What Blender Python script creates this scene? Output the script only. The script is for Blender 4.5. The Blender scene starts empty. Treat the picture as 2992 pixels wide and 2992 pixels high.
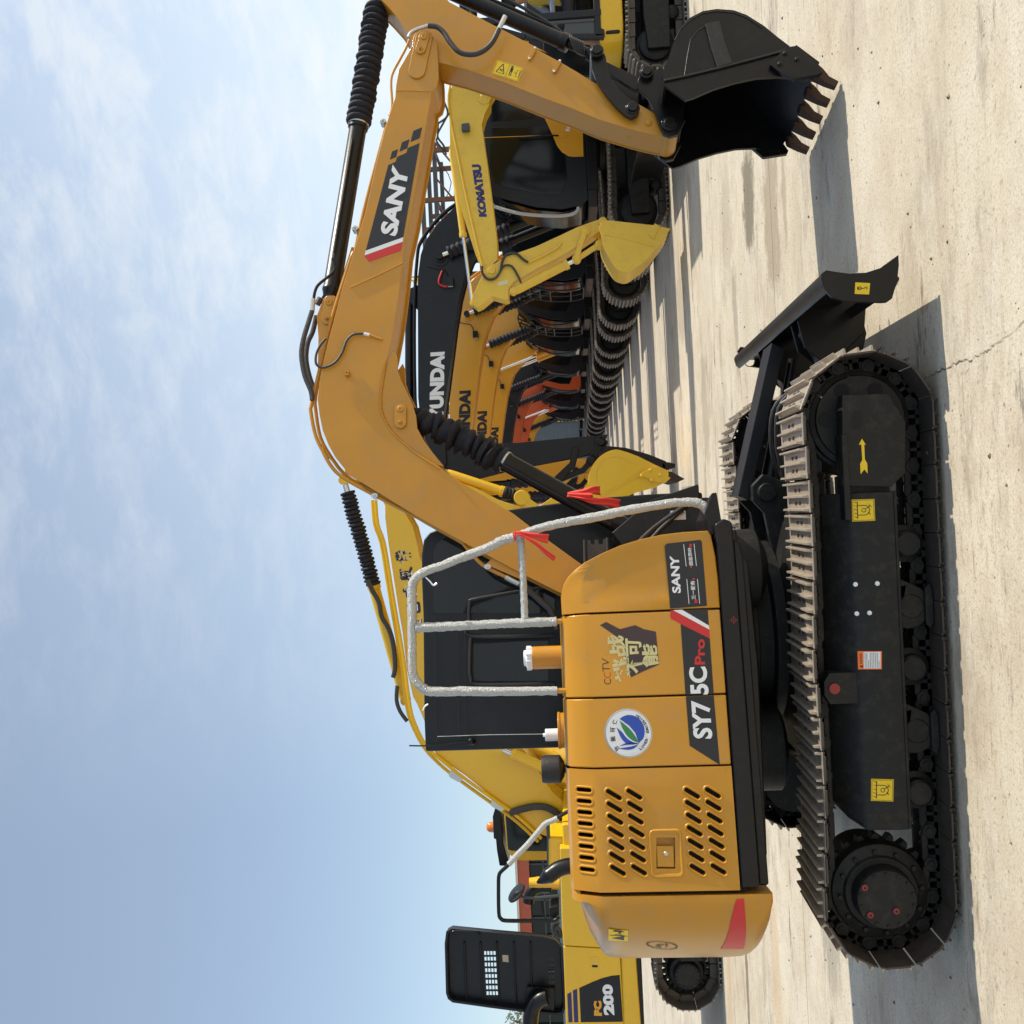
import bpy, math, random
from mathutils import Vector, Matrix
from mathutils.geometry import delaunay_2d_cdt
random.seed(7)
SC = bpy.context.scene
COL = SC.collection
# ------------------------------------------------------------------ camera, sky, sun, exposure
NPX = 2992.0; HC = 1.62; FPX = .886*NPX
ROLL = math.radians(2.65); PITCH = math.atan((1679-1496)*math.cos(ROLL)/FPX)
cF = Vector((0, math.cos(PITCH), math.sin(PITCH)))
_R0 = Vector((1, 0, 0)); _U0 = Vector((0, -math.sin(PITCH), math.cos(PITCH)))
cU = math.cos(ROLL)*_U0 + math.sin(ROLL)*_R0
cR = math.cos(ROLL)*_R0 - math.sin(ROLL)*_U0
cam_d = bpy.data.cameras.new('camera'); cam = bpy.data.objects.new('camera', cam_d); COL.objects.link(cam)
M = Matrix((-cU, cR, -cF)).transposed().to_4x4(); M.translation = (0, 0, HC); cam.matrix_world = M
cam_d.sensor_width = 36; cam_d.lens = 36*.886; cam_d.clip_end = 2000; cam_d.clip_start = .05
SC.camera = cam
SUN_EL, SUN_AZ = math.radians(40), math.radians(6.5)      # azimuth from +X towards +Y
sd = Vector((math.cos(SUN_EL)*math.cos(SUN_AZ), math.cos(SUN_EL)*math.sin(SUN_AZ), math.sin(SUN_EL)))
L = bpy.data.lights.new('sun', 'SUN'); L.energy = 5.0; L.angle = math.radians(.55); L.color = (1, .92, .79)
lo = bpy.data.objects.new('sun', L); COL.objects.link(lo); lo.rotation_euler = sd.to_track_quat('Z', 'Y').to_euler(); lo.location = (30, 5, 30)
w = bpy.data.worlds.new('World'); SC.world = w; w.use_nodes = True
nt = w.node_tree; nt.nodes.clear()
def N(nt, t, **k):
    n = nt.nodes.new(t)
    for a, v in k.items():
        if a[0] == '_': n.inputs[int(a[1:])].default_value = v
        else: setattr(n, a, v)
    return n
sky = N(nt, 'ShaderNodeTexSky', sky_type='NISHITA', sun_disc=False, sun_elevation=SUN_EL, sun_rotation=math.pi/2-SUN_AZ,
        air_density=1.0, dust_density=.7, ozone_density=1.3, altitude=0)
bg = N(nt, 'ShaderNodeBackground'); bg.inputs[1].default_value = .15
tc = N(nt, 'ShaderNodeTexCoord'); mp = N(nt, 'ShaderNodeMapping'); mp.inputs['Scale'].default_value = (2.6, 2.6, 7.0)
mp.inputs['Rotation'].default_value = (.12, .30, .4)
ns = N(nt, 'ShaderNodeTexNoise'); ns.inputs['Scale'].default_value = 3.6; ns.inputs['Detail'].default_value = 12; ns.inputs['Roughness'].default_value = .66
ns.inputs['Distortion'].default_value = .25
ns2 = N(nt, 'ShaderNodeTexNoise'); ns2.inputs['Scale'].default_value = 1.3; ns2.inputs['Detail'].default_value = 3
sx = N(nt, 'ShaderNodeSeparateXYZ')
nt.links.new(tc.outputs['Generated'], mp.inputs[0]); nt.links.new(mp.outputs[0], ns.inputs[0]); nt.links.new(tc.outputs['Generated'], ns2.inputs[0])
nt.links.new(tc.outputs['Generated'], sx.inputs[0])
def mth(nt, op, a, b=None, c=None, clamp=False):
    n = nt.nodes.new('ShaderNodeMath'); n.operation = op; n.use_clamp = clamp
    for i, v in enumerate((a, b, c)):
        if v is None: continue
        if hasattr(v, 'links'): nt.links.new(v, n.inputs[i])
        else: n.inputs[i].default_value = v
    return n.outputs[0]
cl = N(nt, 'ShaderNodeMapRange'); cl.inputs[1].default_value = .44; cl.inputs[2].default_value = .66
nt.links.new(ns.outputs[0], cl.inputs[0])
hx = mth(nt, 'MULTIPLY_ADD', sx.outputs[0], 1.1, .30, True)           # more cloud towards the sun side
hz = mth(nt, 'MULTIPLY_ADD', sx.outputs[2], -1.5, 1.02, True)          # white haze near the horizon
big = mth(nt, 'MULTIPLY_ADD', ns2.outputs[0], 1.5, -.2, True)
f1 = mth(nt, 'MULTIPLY', mth(nt, 'MULTIPLY', cl.outputs[0], hx), big)
f2 = mth(nt, 'MULTIPLY', hz, mth(nt, 'MULTIPLY_ADD', sx.outputs[0], 1.5, .45, True))
ff = mth(nt, 'ADD', mth(nt, 'ADD', mth(nt, 'MULTIPLY', f1, .12), .22), mth(nt, 'MULTIPLY', f2, .8), clamp=True)
bg2 = N(nt, 'ShaderNodeBackground'); bg2.inputs[0].default_value = (.82, .92, .99, 1); bg2.inputs[1].default_value = 1.0
mx = N(nt, 'ShaderNodeMixShader'); out = N(nt, 'ShaderNodeOutputWorld')
nt.links.new(ff, mx.inputs[0]); nt.links.new(sky.outputs[0], bg.inputs[0]); nt.links.new(bg.outputs[0], mx.inputs[1])
nt.links.new(bg2.outputs[0], mx.inputs[2])
bg3 = N(nt, 'ShaderNodeBackground'); bg3.inputs[0].default_value = (1, .985, .95, 1); bg3.inputs[1].default_value = .98
mx2 = N(nt, 'ShaderNodeMixShader'); nt.links.new(mth(nt, 'MULTIPLY', f1, .58), mx2.inputs[0]); nt.links.new(mx.outputs[0], mx2.inputs[1]); nt.links.new(bg3.outputs[0], mx2.inputs[2]); nt.links.new(mx2.outputs[0], out.inputs[0])
SC.view_settings.view_transform = 'Standard'; SC.view_settings.look = 'None'; SC.view_settings.exposure = 0.08; SC.view_settings.gamma = 1
SC.render.engine = 'CYCLES'; SC.render.resolution_x = SC.render.resolution_y = 1024
SC.cycles.max_bounces = 6

# ------------------------------------------------------------------ measuring: photo pixel -> point on a real plane
def ray(x, y): return cF + cR*((NPX/2-y)/FPX) + cU*((NPX/2-x)/FPX)
class Fr:                                      # a frame standing on the ground: u forward, b to the left, z up
    def __init__(s, ox, oy, yaw):
        s.o = Vector((ox, oy, 0)); c, n = math.cos(yaw), math.sin(yaw)
        s.a = Vector((c, n, 0)); s.n = Vector((-n, c, 0)); s.yaw = yaw
    def pt(s, u, b, z): return s.o + s.a*u + s.n*b + Vector((0, 0, z))
    def px(s, x, y, b):
        d = ray(x, y); C = Vector((0, 0, HC)); t = (b-(C-s.o).dot(s.n))/d.dot(s.n); P = C+d*t
        return ((P-s.o).dot(s.a), P.z)
TL = dict(A=(800, 0, .41408), B=(1400, 0, .41408), C=(1900, 0, .41408), D=(800, 600, .41408), E=(1400, 600, .41408), F=(2100, 700, .41408),
          G=(900, 1300, .41408), H=(1500, 1300, .41408), I=(2100, 1400, .41408), J=(1200, 1900, .41408), K=(1600, 2000, .41408),
          L=(2100, 2100, .41408), M=(1250, 2400, .31056), N=(1700, 2500, .31056), b=(1400, 0, .2588), r=(1450, 1350, .23292),
          t=(2050, 1300, .25884), q=(1400, 2100, .31056), p=(1000, 1350, .44), s=(950, 550, .20704))
def PX(F, b, tile, *pts):
    ox, oy, k = TL[tile]
    return [F.px(ox+x*k, oy+y*k, b) for x, y in pts]
def P3(F, b, tile, *pts): return [F.pt(u, b, z) for u, z in PX(F, b, tile, *pts)]

# ------------------------------------------------------------------ materials
def lin(r, g, b):
    f = lambda c: (c/255/12.92) if c/255 <= .04045 else ((c/255+.055)/1.055)**2.4
    return (f(r), f(g), f(b), 1)
def mat(name, col, rough=.5, metal=0., coat=0., var=.08, scale=6, bump=0., bscale=60, dirt=None, dirt_amt=.0, spec=.5, ripple=0.):
    m = bpy.data.materials.new(name); m.use_nodes = True; t = m.node_tree; p = t.nodes['Principled BSDF']
    p.inputs['Roughness'].default_value = rough; p.inputs['Metallic'].default_value = metal
    p.inputs['Coat Weight'].default_value = coat; p.inputs['Coat Roughness'].default_value = .12; p.inputs['Specular IOR Level'].default_value = spec
    co = N(t, 'ShaderNodeTexCoord'); n1 = N(t, 'ShaderNodeTexNoise'); n1.inputs['Scale'].default_value = scale; n1.inputs['Detail'].default_value = 6
    t.links.new(co.outputs['Object'], n1.inputs[0])
    hs = N(t, 'ShaderNodeHueSaturation'); hs.inputs['Color'].default_value = tuple(col[:3])+(1,)
    t.links.new(mth(t, 'MULTIPLY_ADD', n1.outputs[0], 2*var, 1-var), hs.inputs['Value'])
    c = hs.outputs[0]
    if dirt:
        n2 = N(t, 'ShaderNodeTexNoise'); n2.inputs['Scale'].default_value = scale*2.3; n2.inputs['Detail'].default_value = 9; n2.inputs['Roughness'].default_value = .7
        t.links.new(co.outputs['Object'], n2.inputs[0])
        mr = N(t, 'ShaderNodeMapRange'); mr.inputs[1].default_value = .5; mr.inputs[2].default_value = .75; mr.inputs[4].default_value = dirt_amt
        t.links.new(n2.outputs[0], mr.inputs[0])
        mi = N(t, 'ShaderNodeMixRGB'); mi.inputs[2].default_value = tuple(dirt[:3])+(1,); t.links.new(mr.outputs[0], mi.inputs[0]); t.links.new(c, mi.inputs[1]); c = mi.outputs[0]
    t.links.new(c, p.inputs['Base Color'])
    t.links.new(mth(t, 'MULTIPLY_ADD', n1.outputs[0], .16, rough-.08, True), p.inputs['Roughness'])
    if bump:
        n3 = N(t, 'ShaderNodeTexNoise'); n3.inputs['Scale'].default_value = bscale; n3.inputs['Detail'].default_value = 4
        t.links.new(co.outputs['Object'], n3.inputs[0]); b = N(t, 'ShaderNodeBump'); b.inputs['Strength'].default_value = bump; b.inputs['Distance'].default_value = .01
        t.links.new(n3.outputs[0], b.inputs['Height']); t.links.new(b.outputs[0], p.inputs['Normal'])
        if ripple:
            n4 = N(t, 'ShaderNodeTexNoise'); n4.inputs['Scale'].default_value = 2.2; n4.inputs['Detail'].default_value = 1; t.links.new(co.outputs['Object'], n4.inputs[0])
            b4 = N(t, 'ShaderNodeBump'); b4.inputs['Strength'].default_value = ripple; b4.inputs['Distance'].default_value = .06
            t.links.new(n4.outputs[0], b4.inputs['Height']); t.links.new(b.outputs[0], b4.inputs['Normal']); t.links.new(b4.outputs[0], p.inputs['Normal']); t.links.new(b4.outputs[0], p.inputs['Coat Normal'])
    return m
AMB = mat('amber paint', (.52, .235, .008), .40, coat=.22, var=.10, scale=3.2, bump=.05, bscale=140, dirt=(.30, .21, .10), dirt_amt=.38, ripple=.16)
CHB = mat('black machine paint', (.0045, .0045, .005), .36, coat=.08, var=.25, scale=5, bump=.05, bscale=90, dirt=(.045, .038, .03), dirt_amt=.2, spec=.32)
UND = mat('undercarriage black', (.008, .008, .0075), .55, var=.3, scale=7, bump=.15, bscale=70, dirt=(.07, .058, .04), dirt_amt=.4, spec=.35)
STL = mat('track steel', (.17, .15, .125), .5, metal=.35, var=.35, scale=14, bump=.3, bscale=90, dirt=(.26, .12, .05), dirt_amt=.6)
STW = mat('worn shoe steel', (.44, .38, .30), .42, metal=.45, var=.25, scale=18, bump=.25, bscale=110, dirt=(.30, .14, .06), dirt_amt=.45)
RUB = mat('black rubber', (.018, .018, .02), .55, var=.2, bump=.2, bscale=50)
FAB = mat('bellows fabric', (.012, .012, .018), .8, var=.25, bump=.6, bscale=45)
HOS = mat('hydraulic hose', (.035, .035, .035), .5, var=.2, bump=.3, bscale=200)
CHR = mat('chrome', (.75, .75, .76), .13, metal=1, var=.03)
ZIN = mat('zinc fitting', (.55, .54, .5), .32, metal=.9, var=.1)
WHT = mat('white decal', (.78, .79, .80), .45, var=.03)
WPL = mat('white plastic', (.78, .80, .84), .35, var=.04)
RED = mat('red decal', (.58, .022, .022), .4, var=.04)
BLK = mat('black decal', (.013, .014, .018), .35, var=.1)
YLB = mat('yellow label', (.80, .55, .015), .4, var=.03)
ORG = mat('orange label', (.80, .16, .02), .4, var=.03)
BLU = mat('blue decal', (.02, .07, .42), .35, var=.1)
GRN = mat('green decal', (.03, .22, .07), .35, var=.2)
PUR = mat('dark blue decal', (.02, .018, .12), .4)
GLD = mat('gilt decal', (.62, .55, .26), .4, var=.25, scale=25)
DRK = mat('dark interior', (.006, .006, .007), .8, var=.1)
WRP = mat('bubble wrap', (.48, .49, .47), .25, var=.55, scale=150, bump=1.0, bscale=170, spec=.8, coat=.4)
RAG = mat('red cloth', (.72, .06, .045), .8, var=.15, scale=20, bump=.3, bscale=120)
KYL = mat('yellow paint', (.76, .45, .008), .36, coat=.4, var=.06, scale=2.5, bump=.03, bscale=120, dirt=(.45, .28, .08), dirt_amt=.15)
KY2 = mat('pale yellow paint', (.78, .50, .045), .5, coat=.15, var=.08, scale=4, bump=.05, bscale=120, dirt=(.35, .24, .08), dirt_amt=.3)
HYL = mat('orange yellow paint', (.74, .33, .012), .36, coat=.35, var=.05, scale=2, dirt=(.4, .25, .1), dirt_amt=.15)
HBK = mat('blue black paint', (.0055, .007, .0105), .42, coat=.06, var=.15, scale=3, dirt=(.06, .06, .055), dirt_amt=.10, spec=.35)
ORP = mat('orange paint', (.58, .085, .012), .4, coat=.3, var=.08, scale=2, dirt=(.4, .2, .1), dirt_amt=.15)
GRY = mat('grey paint', (.05, .058, .064), .45, var=.12)
CWG = mat('weathered bronze grey', (.10, .10, .10), .5, metal=.3, var=.2)
def glass(name, col, rough=.04, alpha=.35):
    m = bpy.data.materials.new(name); m.use_nodes = True; t = m.node_tree; p = t.nodes['Principled BSDF']
    p.inputs['Base Color'].default_value = tuple(col)+(1,); p.inputs['Roughness'].default_value = rough; p.inputs['Alpha'].default_value = alpha
    p.inputs['Specular IOR Level'].default_value = .6
    return m
GLS = glass('tinted glass', (.01, .013, .014), .03, .55)
LNS = glass('amber lens', (.85, .22, .01), .15, .85)

def cut_plate(pts, holes):
    vs = [tuple(p) for p in pts]; es = [(i, (i+1) % len(vs)) for i in range(len(vs))]
    for h in holes: o = len(vs); vs += [tuple(p) for p in h]; es += [(o+i, o+(i+1) % len(h)) for i in range(len(h))]
    V2, E2, F2, *_r = delaunay_2d_cdt([Vector(v) for v in vs], es, [], 1, 1e-6)
    fs = []
    for f in F2:
        c = sum((V2[i] for i in f), Vector((0, 0)))/len(f)
        if inside(c, vs[:len(pts)]) and not any(inside(c, h) for h in holes): fs.append(tuple(f))
    return [tuple(v) for v in V2], fs
def inside(p, poly):
    c = False; n = len(poly)
    for i in range(n):
        (x1, y1), (x2, y2) = poly[i], poly[i-1]
        if (y1 > p[1]) != (y2 > p[1]) and p[0] < (x2-x1)*(p[1]-y1)/(y2-y1)+x1: c = not c
    return c
# ------------------------------------------------------------------ mesh builder
class MB:
    def __init__(s): s.v = []; s.f = []; s.m = []; s.k = 0
    def add(s, vs, fs):
        o = len(s.v); s.v += [Vector(x) for x in vs]; s.f += [tuple(i+o for i in f) for f in fs]; s.m += [s.k]*len(fs); return s
    def poly(s, pts): return s.add(pts, [tuple(range(len(pts)))])
    def prism(s, F, pts, b0, b1):
        n = len(pts); vs = [F.pt(u, b0, z) for u, z in pts]+[F.pt(u, b1, z) for u, z in pts]
        fs = [tuple(range(n)), tuple(range(2*n-1, n-1, -1))]+[((i+1) % n, i, i+n, (i+1) % n+n) for i in range(n)]
        return s.add(vs, fs)
    def box(s, F, u0, u1, b0, b1, z0, z1): return s.prism(F, [(u0, z0), (u1, z0), (u1, z1), (u0, z1)], b0, b1)
    def loft(s, rings, cap=True, closed=True):
        n = len(rings[0]); vs = [p for r in rings for p in r]; fs = []
        for i in range(len(rings)-1):
            for j in range(n if closed else n-1):
                a, b = i*n+j, i*n+(j+1) % n; fs.append((a, b, b+n, a+n))
        if cap: fs += [tuple(range(n-1, -1, -1)), tuple((len(rings)-1)*n+j for j in range(n))]
        return s.add(vs, fs)
    def lathe(s, p0, p1, prof, n=20, cap=True):          # prof: (metres along from p0, radius)
        p0, p1 = Vector(p0), Vector(p1); d = (p1-p0).normalized(); e = d.orthogonal().normalized(); g = d.cross(e)
        return s.loft([[p0+d*t+(e*math.cos(2*math.pi*j/n)+g*math.sin(2*math.pi*j/n))*r for j in range(n)] for t, r in prof], cap)
    def cyl(s, p0, p1, r, r1=None, n=20):
        l = (Vector(p1)-Vector(p0)).length; return s.lathe(p0, p1, [(0, r), (l, r if r1 is None else r1)], n)
    def tube(s, pts, r, n=10, sm=4, rf=None, jit=0):
        P = [Vector(p) for p in pts]
        if sm > 1 and len(P) > 2:
            Q = []
            for i in range(len(P)-1):
                a, b, c, d = P[max(i-1, 0)], P[i], P[i+1], P[min(i+2, len(P)-1)]
                for k in range(sm):
                    t = k/sm; Q.append(.5*((2*b)+(c-a)*t+(2*a-5*b+4*c-d)*t*t+(3*b-a-3*c+d)*t**3))
            Q.append(P[-1]); P = Q
        rings = []; e = None
        for i, p in enumerate(P):
            d = (P[min(i+1, len(P)-1)]-P[max(i-1, 0)]).normalized()
            e = (d.orthogonal() if e is None else e-d*e.dot(d)).normalized(); g = d.cross(e)
            rr = rf(i, len(P)) if rf else r
            rings.append([p+(e*math.cos(2*math.pi*j/n)+g*math.sin(2*math.pi*j/n))*(rr+(random.uniform(-jit, jit) if jit else 0)) for j in range(n)])
        return s.loft(rings)
    def bellows(s, p0, p1, r, n, amp=.22, jit=.0, seg=20, tap=0):
        p0, p1 = Vector(p0), Vector(p1); d = (p1-p0); l = d.length; d = d.normalized(); e = d.orthogonal().normalized(); g = d.cross(e); rings = []
        for i in range(n):
            tw = e*random.uniform(-jit, jit)+g*random.uniform(-jit, jit); tilt = random.uniform(-jit, jit)*1.5
            for t, rr in ((0, 1-amp), (.25, .97), (.5, 1.03), (.75, .97)):
                q = (1+random.uniform(-jit, jit)*.8)*(1-tap*max(0, 1-(i+t)/(n*.35)))
                rings.append([p0+d*(l*(i+t)/n+math.cos(2*math.pi*j/seg)*tilt*r)+tw*r+(e*math.cos(2*math.pi*j/seg)+g*math.sin(2*math.pi*j/seg))*r*rr*q*(1+random.uniform(-jit, jit)*.25) for j in range(seg)])
        return s.loft(rings)
    def holed(s, F, pts, holes, b0, b1):
        V, fs = cut_plate(pts, holes)
        for b in (b0, b1): s.add([F.pt(u, b, z) for u, z in V], fs)
        for h in [pts]+list(holes):
            n = len(h); s.add([F.pt(u, b0, z) for u, z in h]+[F.pt(u, b1, z) for u, z in h], [(i, (i+1) % n, (i+1) % n+n, i+n) for i in range(n)])
        return s
    def build(s, name, mats, parent=None, org=None, bevel=0, ang=35, flat=False, seg=2):
        if org is None: org = parent['_org'] if (parent is not None and '_org' in parent) else (0, 0, 0)
        org = Vector(org); me = bpy.data.meshes.new(name)
        me.from_pydata([tuple(v-org) for v in s.v], [], s.f)
        for m in (mats if isinstance(mats, (list, tuple)) else [mats]): me.materials.append(m)
        if any(s.m): me.polygons.foreach_set('material_index', s.m)
        if not flat:
            me.polygons.foreach_set('use_smooth', [True]*len(me.polygons)); me.set_sharp_from_angle(angle=math.radians(ang))
        import bmesh as _b
        bm = _b.new(); bm.from_mesh(me); _b.ops.recalc_face_normals(bm, faces=bm.faces)
        if bevel and len(bm.verts) < 60000:
            _b.ops.remove_doubles(bm, verts=bm.verts, dist=1e-5)
        bm.to_mesh(me); bm.free(); me.update()
        o = bpy.data.objects.new(name, me); COL.objects.link(o)
        if parent is not None:
            o.parent = parent; o['_org'] = tuple(org)
        else: o.location = org
        if bevel:
            bv = o.modifiers.new('bevel', 'BEVEL'); bv.width = bevel; bv.segments = seg; bv.limit_method = 'ANGLE'; bv.angle_limit = math.radians(32); bv.harden_normals = True
        return o
def thing(name, label, cat, loc, group=None, rz=0):
    o = bpy.data.objects.new(name, None); COL.objects.link(o); o.location = loc; o.rotation_euler = (0, 0, rz)
    o['label'] = label; o['category'] = cat; o['_org'] = tuple(loc); o.empty_display_size = .1
    if group: o['group'] = group
    return o
def tag(o, label, cat, group=None):
    o['label'] = label; o['category'] = cat
    if group: o['group'] = group
    return o
_tx = {}
def glyphs(txt, off=.02):
    if (txt, off) in _tx: return _tx[(txt, off)]
    c = bpy.data.curves.new('t', 'FONT'); c.body = txt; c.resolution_u = 4; c.offset = off; c.fill_mode = 'BOTH'
    o = bpy.data.objects.new('t', c); COL.objects.link(o); dg = bpy.context.evaluated_depsgraph_get(); dg.update()
    me = bpy.data.meshes.new_from_object(o.evaluated_get(dg))
    V = [(v.co.x, v.co.y) for v in me.vertices]; Fc = [tuple(p.vertices) for p in me.polygons]
    bpy.data.objects.remove(o); bpy.data.curves.remove(c); bpy.data.meshes.remove(me)
    x0 = min(v[0] for v in V); x1 = max(v[0] for v in V); y0 = min(v[1] for v in V); y1 = max(v[1] for v in V)
    r = ([((x-x0)/(x1-x0), (y-y0)/(y1-y0)) for x, y in V], Fc); _tx[(txt, off)] = r; return r
def text_on(mb, F, b, txt, quad, off=.02):    # quad: BL, BR, TR, TL as (u, z)
    V, Fc = glyphs(txt, off); q = [Vector(p) for p in quad]; vs = []
    for x, y in V:
        p = q[0]*(1-x)*(1-y)+q[1]*x*(1-y)+q[2]*x*y+q[3]*(1-x)*y; vs.append(F.pt(p.x, b, p.y))
    return mb.add(vs, Fc)
def circ(cu, cz, r, n=24, rz=None): return [(cu+r*math.cos(2*math.pi*i/n), cz+(rz or r)*math.sin(2*math.pi*i/n)) for i in range(n)]
def strip(pts, w):                              # constant width band along (u,z) points
    L_, R_ = [], []
    for i, p in enumerate(pts):
        a = Vector(pts[max(i-1, 0)]); c = Vector(pts[min(i+1, len(pts)-1)]); d = (c-a).normalized(); n = Vector((-d.y, d.x))*w/2
        L_.append(tuple(Vector(p)+n)); R_.append(tuple(Vector(p)-n))
    return L_+R_[::-1]
# ------------------------------------------------------------------ the yard
def gp(x, y):
    d = ray(x, y); k = -HC/d.z; return (d.x*k, d.y*k)
BLOTS = []
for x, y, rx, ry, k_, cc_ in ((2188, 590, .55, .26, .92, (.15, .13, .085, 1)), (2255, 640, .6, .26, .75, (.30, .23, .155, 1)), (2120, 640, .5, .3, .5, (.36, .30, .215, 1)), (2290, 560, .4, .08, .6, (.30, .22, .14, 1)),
        (2060, 1180, .6, .3, .55, (.30, .25, .18, 1)), (1990, 900, .5, .5, .5, (.33, .27, .20, 1)), (2430, 2790, .30, .22, .6, (.27, .25, .21, 1)), (2185, 2900, .9, .09, .8, (.12, .09, .07, 1)), (2130, 2850, .9, .16, .55, (.60, .40, .22, 1)),  # includes one long narrow dark band coloured into the slab
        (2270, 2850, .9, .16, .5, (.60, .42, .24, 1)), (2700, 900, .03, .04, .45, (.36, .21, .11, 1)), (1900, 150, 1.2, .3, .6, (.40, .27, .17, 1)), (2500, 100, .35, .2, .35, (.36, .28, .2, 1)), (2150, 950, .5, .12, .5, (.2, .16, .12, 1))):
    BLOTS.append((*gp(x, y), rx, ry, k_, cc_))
def concrete():
    m = bpy.data.materials.new('yard concrete'); m.use_nodes = True; t = m.node_tree; p = t.nodes['Principled BSDF']; p.inputs['Roughness'].default_value = .75
    co = N(t, 'ShaderNodeTexCoord')
    def mapped(sx_, sy_, rot=0, loc=(0, 0, 0)):
        k = N(t, 'ShaderNodeMapping'); k.inputs['Scale'].default_value = (sx_, sy_, 1); k.inputs['Rotation'].default_value = (0, 0, rot); k.inputs['Location'].default_value = loc
        t.links.new(co.outputs['Object'], k.inputs[0]); return k.outputs[0]
    def noise(v, sc, det=6, ro=.6, dist=0):
        k = N(t, 'ShaderNodeTexNoise'); k.inputs['Scale'].default_value = sc; k.inputs['Detail'].default_value = det; k.inputs['Roughness'].default_value = ro; k.inputs['Distortion'].default_value = dist
        t.links.new(v, k.inputs[0]); return k.outputs[0]
    def rng(v, a, b, c=0., d=1.):
        k = N(t, 'ShaderNodeMapRange'); 
        for i, x in enumerate((a, b, c, d)): k.inputs[i+1].default_value = x
        t.links.new(v, k.inputs[0]); return k.outputs[0]
    def mix(f, a, b, mode='MIX'):
        k = N(t, 'ShaderNodeMixRGB', blend_type=mode)
        for i, x in enumerate((f, a, b)):
            if hasattr(x, 'links'): t.links.new(x, k.inputs[i])
            else: k.inputs[i].default_value = x
        return k.outputs[0]
    pl = mapped(1, 1)
    c = mix(rng(noise(pl, .45, 5), .35, .65), (.54, .475, .35, 1), (.68, .62, .485, 1))
    c = mix(rng(noise(pl, 2.3, 8, .7), .45, .62, 0, .6), c, (.50, .41, .295, 1))
    gm = rng(noise(mapped(.5, 1.1, .1, (5, 5, 0)), .8, 5, .65), .47, .58)
    gm2 = rng(noise(mapped(.6, 1.0, .1, (15, 2, 0)), 1.0, 5, .65), .49, .58)
    c = mix(mth(t, 'MULTIPLY', gm, rng(noise(mapped(.9, 3.2, .12), 1.6, 9, .75, .3), .48, .62, 0, .75)), c, (.34, .28, .205, 1))          # scuffs drawn out along the yard
    c = mix(rng(noise(mapped(.9, 2.4, -.08, (3, 7, 0)), 1.0, 9, .75), .48, .62, 0, .45), c, (.70, .65, .55, 1))
    c = mix(mth(t, 'MULTIPLY', gm2, rng(noise(mapped(2.0, 9, .30, (8, 1, 0)), 2.4, 8, .8), .54, .63, 0, .75)), c, (.30, .20, .115, 1))
    c = mix(rng(noise(mapped(.35, 1.3, .05, (1, 2, 0)), 1.3, 10, .78), .56, .66, 0, .8), c, (.17, .14, .105, 1))
    c = mix(rng(noise(mapped(.5, 2.2, .0, (11, 4, 0)), 1.0, 8, .75), .61, .66, 0, .85), c, (.075, .06, .045, 1))  # oil patches
    sg_ = N(t, 'ShaderNodeSeparateXYZ'); t.links.new(co.outputs['Object'], sg_.inputs[0])
    wn = noise(pl, 1.6, 8, .75); wn2 = noise(mapped(1, 3, 0), 5.0, 7, .75)
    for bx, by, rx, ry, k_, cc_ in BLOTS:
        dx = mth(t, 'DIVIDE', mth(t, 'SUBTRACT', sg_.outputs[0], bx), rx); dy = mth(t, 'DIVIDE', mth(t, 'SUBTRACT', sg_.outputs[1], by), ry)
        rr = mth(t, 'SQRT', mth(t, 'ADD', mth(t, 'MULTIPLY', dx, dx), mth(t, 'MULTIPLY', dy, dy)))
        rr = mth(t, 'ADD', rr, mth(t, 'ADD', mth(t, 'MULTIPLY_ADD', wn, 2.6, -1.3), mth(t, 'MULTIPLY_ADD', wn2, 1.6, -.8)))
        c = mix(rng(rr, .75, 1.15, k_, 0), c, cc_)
    sp = noise(pl, 26, 3, .6)
    c = mix(rng(sp, .64, .72, 0, .55), c, (.24, .17, .10, 1))
    vo = N(t, 'ShaderNodeTexVoronoi'); vo.inputs['Scale'].default_value = 13; vo.inputs['Randomness'].default_value = 1; t.links.new(pl, vo.inputs[0])
    gate = rng(noise(pl, 1.7, 3), .44, .52)
    c = mix(mth(t, 'MULTIPLY', rng(vo.outputs['Distance'], .05, .11, .8, 0), gate), c, (.10, .075, .05, 1))
    c = mix(rng(noise(pl, 85, 4, .75), .46, .62, 0, .45), c, (.33, .27, .20, 1))
    c = mix(rng(noise(mapped(1, 1, 0, (4, 9, 0)), 34, 5, .75), .56, .64, 0, .55), c, (.26, .20, .13, 1))
    s = N(t, 'ShaderNodeSeparateXYZ'); t.links.new(co.outputs['Object'], s.inputs[0])
    wob = mth(t, 'MULTIPLY_ADD', noise(pl, 3.0, 3), .03, -.015)
    yy = mth(t, 'ADD', s.outputs[1], wob)
    fr = mth(t, 'ABSOLUTE', mth(t, 'SUBTRACT', mth(t, 'FRACT', mth(t, 'DIVIDE', mth(t, 'SUBTRACT', yy, 4.65), 5.0)), .5))
    j = rng(fr, .0007, .0020, .75, 0)
    c = mix(j, c, (.10, .075, .05, 1))
    t.links.new(c, p.inputs['Base Color'])
    b = N(t, 'ShaderNodeBump'); b.inputs['Strength'].default_value = .35; b.inputs['Distance'].default_value = .01
    t.links.new(mix(.5, noise(pl, 60, 5, .7), noise(mapped(1, 3, .1), 16, 6, .7)), b.inputs['Height']); t.links.new(b.outputs[0], p.inputs['Normal'])
    return m
W0 = Fr(0, 0, 0)
g = MB().poly([(-300, -60, 0), (300, -60, 0), (300, 500, 0), (-300, 500, 0)]).build('ground', concrete(), flat=True); g['kind'] = 'structure'
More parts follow.
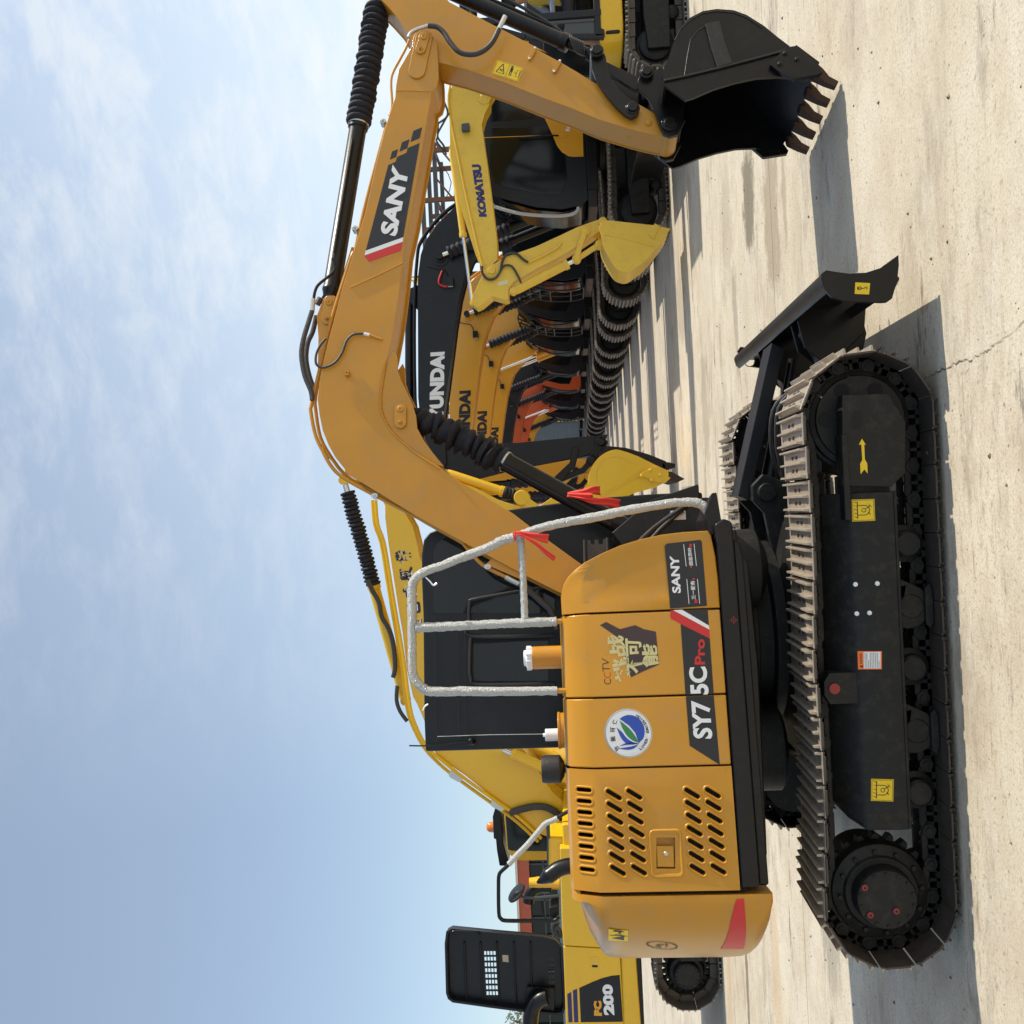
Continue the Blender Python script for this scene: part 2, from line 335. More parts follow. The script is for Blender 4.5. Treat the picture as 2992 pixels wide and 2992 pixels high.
# a long crack through the slab, from the photo's lower right edge to the front of the near track
CRK = mat('crack dirt', (.13, .10, .07), .9, var=.3, scale=40)
mb = MB(); pa = []
for (x, y) in [(3010, 925), (2900, 1013), (2880, 1026), (2840, 1050), (2790, 1060), (2760, 1078), (2710, 1100), (2650, 1120)]:
    d = ray(x, y); k = -HC/d.z; pa.append(Vector((d.x*k, d.y*k, 0)))
Q = []
for a, b_ in zip(pa, pa[1:]):
    for i in range(9):
        q = a.lerp(b_, i/9); Q.append((q.x+random.uniform(-.007, .007), q.y+random.uniform(-.009, .009)))
lp = [(x, y) for x, y in Q]
st = []; n_ = len(Q)
for i, (x, y) in enumerate(Q):
    a, c = Vector(Q[max(i-1, 0)]), Vector(Q[min(i+1, n_-1)]); d = (c-a).normalized(); h = random.uniform(.0006, .0032)
    st.append((Vector((x-d.y*h, y+d.x*h, .003)), Vector((x+d.y*h, y-d.x*h, .003))))
for i in range(n_-1): mb.poly([st[i][0], st[i+1][0], st[i+1][1], st[i][1]])
ck = mb.build('ground_crack', CRK, flat=True); ck['kind'] = 'structure'
# small stones and crumbs lying on the slab
STN = mat('crumbs', (.20, .15, .10), .9, var=.4, scale=30)
mb = MB()
for i in range(700):
    x, y = random.uniform(-4.5, 5.5), random.uniform(2.6, 10); r = random.choice((.003, .004, .005, .007, .011))*random.uniform(.7, 1.2)
    c = Vector((x, y, r*.4)); a = [c+Vector((r*math.cos(k*1.257+i)*random.uniform(.7, 1.3), r*math.sin(k*1.257+i)*random.uniform(.7, 1.3), -r*.4)) for k in range(5)]
    tp = c+Vector((0, 0, r*.5))
    for k in range(5): mb.poly([a[k], a[(k+1) % 5], tp])
o = mb.build('gravel', STN, flat=True); o['kind'] = 'stuff'; o['label'] = 'small brown crumbs and stones scattered on the concrete yard'; o['category'] = 'gravel'

# ------------------------------------------------------------------ THE EXCAVATOR IN FRONT
T0 = Fr(-.725, 5.19, 0); U = Fr(-.725, 5.19, math.radians(10.0))
EX = thing('excavator', 'amber excavator nearest to the camera with silver wrapped handrail and black front blade', 'excavator', (-.725, 5.19, 0))
def track_path(x0, x1, r, zc, n, sagf):
    """n evenly spaced (pos, tangent, normal) on the stadium"""
    Ls = x1-x0; per = 2*Ls+2*math.pi*r; out = []
    for i in range(n):
        d = per*i/n
        if d < Ls: u = x0+d; p = (u, zc+r-sagf(d/Ls)); tn = (1, 0); nm = (0, 1)
        elif d < Ls+math.pi*r:
            a = math.pi/2-(d-Ls)/r; p = (x1+r*math.cos(a), zc+r*math.sin(a)); nm = (math.cos(a), math.sin(a)); tn = (math.sin(a), -math.cos(a))
        elif d < 2*Ls+math.pi*r: e = d-Ls-math.pi*r; p = (x1-e, zc-r); tn = (-1, 0); nm = (0, -1)
        else:
            a = -math.pi/2-(d-2*Ls-math.pi*r)/r; p = (x0+r*math.cos(a), zc+r*math.sin(a)); nm = (math.cos(a), math.sin(a)); tn = (math.sin(a), -math.cos(a))
        out.append((p, tn, nm))
    return out
TX0, TX1, TR, TZ = -1.075+.0, 1.075, .275, .315      # in T0 coordinates (u)
sagf = lambda q: .022*abs(math.sin(q*math.pi*2))
PATH = track_path(TX0, TX1, TR, TZ, 40, sagf)
PITCH_S = (2*(TX1-TX0)+2*math.pi*TR)/40
def seg(mb, F, p, tn, nm, prof, b0, b1):
    mb.prism(F, [(p[0]+tn[0]*a+nm[0]*h, p[1]+tn[1]*a+nm[1]*h) for a, h in prof], b0, b1)
DST = mat('dark shoe steel', (.062, .052, .042), .5, metal=.2, var=.4, scale=16, bump=.3, bscale=90, dirt=(.13, .06, .03), dirt_amt=.6)
RDF = mat('faded red plug', (.26, .03, .025), .6, var=.2)
RBR = mat('rust brown hardware', (.07, .035, .018), .7, var=.4, scale=60)
def make_track(b0, b1, cam_side):
    """b0..b1 across, cam_side -1 when the outer face looks at the camera"""
    bo, bi = (b0, b1) if cam_side < 0 else (b1, b0)          # outer and inner edge
    sgn = 1 if bi > bo else -1; bc = (b0+b1)/2
    # frame
    mb = MB()
    prof = [(-.66, .17), (-.66, .40), (-.60, .45), (.60, .45), (.62, .40), (.62, .17)]
    F1 = bo+sgn*.05
    zlo, zhi = .205, .385
    sec = [(F1, zlo), (F1, zhi), (F1+sgn*.012, zhi+.02), (F1+sgn*.10, .50), (F1+sgn*.15, .515), (bi-sgn*.10, .515), (bi-sgn*.10, zlo)]
    mb.loft([[T0.pt(u, b, min(z, zc_) if z > .39 else z) for b, z in sec] for u, zc_ in ((-.765, .39), (-.74, .44), (-.66, .515), (.60, .515), (.74, .50))])
    mb.box(T0, -.76, .74, F1-sgn*.004, F1+sgn*.02, zlo-.012, zlo+.004)
    fr = mb.build('track_frame', UND, EX, bevel=.006)
    mb = MB()
    for i in range(26):
        a = random.random(); mb.k = 0
    # idler yoke guard
    mb = MB()
    a = PX(T0, bo+sgn*.03, 'F', (870, 1095), (1205, 1085), (1225, 1130), (1322, 1280), (1322, 1650), (1215, 1745), (870, 1740)) if cam_side < 0 else [(.55, .46), (.62, .17), (1.0, .2), (1.02, .42)]
    mb.prism(T0, a, bo+sgn*.03, bo+sgn*.10)
    mb.box(T0, .62, 1.0, bo+sgn*.02, bo+sgn*.12, .40, .43)
    mb.box(T0, .66, .82, bo+sgn*.08, bo+sgn*.2, .21, .42)
    yo = mb.build('idler_guard', UND, fr, bevel=.006)
    # idler: flanged wheel
    mb = MB(); c0 = T0.pt(TX1, bc-.09, TZ-.005); c1 = T0.pt(TX1, bc+.09, TZ-.005)
    mb.lathe(c0, c1, [(0, .10), (0, .195), (.01, .200), (.02, .222), (.055, .222), (.06, .236), (.12, .236), (.125, .222), (.16, .222), (.17, .2), (.18, .195), (.18, .10)], 48)
    mb.lathe(T0.pt(TX1, bc-.16, TZ), T0.pt(TX1, bc+.16, TZ), [(0, .05), (.03, .07), (.29, .07), (.32, .05)], 24)
    for k in range(6):
        an = k*math.pi/3+.5; q = T0.pt(TX1+.148*math.cos(an), bc-sgn*.0905, TZ+.148*math.sin(an)); mb.k = 1; mb.cyl(q, q+T0.n*.003*-sgn, .034, n=18)
    mb.build('idler', [UND, DRK], fr, bevel=.003)
    # sprocket
    mb = MB(); nt_ = 21; pr = []
    for k in range(nt_):
        for f, r in ((-.34, .213), (-.14, .243), (.14, .243), (.34, .213)):
            an = 2*math.pi*(k+f)/nt_; pr.append((TX0+r*math.cos(an), TZ-.005+r*math.sin(an)))
    mb.prism(T0, pr, bc-.025, bc+.025)
    s0 = T0.pt(TX0, bo-sgn*.0+sgn*.05, TZ); s1 = T0.pt(TX0, bi, TZ)
    ax = (s1-s0)
    mb.lathe(s0, s1, [(0, .0), (0, .128), (.010, .134), (.07, .136), (.072, .160), (.085, .168), (.10, .212), (.13, .219), (.17, .219), (.20, .18), (.40, .18)], 56)
    for k in range(14):
        an = 2*math.pi*k/14; q = T0.pt(TX0+.117*math.cos(an), bo+sgn*.05, TZ+.117*math.sin(an)); mb.cyl(q-T0.n*sgn*.005, q, .009, n=8)
    for k in range(12):
        an = 2*math.pi*k/12+.1; q = T0.pt(TX0+.183*math.cos(an), bo+sgn*.140, TZ+.183*math.sin(an)); mb.cyl(q-T0.n*sgn*.014, q, .012, n=6)
    sp = mb.build('sprocket', UND, fr, bevel=.002)
    if cam_side < 0:
        mb = MB()
        for x, y in ((1030, 1192), (1070, 1385), (1253, 1357)):
            q = P3(T0, bo+.048, 'L', (x, y))[0]; mb.lathe(q, q-T0.n*.006, [(0, .014), (.004, .014), (.006, .010)], 16); mb.k = 1
            mb.cyl(q-T0.n*.006, q-T0.n*.0075, .005, n=8); mb.build('red_plug', [RDF, DRK], sp); mb = MB()
    # rollers
    for u in (-.62, -.34, -.06, .22, .50):
        mb = MB(); mb.lathe(T0.pt(u, bc-.13, .135), T0.pt(u, bc+.13, .135), [(0, .05), (.01, .06), (.05, .062), (.06, .085), (.08, .085), (.085, .065), (.175, .065), (.18, .085), (.2, .085), (.21, .062), (.25, .06), (.26, .05)], 24)
        mb.build('track_roller', UND, fr)
    for u in (-.34, .22):                       # track guides
        mb = MB(); q = circ(u, .15, .10, 20, .10); mb.prism(T0, [(a, z) for a, z in q if z < .19]+[(u+.13, .19), (u-.13, .19)], bc-.125, bc-.095)
        mb.prism(T0, [(u-.10, .06), (u-.07, .045), (u+.07, .045), (u+.10, .06), (u+.08, .08), (u-.08, .08)], bc-.145, bc-.125)
        mb.build('track_guide', UND, fr, bevel=.004)
    mb = MB(); mb.lathe(T0.pt(-.13, bo+sgn*.08, .50), T0.pt(-.13, bi-sgn*.1, .50), [(0, .04), (.0, .045), (.05, .05), (.06, .06), (.2, .06), (.21, .045), (.26, .045)], 24)
    mb.prism(T0, [(-.20, .36), (-.20, .52), (-.16, .545), (-.10, .545), (-.06, .52), (-.06, .36)], bo+sgn*.06, bo+sgn*.13)
    cr = mb.build('carrier_roller', UND, fr, bevel=.004)
    mb = MB(); q = T0.pt(-.13, bo+sgn*.06, .50); mb.lathe(q, q-T0.n*sgn*.008, [(0, .024), (.006, .024), (.008, .018)], 18); mb.build('red_plug', RDF, cr)
    # shoes and links: each shoe a mesh
    base = None; link = None
    for i, (p, tn, nm) in enumerate(PATH):
        h = PITCH_S/2; mb = MB()
        prof = [(-h*.98, .0), (-h*.98, .007), (-.067, .010), (-.064, .031), (-.052, .031), (-.048, .010), (-.006, .009), (-.004, .024), (.006, .024), (.009, .009), (.050, .010), (.053, .031), (.065, .031), (.068, .010), (h*1.12, .004), (h*1.12, -.002), (h*.9, 0)]
        flat = [(-h*.98, 0), (-h*.98, .008), (h*1.1, .008), (h*1.1, 0)]
        e0, e1 = min(bo, bi), max(bo, bi)
        top = nm[1] > -.15; dust, core = (0, 2) if top else (2, 2)
        mb.k = core; seg(mb, T0, p, tn, nm, [(-h*.97, -.001), (-h*.93, .0065), (h*.93, .0065), (h*.99, .001), (h*.97, -.003), (h*.9, 0)], e0+.012, e1-.012)
        for q0, q1 in ((e0, e0+.012), (e1-.012, e1)): seg(mb, T0, p, tn, nm, [(-h*.7, -.002), (-h*.7, .0065), (h*.75, .0065), (h*.75, -.002)], q0, q1)
        mb.k = dust; seg(mb, T0, p, tn, nm, [(-h*.95, .0065), (-h*.95, .0095), (h*.93, .0095), (h*.93, .0065)], e0+.013, e1-.013)
        for a, hh in ((-.060, .036), (.0, .034), (.060, .036)):
            seg(mb, T0, p, tn, nm, [(a-.007, .009), (a-.0045, hh), (a+.0045, hh), (a+.007, .009)], e0+.034, e1-.034)
        mb.k = 1
        for ba in (bc-.036, bc+.036):
            for ua in (-.030, .030): seg(mb, T0, p, tn, nm, circ(ua, .008, .009, 8, .008), ba-.012, ba+.012)
        for ba in (e0+.06, e1-.06): seg(mb, T0, p, tn, nm, [(-.036, .009), (-.024, .009), (-.024, .0105), (-.036, .0105)], ba-.004, ba+.004)
        o = mb.build('track_shoe', [STW, RBR, DST], fr, flat=True)
        o.modifiers.new('b', 'BEVEL').width = .0015
    mb = MB()
    for i, (p, tn, nm) in enumerate(PATH):
        h = PITCH_S/2
        for bb in (bc-.062, bc+.040):
            seg(mb, T0, p, tn, nm, [(-h*.72, -.074), (-h*.95, -.062), (-h*.95, -.048), (h*.95, -.048), (h*.95, -.062), (h*.72, -.074)], bb, bb+.022)
            for x0_, x1_ in ((-h*1.02, -h*.50), (-h*.1, h*.1), (h*.50, h*1.02)):
                seg(mb, T0, p, tn, nm, [(x0_, -.052), (x1_, -.052), (x1_, 0), (x0_, 0)], bb, bb+.022)
            seg(mb, T0, p, tn, nm, [(-h, -.016), (h, -.016), (h, 0), (-h, 0)], bb, bb+.022)
            cc = circ(h, -.040, .030, 14); seg(mb, T0, p, tn, nm, cc, bb-.006, bb+.026); seg(mb, T0, p, tn, nm, circ(h, -.040, .014, 10), bb-.010, bb+.030)
    mb.build('track_chain', UND, fr, flat=True)
    return fr
frN = make_track(-1.11, -.66, -1)
frF = make_track(.66, 1.11, 1)
def label_rect(name, F, b, quad, parent, mats, draw):
    """a thin sticker plate: quad = BL, BR, TR, TL; draw(mb, P) adds ink where P(x, y) maps 0..1"""
    q = [Vector(p) for p in quad]
    def P(x, y):
        p = q[0]*(1-x)*(1-y)+q[1]*x*(1-y)+q[2]*x*y+q[3]*(1-x)*y; return (p.x, p.y)
    mb = MB(); mb.prism(F, [P(0, 0), P(1, 0), P(1, 1), P(0, 1)], b, b-.0015)
    draw(mb, lambda *pts: mb.poly([F.pt(P(x, y)[0], b-.0028, P(x, y)[1]) for x, y in pts]), P)
    return mb.build(name, mats, parent, flat=True)
def ln(p, a, c, w):      # a thin quad from a to c
    a, c = Vector(a), Vector(c); d = (c-a).normalized(); n = Vector((-d.y, d.x))*w/2; p(tuple(a+n), tuple(a-n), tuple(c-n), tuple(c+n))
def ring(p, cx, cy, r, w, a0=0, a1=360, n=20, asp=1):
    for i in range(n):
        t0 = math.radians(a0+(a1-a0)*i/n); t1 = math.radians(a0+(a1-a0)*(i+1)/n)
        p((cx+r*math.cos(t0)*asp, cy+r*math.sin(t0)), (cx+(r-w)*math.cos(t0)*asp, cy+(r-w)*math.sin(t0)), (cx+(r-w)*math.cos(t1)*asp, cy+(r-w)*math.sin(t1)), (cx+r*math.cos(t1)*asp, cy+r*math.sin(t1)))
def tie_label(mb, p, P):
    mb.k = 1
    for a, c in (((.04, .04), (.96, .04)), ((.96, .04), (.96, .96)), ((.96, .96), (.04, .96)), ((.04, .96), (.04, .04))): ln(p, a, c, .015)
    ln(p, (.12, .76), (.9, .76), .035)
    for k in range(5): ln(p, (.16+k*.17, .76), (.22+k*.17, .90), .02)
    ln(p, (.28, .76), (.28, .45), .03); ln(p, (.72, .76), (.72, .45), .03); ring(p, .5, .45, .235, .03, 180, 360)
    ring(p, .5, .48, .10, .025); ln(p, (.55, .4), (.72, .18), .03); ln(p, (.42, .3), (.3, .2), .03); ln(p, (.62, .14), (.80, .28), .02)
fc = -1.06+.0    # frame face plane b (outer)
qd = lambda F, b, t, bl, br, tr, tl: PX(F, b, t, bl, br, tr, tl)
label_rect('tie_down_label', T0, fc-.001, qd(T0, fc, 'I', (1103, 293), (1097, 140), (937, 145), (941, 299)), frN, [YLB, BLK], tie_label)
label_rect('tie_down_label', T0, fc-.001, qd(T0, fc, 'L', (1230, 583), (1233, 427), (1075, 423), (1073, 578)), frN, [YLB, BLK], tie_label)
def warn_text(mb, p, P):
    mb.k = 1; p((.06, .06), (.96, .06), (.96, .76), (.06, .76))
    mb.k = 2; p((.10, .80), (.24, .80), (.17, .95)); V, Fc = glyphs('WARNING', .0)
    for k in range(9):
        y = .70-k*.072; x = .10
        while x < (.90 if k not in (2, 8) else .5):
            wd = random.uniform(.02, .07); ln(p, (x, y), (x+wd, y), .03); x += wd+.02
    for x in (.34, .42, .5, .58, .66, .74, .82): ln(p, (x, .82), (x, .92), .03)
label_rect('orange_warning_label', T0, fc-.001, qd(T0, fc, 'I', (1150, 1342), (1150, 1213), (978, 1213), (982, 1342)), frN, [ORG, WHT, BLK], warn_text)
mb = MB()
yb = -1.11+.03
mb.poly([T0.pt(u, yb-.002, z) for u, z in PX(T0, yb, 'F', (1010, 1405), (1037, 1448), (1026, 1447), (1030, 1550), (1047, 1580), (1050, 1652), (1027, 1622), (1000, 1655), (997, 1582), (1012, 1555), (1005, 1447), (988, 1447))])
mb.build('arrow_decal', YLB, frN, flat=True)
mb = MB(); mb.prism(T0, PX(T0, yb, 'F', (960, 1206), (995, 1206), (1015, 1235), (1015, 1310), (990, 1335), (950, 1335), (938, 1310), (940, 1230)), yb-.001, yb+.01); mb.build('slot_recess', DRK, frN, flat=True)
mb = MB()
for x, y in ((963, 742), (1117, 736), (972, 948), (1062, 943)):
    q = P3(T0, fc, 'I', (x, y))[0]; mb.lathe(q, q-T0.n*.008, [(0, .011), (.006, .011), (.008, .007)], 6)
mb.build('bolt', WPL, frN)
# blade
mb = MB()
YN, YF = -1.12, 1.10
endp = PX(T0, YN, 'F', (724, 240), (760, 214), (830, 226), (920, 238), (1040, 232), (1140, 200), (1270, 106), (1273, 180), (1262, 290), (1225, 415), (1190, 440), (1150, 442), (980, 438), (880, 430), (800, 405), (745, 345), (722, 280))
mb.prism(T0, endp, YN, YN+.025); efar = PX(T0, YF, 'F', (128, 790), (150, 764), (178, 766), (300, 800), (500, 780), (520, 880), (390, 912), (300, 912), (200, 897), (160, 850)); hl_ = PX(T0, YF, 'F', (215, 860))[0]; mb.holed(T0, efar, [circ(hl_[0], hl_[1], .035, 16)], YF-.025, YF)
cur = PX(T0, YN, 'F', (745, 232), (830, 236), (920, 247), (1040, 242), (1140, 210), (1268, 112), (1262, 132), (1140, 238), (1040, 268), (920, 272), (830, 262), (748, 258))
mb.prism(T0, cur, YN+.025, YF-.025)
bl = mb.build('blade', CHB, EX, bevel=.004)
mb = MB(); tp = PX(T0, YN, 'F', (722, 262), (742, 222), (800, 228), (830, 262), (822, 330), (785, 372), (745, 335)); mb.prism(T0, tp, YN+.025, YF-.025)
mb.prism(T0, [(u-.03, z-.02) for u, z in PX(T0, YN, 'F', (1150, 240), (1240, 190), (1262, 215), (1220, 300))], YN+.025, YF-.025)
mb.build('blade_beam', CHB, bl, bevel=.008)
bu = endp[0][0]
for bb in (-.42, .42):
    mb = MB(); mb.prism(T0, [(bu+.02, .40), (bu-.14, .42), (bu-.30, .33), (bu-.85, .36), (bu-.88, .22), (bu-.35, .15), (bu-.16, .10), (bu+.02, .14)], bb-.05, bb+.05)
    mb.prism(T0, [(bu+.02, .47), (bu-.22, .42), (bu-.32, .30), (bu-.16, .12), (bu+.02, .10)], bb-.075, bb-.062); mb.prism(T0, [(bu+.02, .47), (bu-.22, .42), (bu-.32, .30), (bu-.16, .12), (bu+.02, .10)], bb+.062, bb+.075)
    mb.build('push_arm', CHB, EX, bevel=.005)
def hook_label(mb, p, P):
    mb.k = 1; ring(p, .5, .70, .16, .05); ln(p, (.5, .62), (.5, .80), .05); p((.40, .76), (.60, .76), (.5, .86)); ln(p, (.5, .54), (.5, .36), .05); ring(p, .54, .27, .12, .045, 100, -170)
label_rect('hook_label', T0, YN-.001, qd(T0, YN, 'F', (1060, 388), (1067, 308), (963, 303), (958, 384)), bl, [YLB, BLK], hook_label)
# blade cylinder with its guard, undercarriage centre, hydraulic bits
mb = MB(); mb.prism(T0, [(bu-.12, .50), (bu-.95, .72), (bu-.98, .66), (bu-.16, .43)], -.10, .10); mb.prism(T0, [(bu-.12, .50), (bu-.95, .72), (bu-.98, .66), (bu-.16, .43)], -.12, -.10)
mb.build('cylinder_guard', HBK, EX, bevel=.006)
mb = MB(); mb.cyl(T0.pt(bu-.20, 0, .36), T0.pt(bu-.55, 0, .44), .025); mb.cyl(T0.pt(bu-.5, 0, .43), T0.pt(bu-1.0, 0, .55), .05); mb.build('blade_cylinder', CHB, EX)
mb = MB()
mb.prism(T0, [(bu-.84, .60), (bu-.90, .66), (bu-.98, .66), (bu-1.05, .60), (bu-1.55, .52), (bu-1.55, .20), (bu-1.0, .22)], -.22, -.16)
mb.prism(T0, [(bu-.84, .60), (bu-.90, .66), (bu-.98, .66), (bu-1.05, .60), (bu-1.55, .52), (bu-1.55, .20), (bu-1.0, .22)], .16, .22)
mb.prism(T0, [(-.62, .28), (-.62, .50), (-.35, .56), (.40, .56), (.66, .50), (.66, .28)], -.70, .70)
mb.cyl(T0.pt(bu-.94, -.25, .585), T0.pt(bu-.94, .25, .585), .05)
mb.build('undercarriage_body', UND, EX, bevel=.008)
mb = MB(); mb.lathe(T0.pt(0, 0, .56), T0.pt(0, 0, .85), [(0, .50), (.06, .50), (.065, .44), (.14, .44), (.145, .48), (.22, .48), (.225, .40), (.29, .40)], 56)
mb.lathe(U.pt(-.62, -.25, .60), U.pt(-.62, -.25, .86), [(0, .19), (.02, .22), (.2, .22), (.26, .22)], 32)
mb.lathe(U.pt(.30, -.50, .66), U.pt(.30, -.50, .86), [(0, .10), (.05, .2), (.2, .2)], 32)
mb.build('swing_bearing', UND, EX, bevel=.004)
mb = MB(); 
for k, (dy, dz) in enumerate(((.02, .0), (-.03, .02), (.06, .03))):
    mb.tube([T0.pt(bu-.40, -.3+dy, .40+dz), T0.pt(bu-.50, -.28+dy, .50+dz), T0.pt(bu-.72, -.2+dy, .50+dz), T0.pt(bu-.95, -.1+dy, .42+dz)], .011, 8)
mb.build('blade_hose', HOS, EX)
# ------------------------------------------------------------------ upper structure of the front excavator
def inset(pts, d):
    n = len(pts); A = sum(pts[i][0]*pts[(i+1) % n][1]-pts[(i+1) % n][0]*pts[i][1] for i in range(n)); sg = 1 if A > 0 else -1; out = []
    for i in range(n):
        a, b, c = Vector(pts[i-1]), Vector(pts[i]), Vector(pts[(i+1) % n]); e1 = (b-a).normalized(); e2 = (c-b).normalized()
        n1 = Vector((-e1.y, e1.x))*sg; n2 = Vector((-e2.y, e2.x))*sg; m = (n1+n2); l = m.length
        m = m/l if l > 1e-6 else n1; k = d/max(.5, m.dot(n1)); out.append(tuple(b+m*k))
    return out
HB = -1.0
def bz(z): return HB if z <= 1.585 else HB+(z-1.585)*.55
def HP(u, z, off=0.): 
    if z <= 1.585: return U.pt(u, HB-off, z)
    return U.pt(u, bz(z)-off*.88, z+off*.48)
# skirt and deck
UF = U.px(2030, 1443, .1)[0]
mb = MB(); sk = [(-1.15, .89), (-1.15, .972), (.46, .972), (.485, .93), (.47, .895), (.455, .89)]
mb.prism(U, sk, -1.0, -.93); mb.prism(U, [(-1.15, .86), (-1.15, .965), (.44, .965), (.44, .86)], -.93, .95)
mb.prism(U, [(-1.15, .845), (-1.15, .89), (.40, .89), (.37, .855), (.30, .845)], -.965, -.90); mb.prism(U, [(-1.05, .82), (-1.1, .86), (.34, .86), (.30, .80), (-.2, .79)], -.84, .92)
mb.box(U, .44, UF, .05, .98, .87, .965); mb.box(U, .44, .72, -.28, .05, .88, .93)
dk = mb.build('deck_frame', CHB, EX, bevel=.012)
mb = MB(); a = PX(U, -.93, 'H', (1350, 480), (1395, 345), (1430, 340), (1470, 575), (1425, 600), (1385, 640)); mb.prism(U, a, -.95, -.55)
mb.build('step_bracket', CHB, dk, bevel=.004)
# side panels: front fender, two doors, vented door
seam = [PX(U, HB, 'H', (1000, 1172))[0][0], PX(U, HB, 'K', (700, 84))[0][0], PX(U, HB, 'K', (700, 585))[0][0], PX(U, HB, 'K', (900, 1470))[0][0]]
ZB, ZT = .977, 1.70
def section(mb, u0, u1, r=.0):
    rows = [(ZB, HB), (1.585, HB), (1.66, HB+.040), (1.695, HB+.075), (1.712, HB+.13), (1.718, HB+.25), (1.72, -.30)]
    mb.loft([[U.pt(u, b+(.0), z) for z, b in rows]+[U.pt(u, -.30, ZB), ] for u in (u0, u1)])
g_ = .0035
def door(name, u0, u1):
    mb = MB(); section(mb, u0, u1); return mb.build(name, AMB, EX, bevel=.007, seg=3)
d1 = door('side_door', seam[1]+g_, seam[0]-g_); d2 = door('side_door', seam[2]+g_, seam[1]-g_)
mb = MB(); section(mb, seam[3]-.004, seam[0]+.01); 
bk = MB(); bk.box(U, seam[3]-.01, seam[0]+.05, HB+.03, .0, .95, 1.57); bk.box(U, seam[3]-.01, seam[0]+.03, HB+.14, .0, 1.57, 1.69); bk.build('hood_inner', DRK, EX, flat=True)
# front fender: traced outline, slightly bulged
fo = PX(U, HB, 'H', (340, 1188), (333, 1070), (340, 1020), (355, 975), (385, 925), (430, 880), (500, 828), (620, 765), (750, 708), (900, 662), (1050, 630), (1200, 612), (1380, 602), (1400, 640), (1430, 780), (1450, 950), (1463, 1150))
fo = [(max(u, seam[0]+g_), z) for u, z in fo]; fo[0] = (seam[0]+g_, fo[0][1]); fo[-1] = (seam[0]+g_, fo[-1][1]); fo += [(seam[0]+g_, 1.30), (seam[0]+g_, 1.583), (seam[0]+g_, 1.64)]
ctr = Vector((sum(p[0] for p in fo)/len(fo), sum(p[1] for p in fo)/len(fo)))
def shrink(k, dz=0):
    q = [list(ctr+(Vector(p)-ctr)*k) for p in fo]
    if k > .96:
        for i_ in (0, -1, -2, -3, -4): q[i_][0] = seam[0]+g_+(1-k)*.1; q[i_][1] = fo[i_][1]*k+ctr.y*(1-k) if i_ in (0, -4) else fo[i_][1]
    return [tuple(p) for p in q]
mb = MB()
def bulge(u, z): return HB if z <= 1.585 else bz(z)
rings = [[U.pt(u, -.30, z) for u, z in fo], [U.pt(u, max(HB+.05, bulge(u, z)), z) for u, z in fo], [U.pt(u, max(HB+.008, bulge(u, z)), z) for u, z in shrink(.993)], [U.pt(u, bulge(u, z), z) for u, z in shrink(.975)],
         [U.pt(u, bulge(u, z), z) for u, z in shrink(.72)], [U.pt(u, HB+.004, z) for u, z in shrink(.66)], [U.pt(u, HB+.006, z) for u, z in shrink(.3)]]
mb.loft(rings); ff_ = mb.build('front_fender', AMB, EX, ang=50)
# vented door with real slots
def capsule(c, v, r, n=7):
    c = Vector(c); v = Vector(v); a = math.atan2(v.y, v.x); pts = []
    for k in range(n+1): t = a-math.pi/2+math.pi*k/n; pts.append((c.x+v.x+r*math.cos(t), c.y+v.y+r*math.sin(t)))
    for k in range(n+1): t = a+math.pi/2+math.pi*k/n; pts.append((c.x-v.x+r*math.cos(t), c.y-v.y+r*math.sin(t)))
    return pts
slots = []
for x, y in ((257, 742), (259, 822), (263, 901), (266, 981), (270, 1060), (273, 1141), (277, 1221), (281, 1304)):
    a, b_ = PX(U, -.965, 'K', (x-38, y), (x+38, y+1)); slots.append(((Vector(a)+Vector(b_))/2, (Vector(b_)-Vector(a))/2, .0092))
for row in (((468, 778), (472, 865), (478, 952), (482, 1042), (487, 1132), (491, 1221), (497, 1312)), ((612, 775), (617, 862), (622, 950), (629, 1040), (634, 1130), (639, 1218), (645, 1309)),
            ((1020, 768), (1025, 855), (1032, 944), (1038, 1034), (1044, 1125), (1051, 1215), (1058, 1305)), ((1166, 765), (1171, 853), (1179, 942), (1186, 1032), (1193, 1122), (1200, 1212), (1206, 1303))):
    for x, y in row:
        a, b_ = PX(U, HB, 'K', (x-40, y-24), (x+40, y+24)); slots.append(((Vector(a)+Vector(b_))/2, (Vector(b_)-Vector(a))/2, .0095))
v0, v1 = seam[3]+.006, seam[2]-g_
vs = [(v0, ZB), (v1, ZB), (v1, 1.585), (v1, ZT), (v0, ZT), (v0, 1.585)]; es = [(0, 1), (1, 2), (2, 3), (3, 4), (4, 5), (5, 0), (2, 5)]
hp = PX(U, HB, 'K', (900, 1300), (768, 1300), (768, 1080), (900, 1080))
holes = [capsule(c, v, r*1.0) for c, v, r in slots]+[hp]
for h in holes:
    o = len(vs); vs += [tuple(p) for p in h]; es += [(o+i, o+(i+1) % len(h)) for i in range(len(h))]
V2, E2, F2, *_r = delaunay_2d_cdt([Vector(v) for v in vs], es, [], 0, 1e-6)
def inside(p, poly):
    c = False; n = len(poly)
    for i in range(n):
        (x1, y1), (x2, y2) = poly[i], poly[i-1]
        if (y1 > p[1]) != (y2 > p[1]) and p[0] < (x2-x1)*(p[1]-y1)/(y2-y1)+x1: c = not c
    return c
mb = MB(); keep = []
for f in F2:
    c = sum((V2[i] for i in f), Vector((0, 0)))/len(f)
    if not any(inside(c, h) for h in holes): keep.append(tuple(f))
mb.add([HP(v.x, v.y) for v in V2], keep)
for h in holes:
    n = len(h); ins = [HP(u, z) for u, z in h]; inn = [U.pt((p-U.o).dot(U.a), (p-U.o).dot(U.n)+.03, p.z) for p in ins]
    mb.add(ins+inn, [(i, (i+1) % n, (i+1) % n+n, i+n) for i in range(n)])
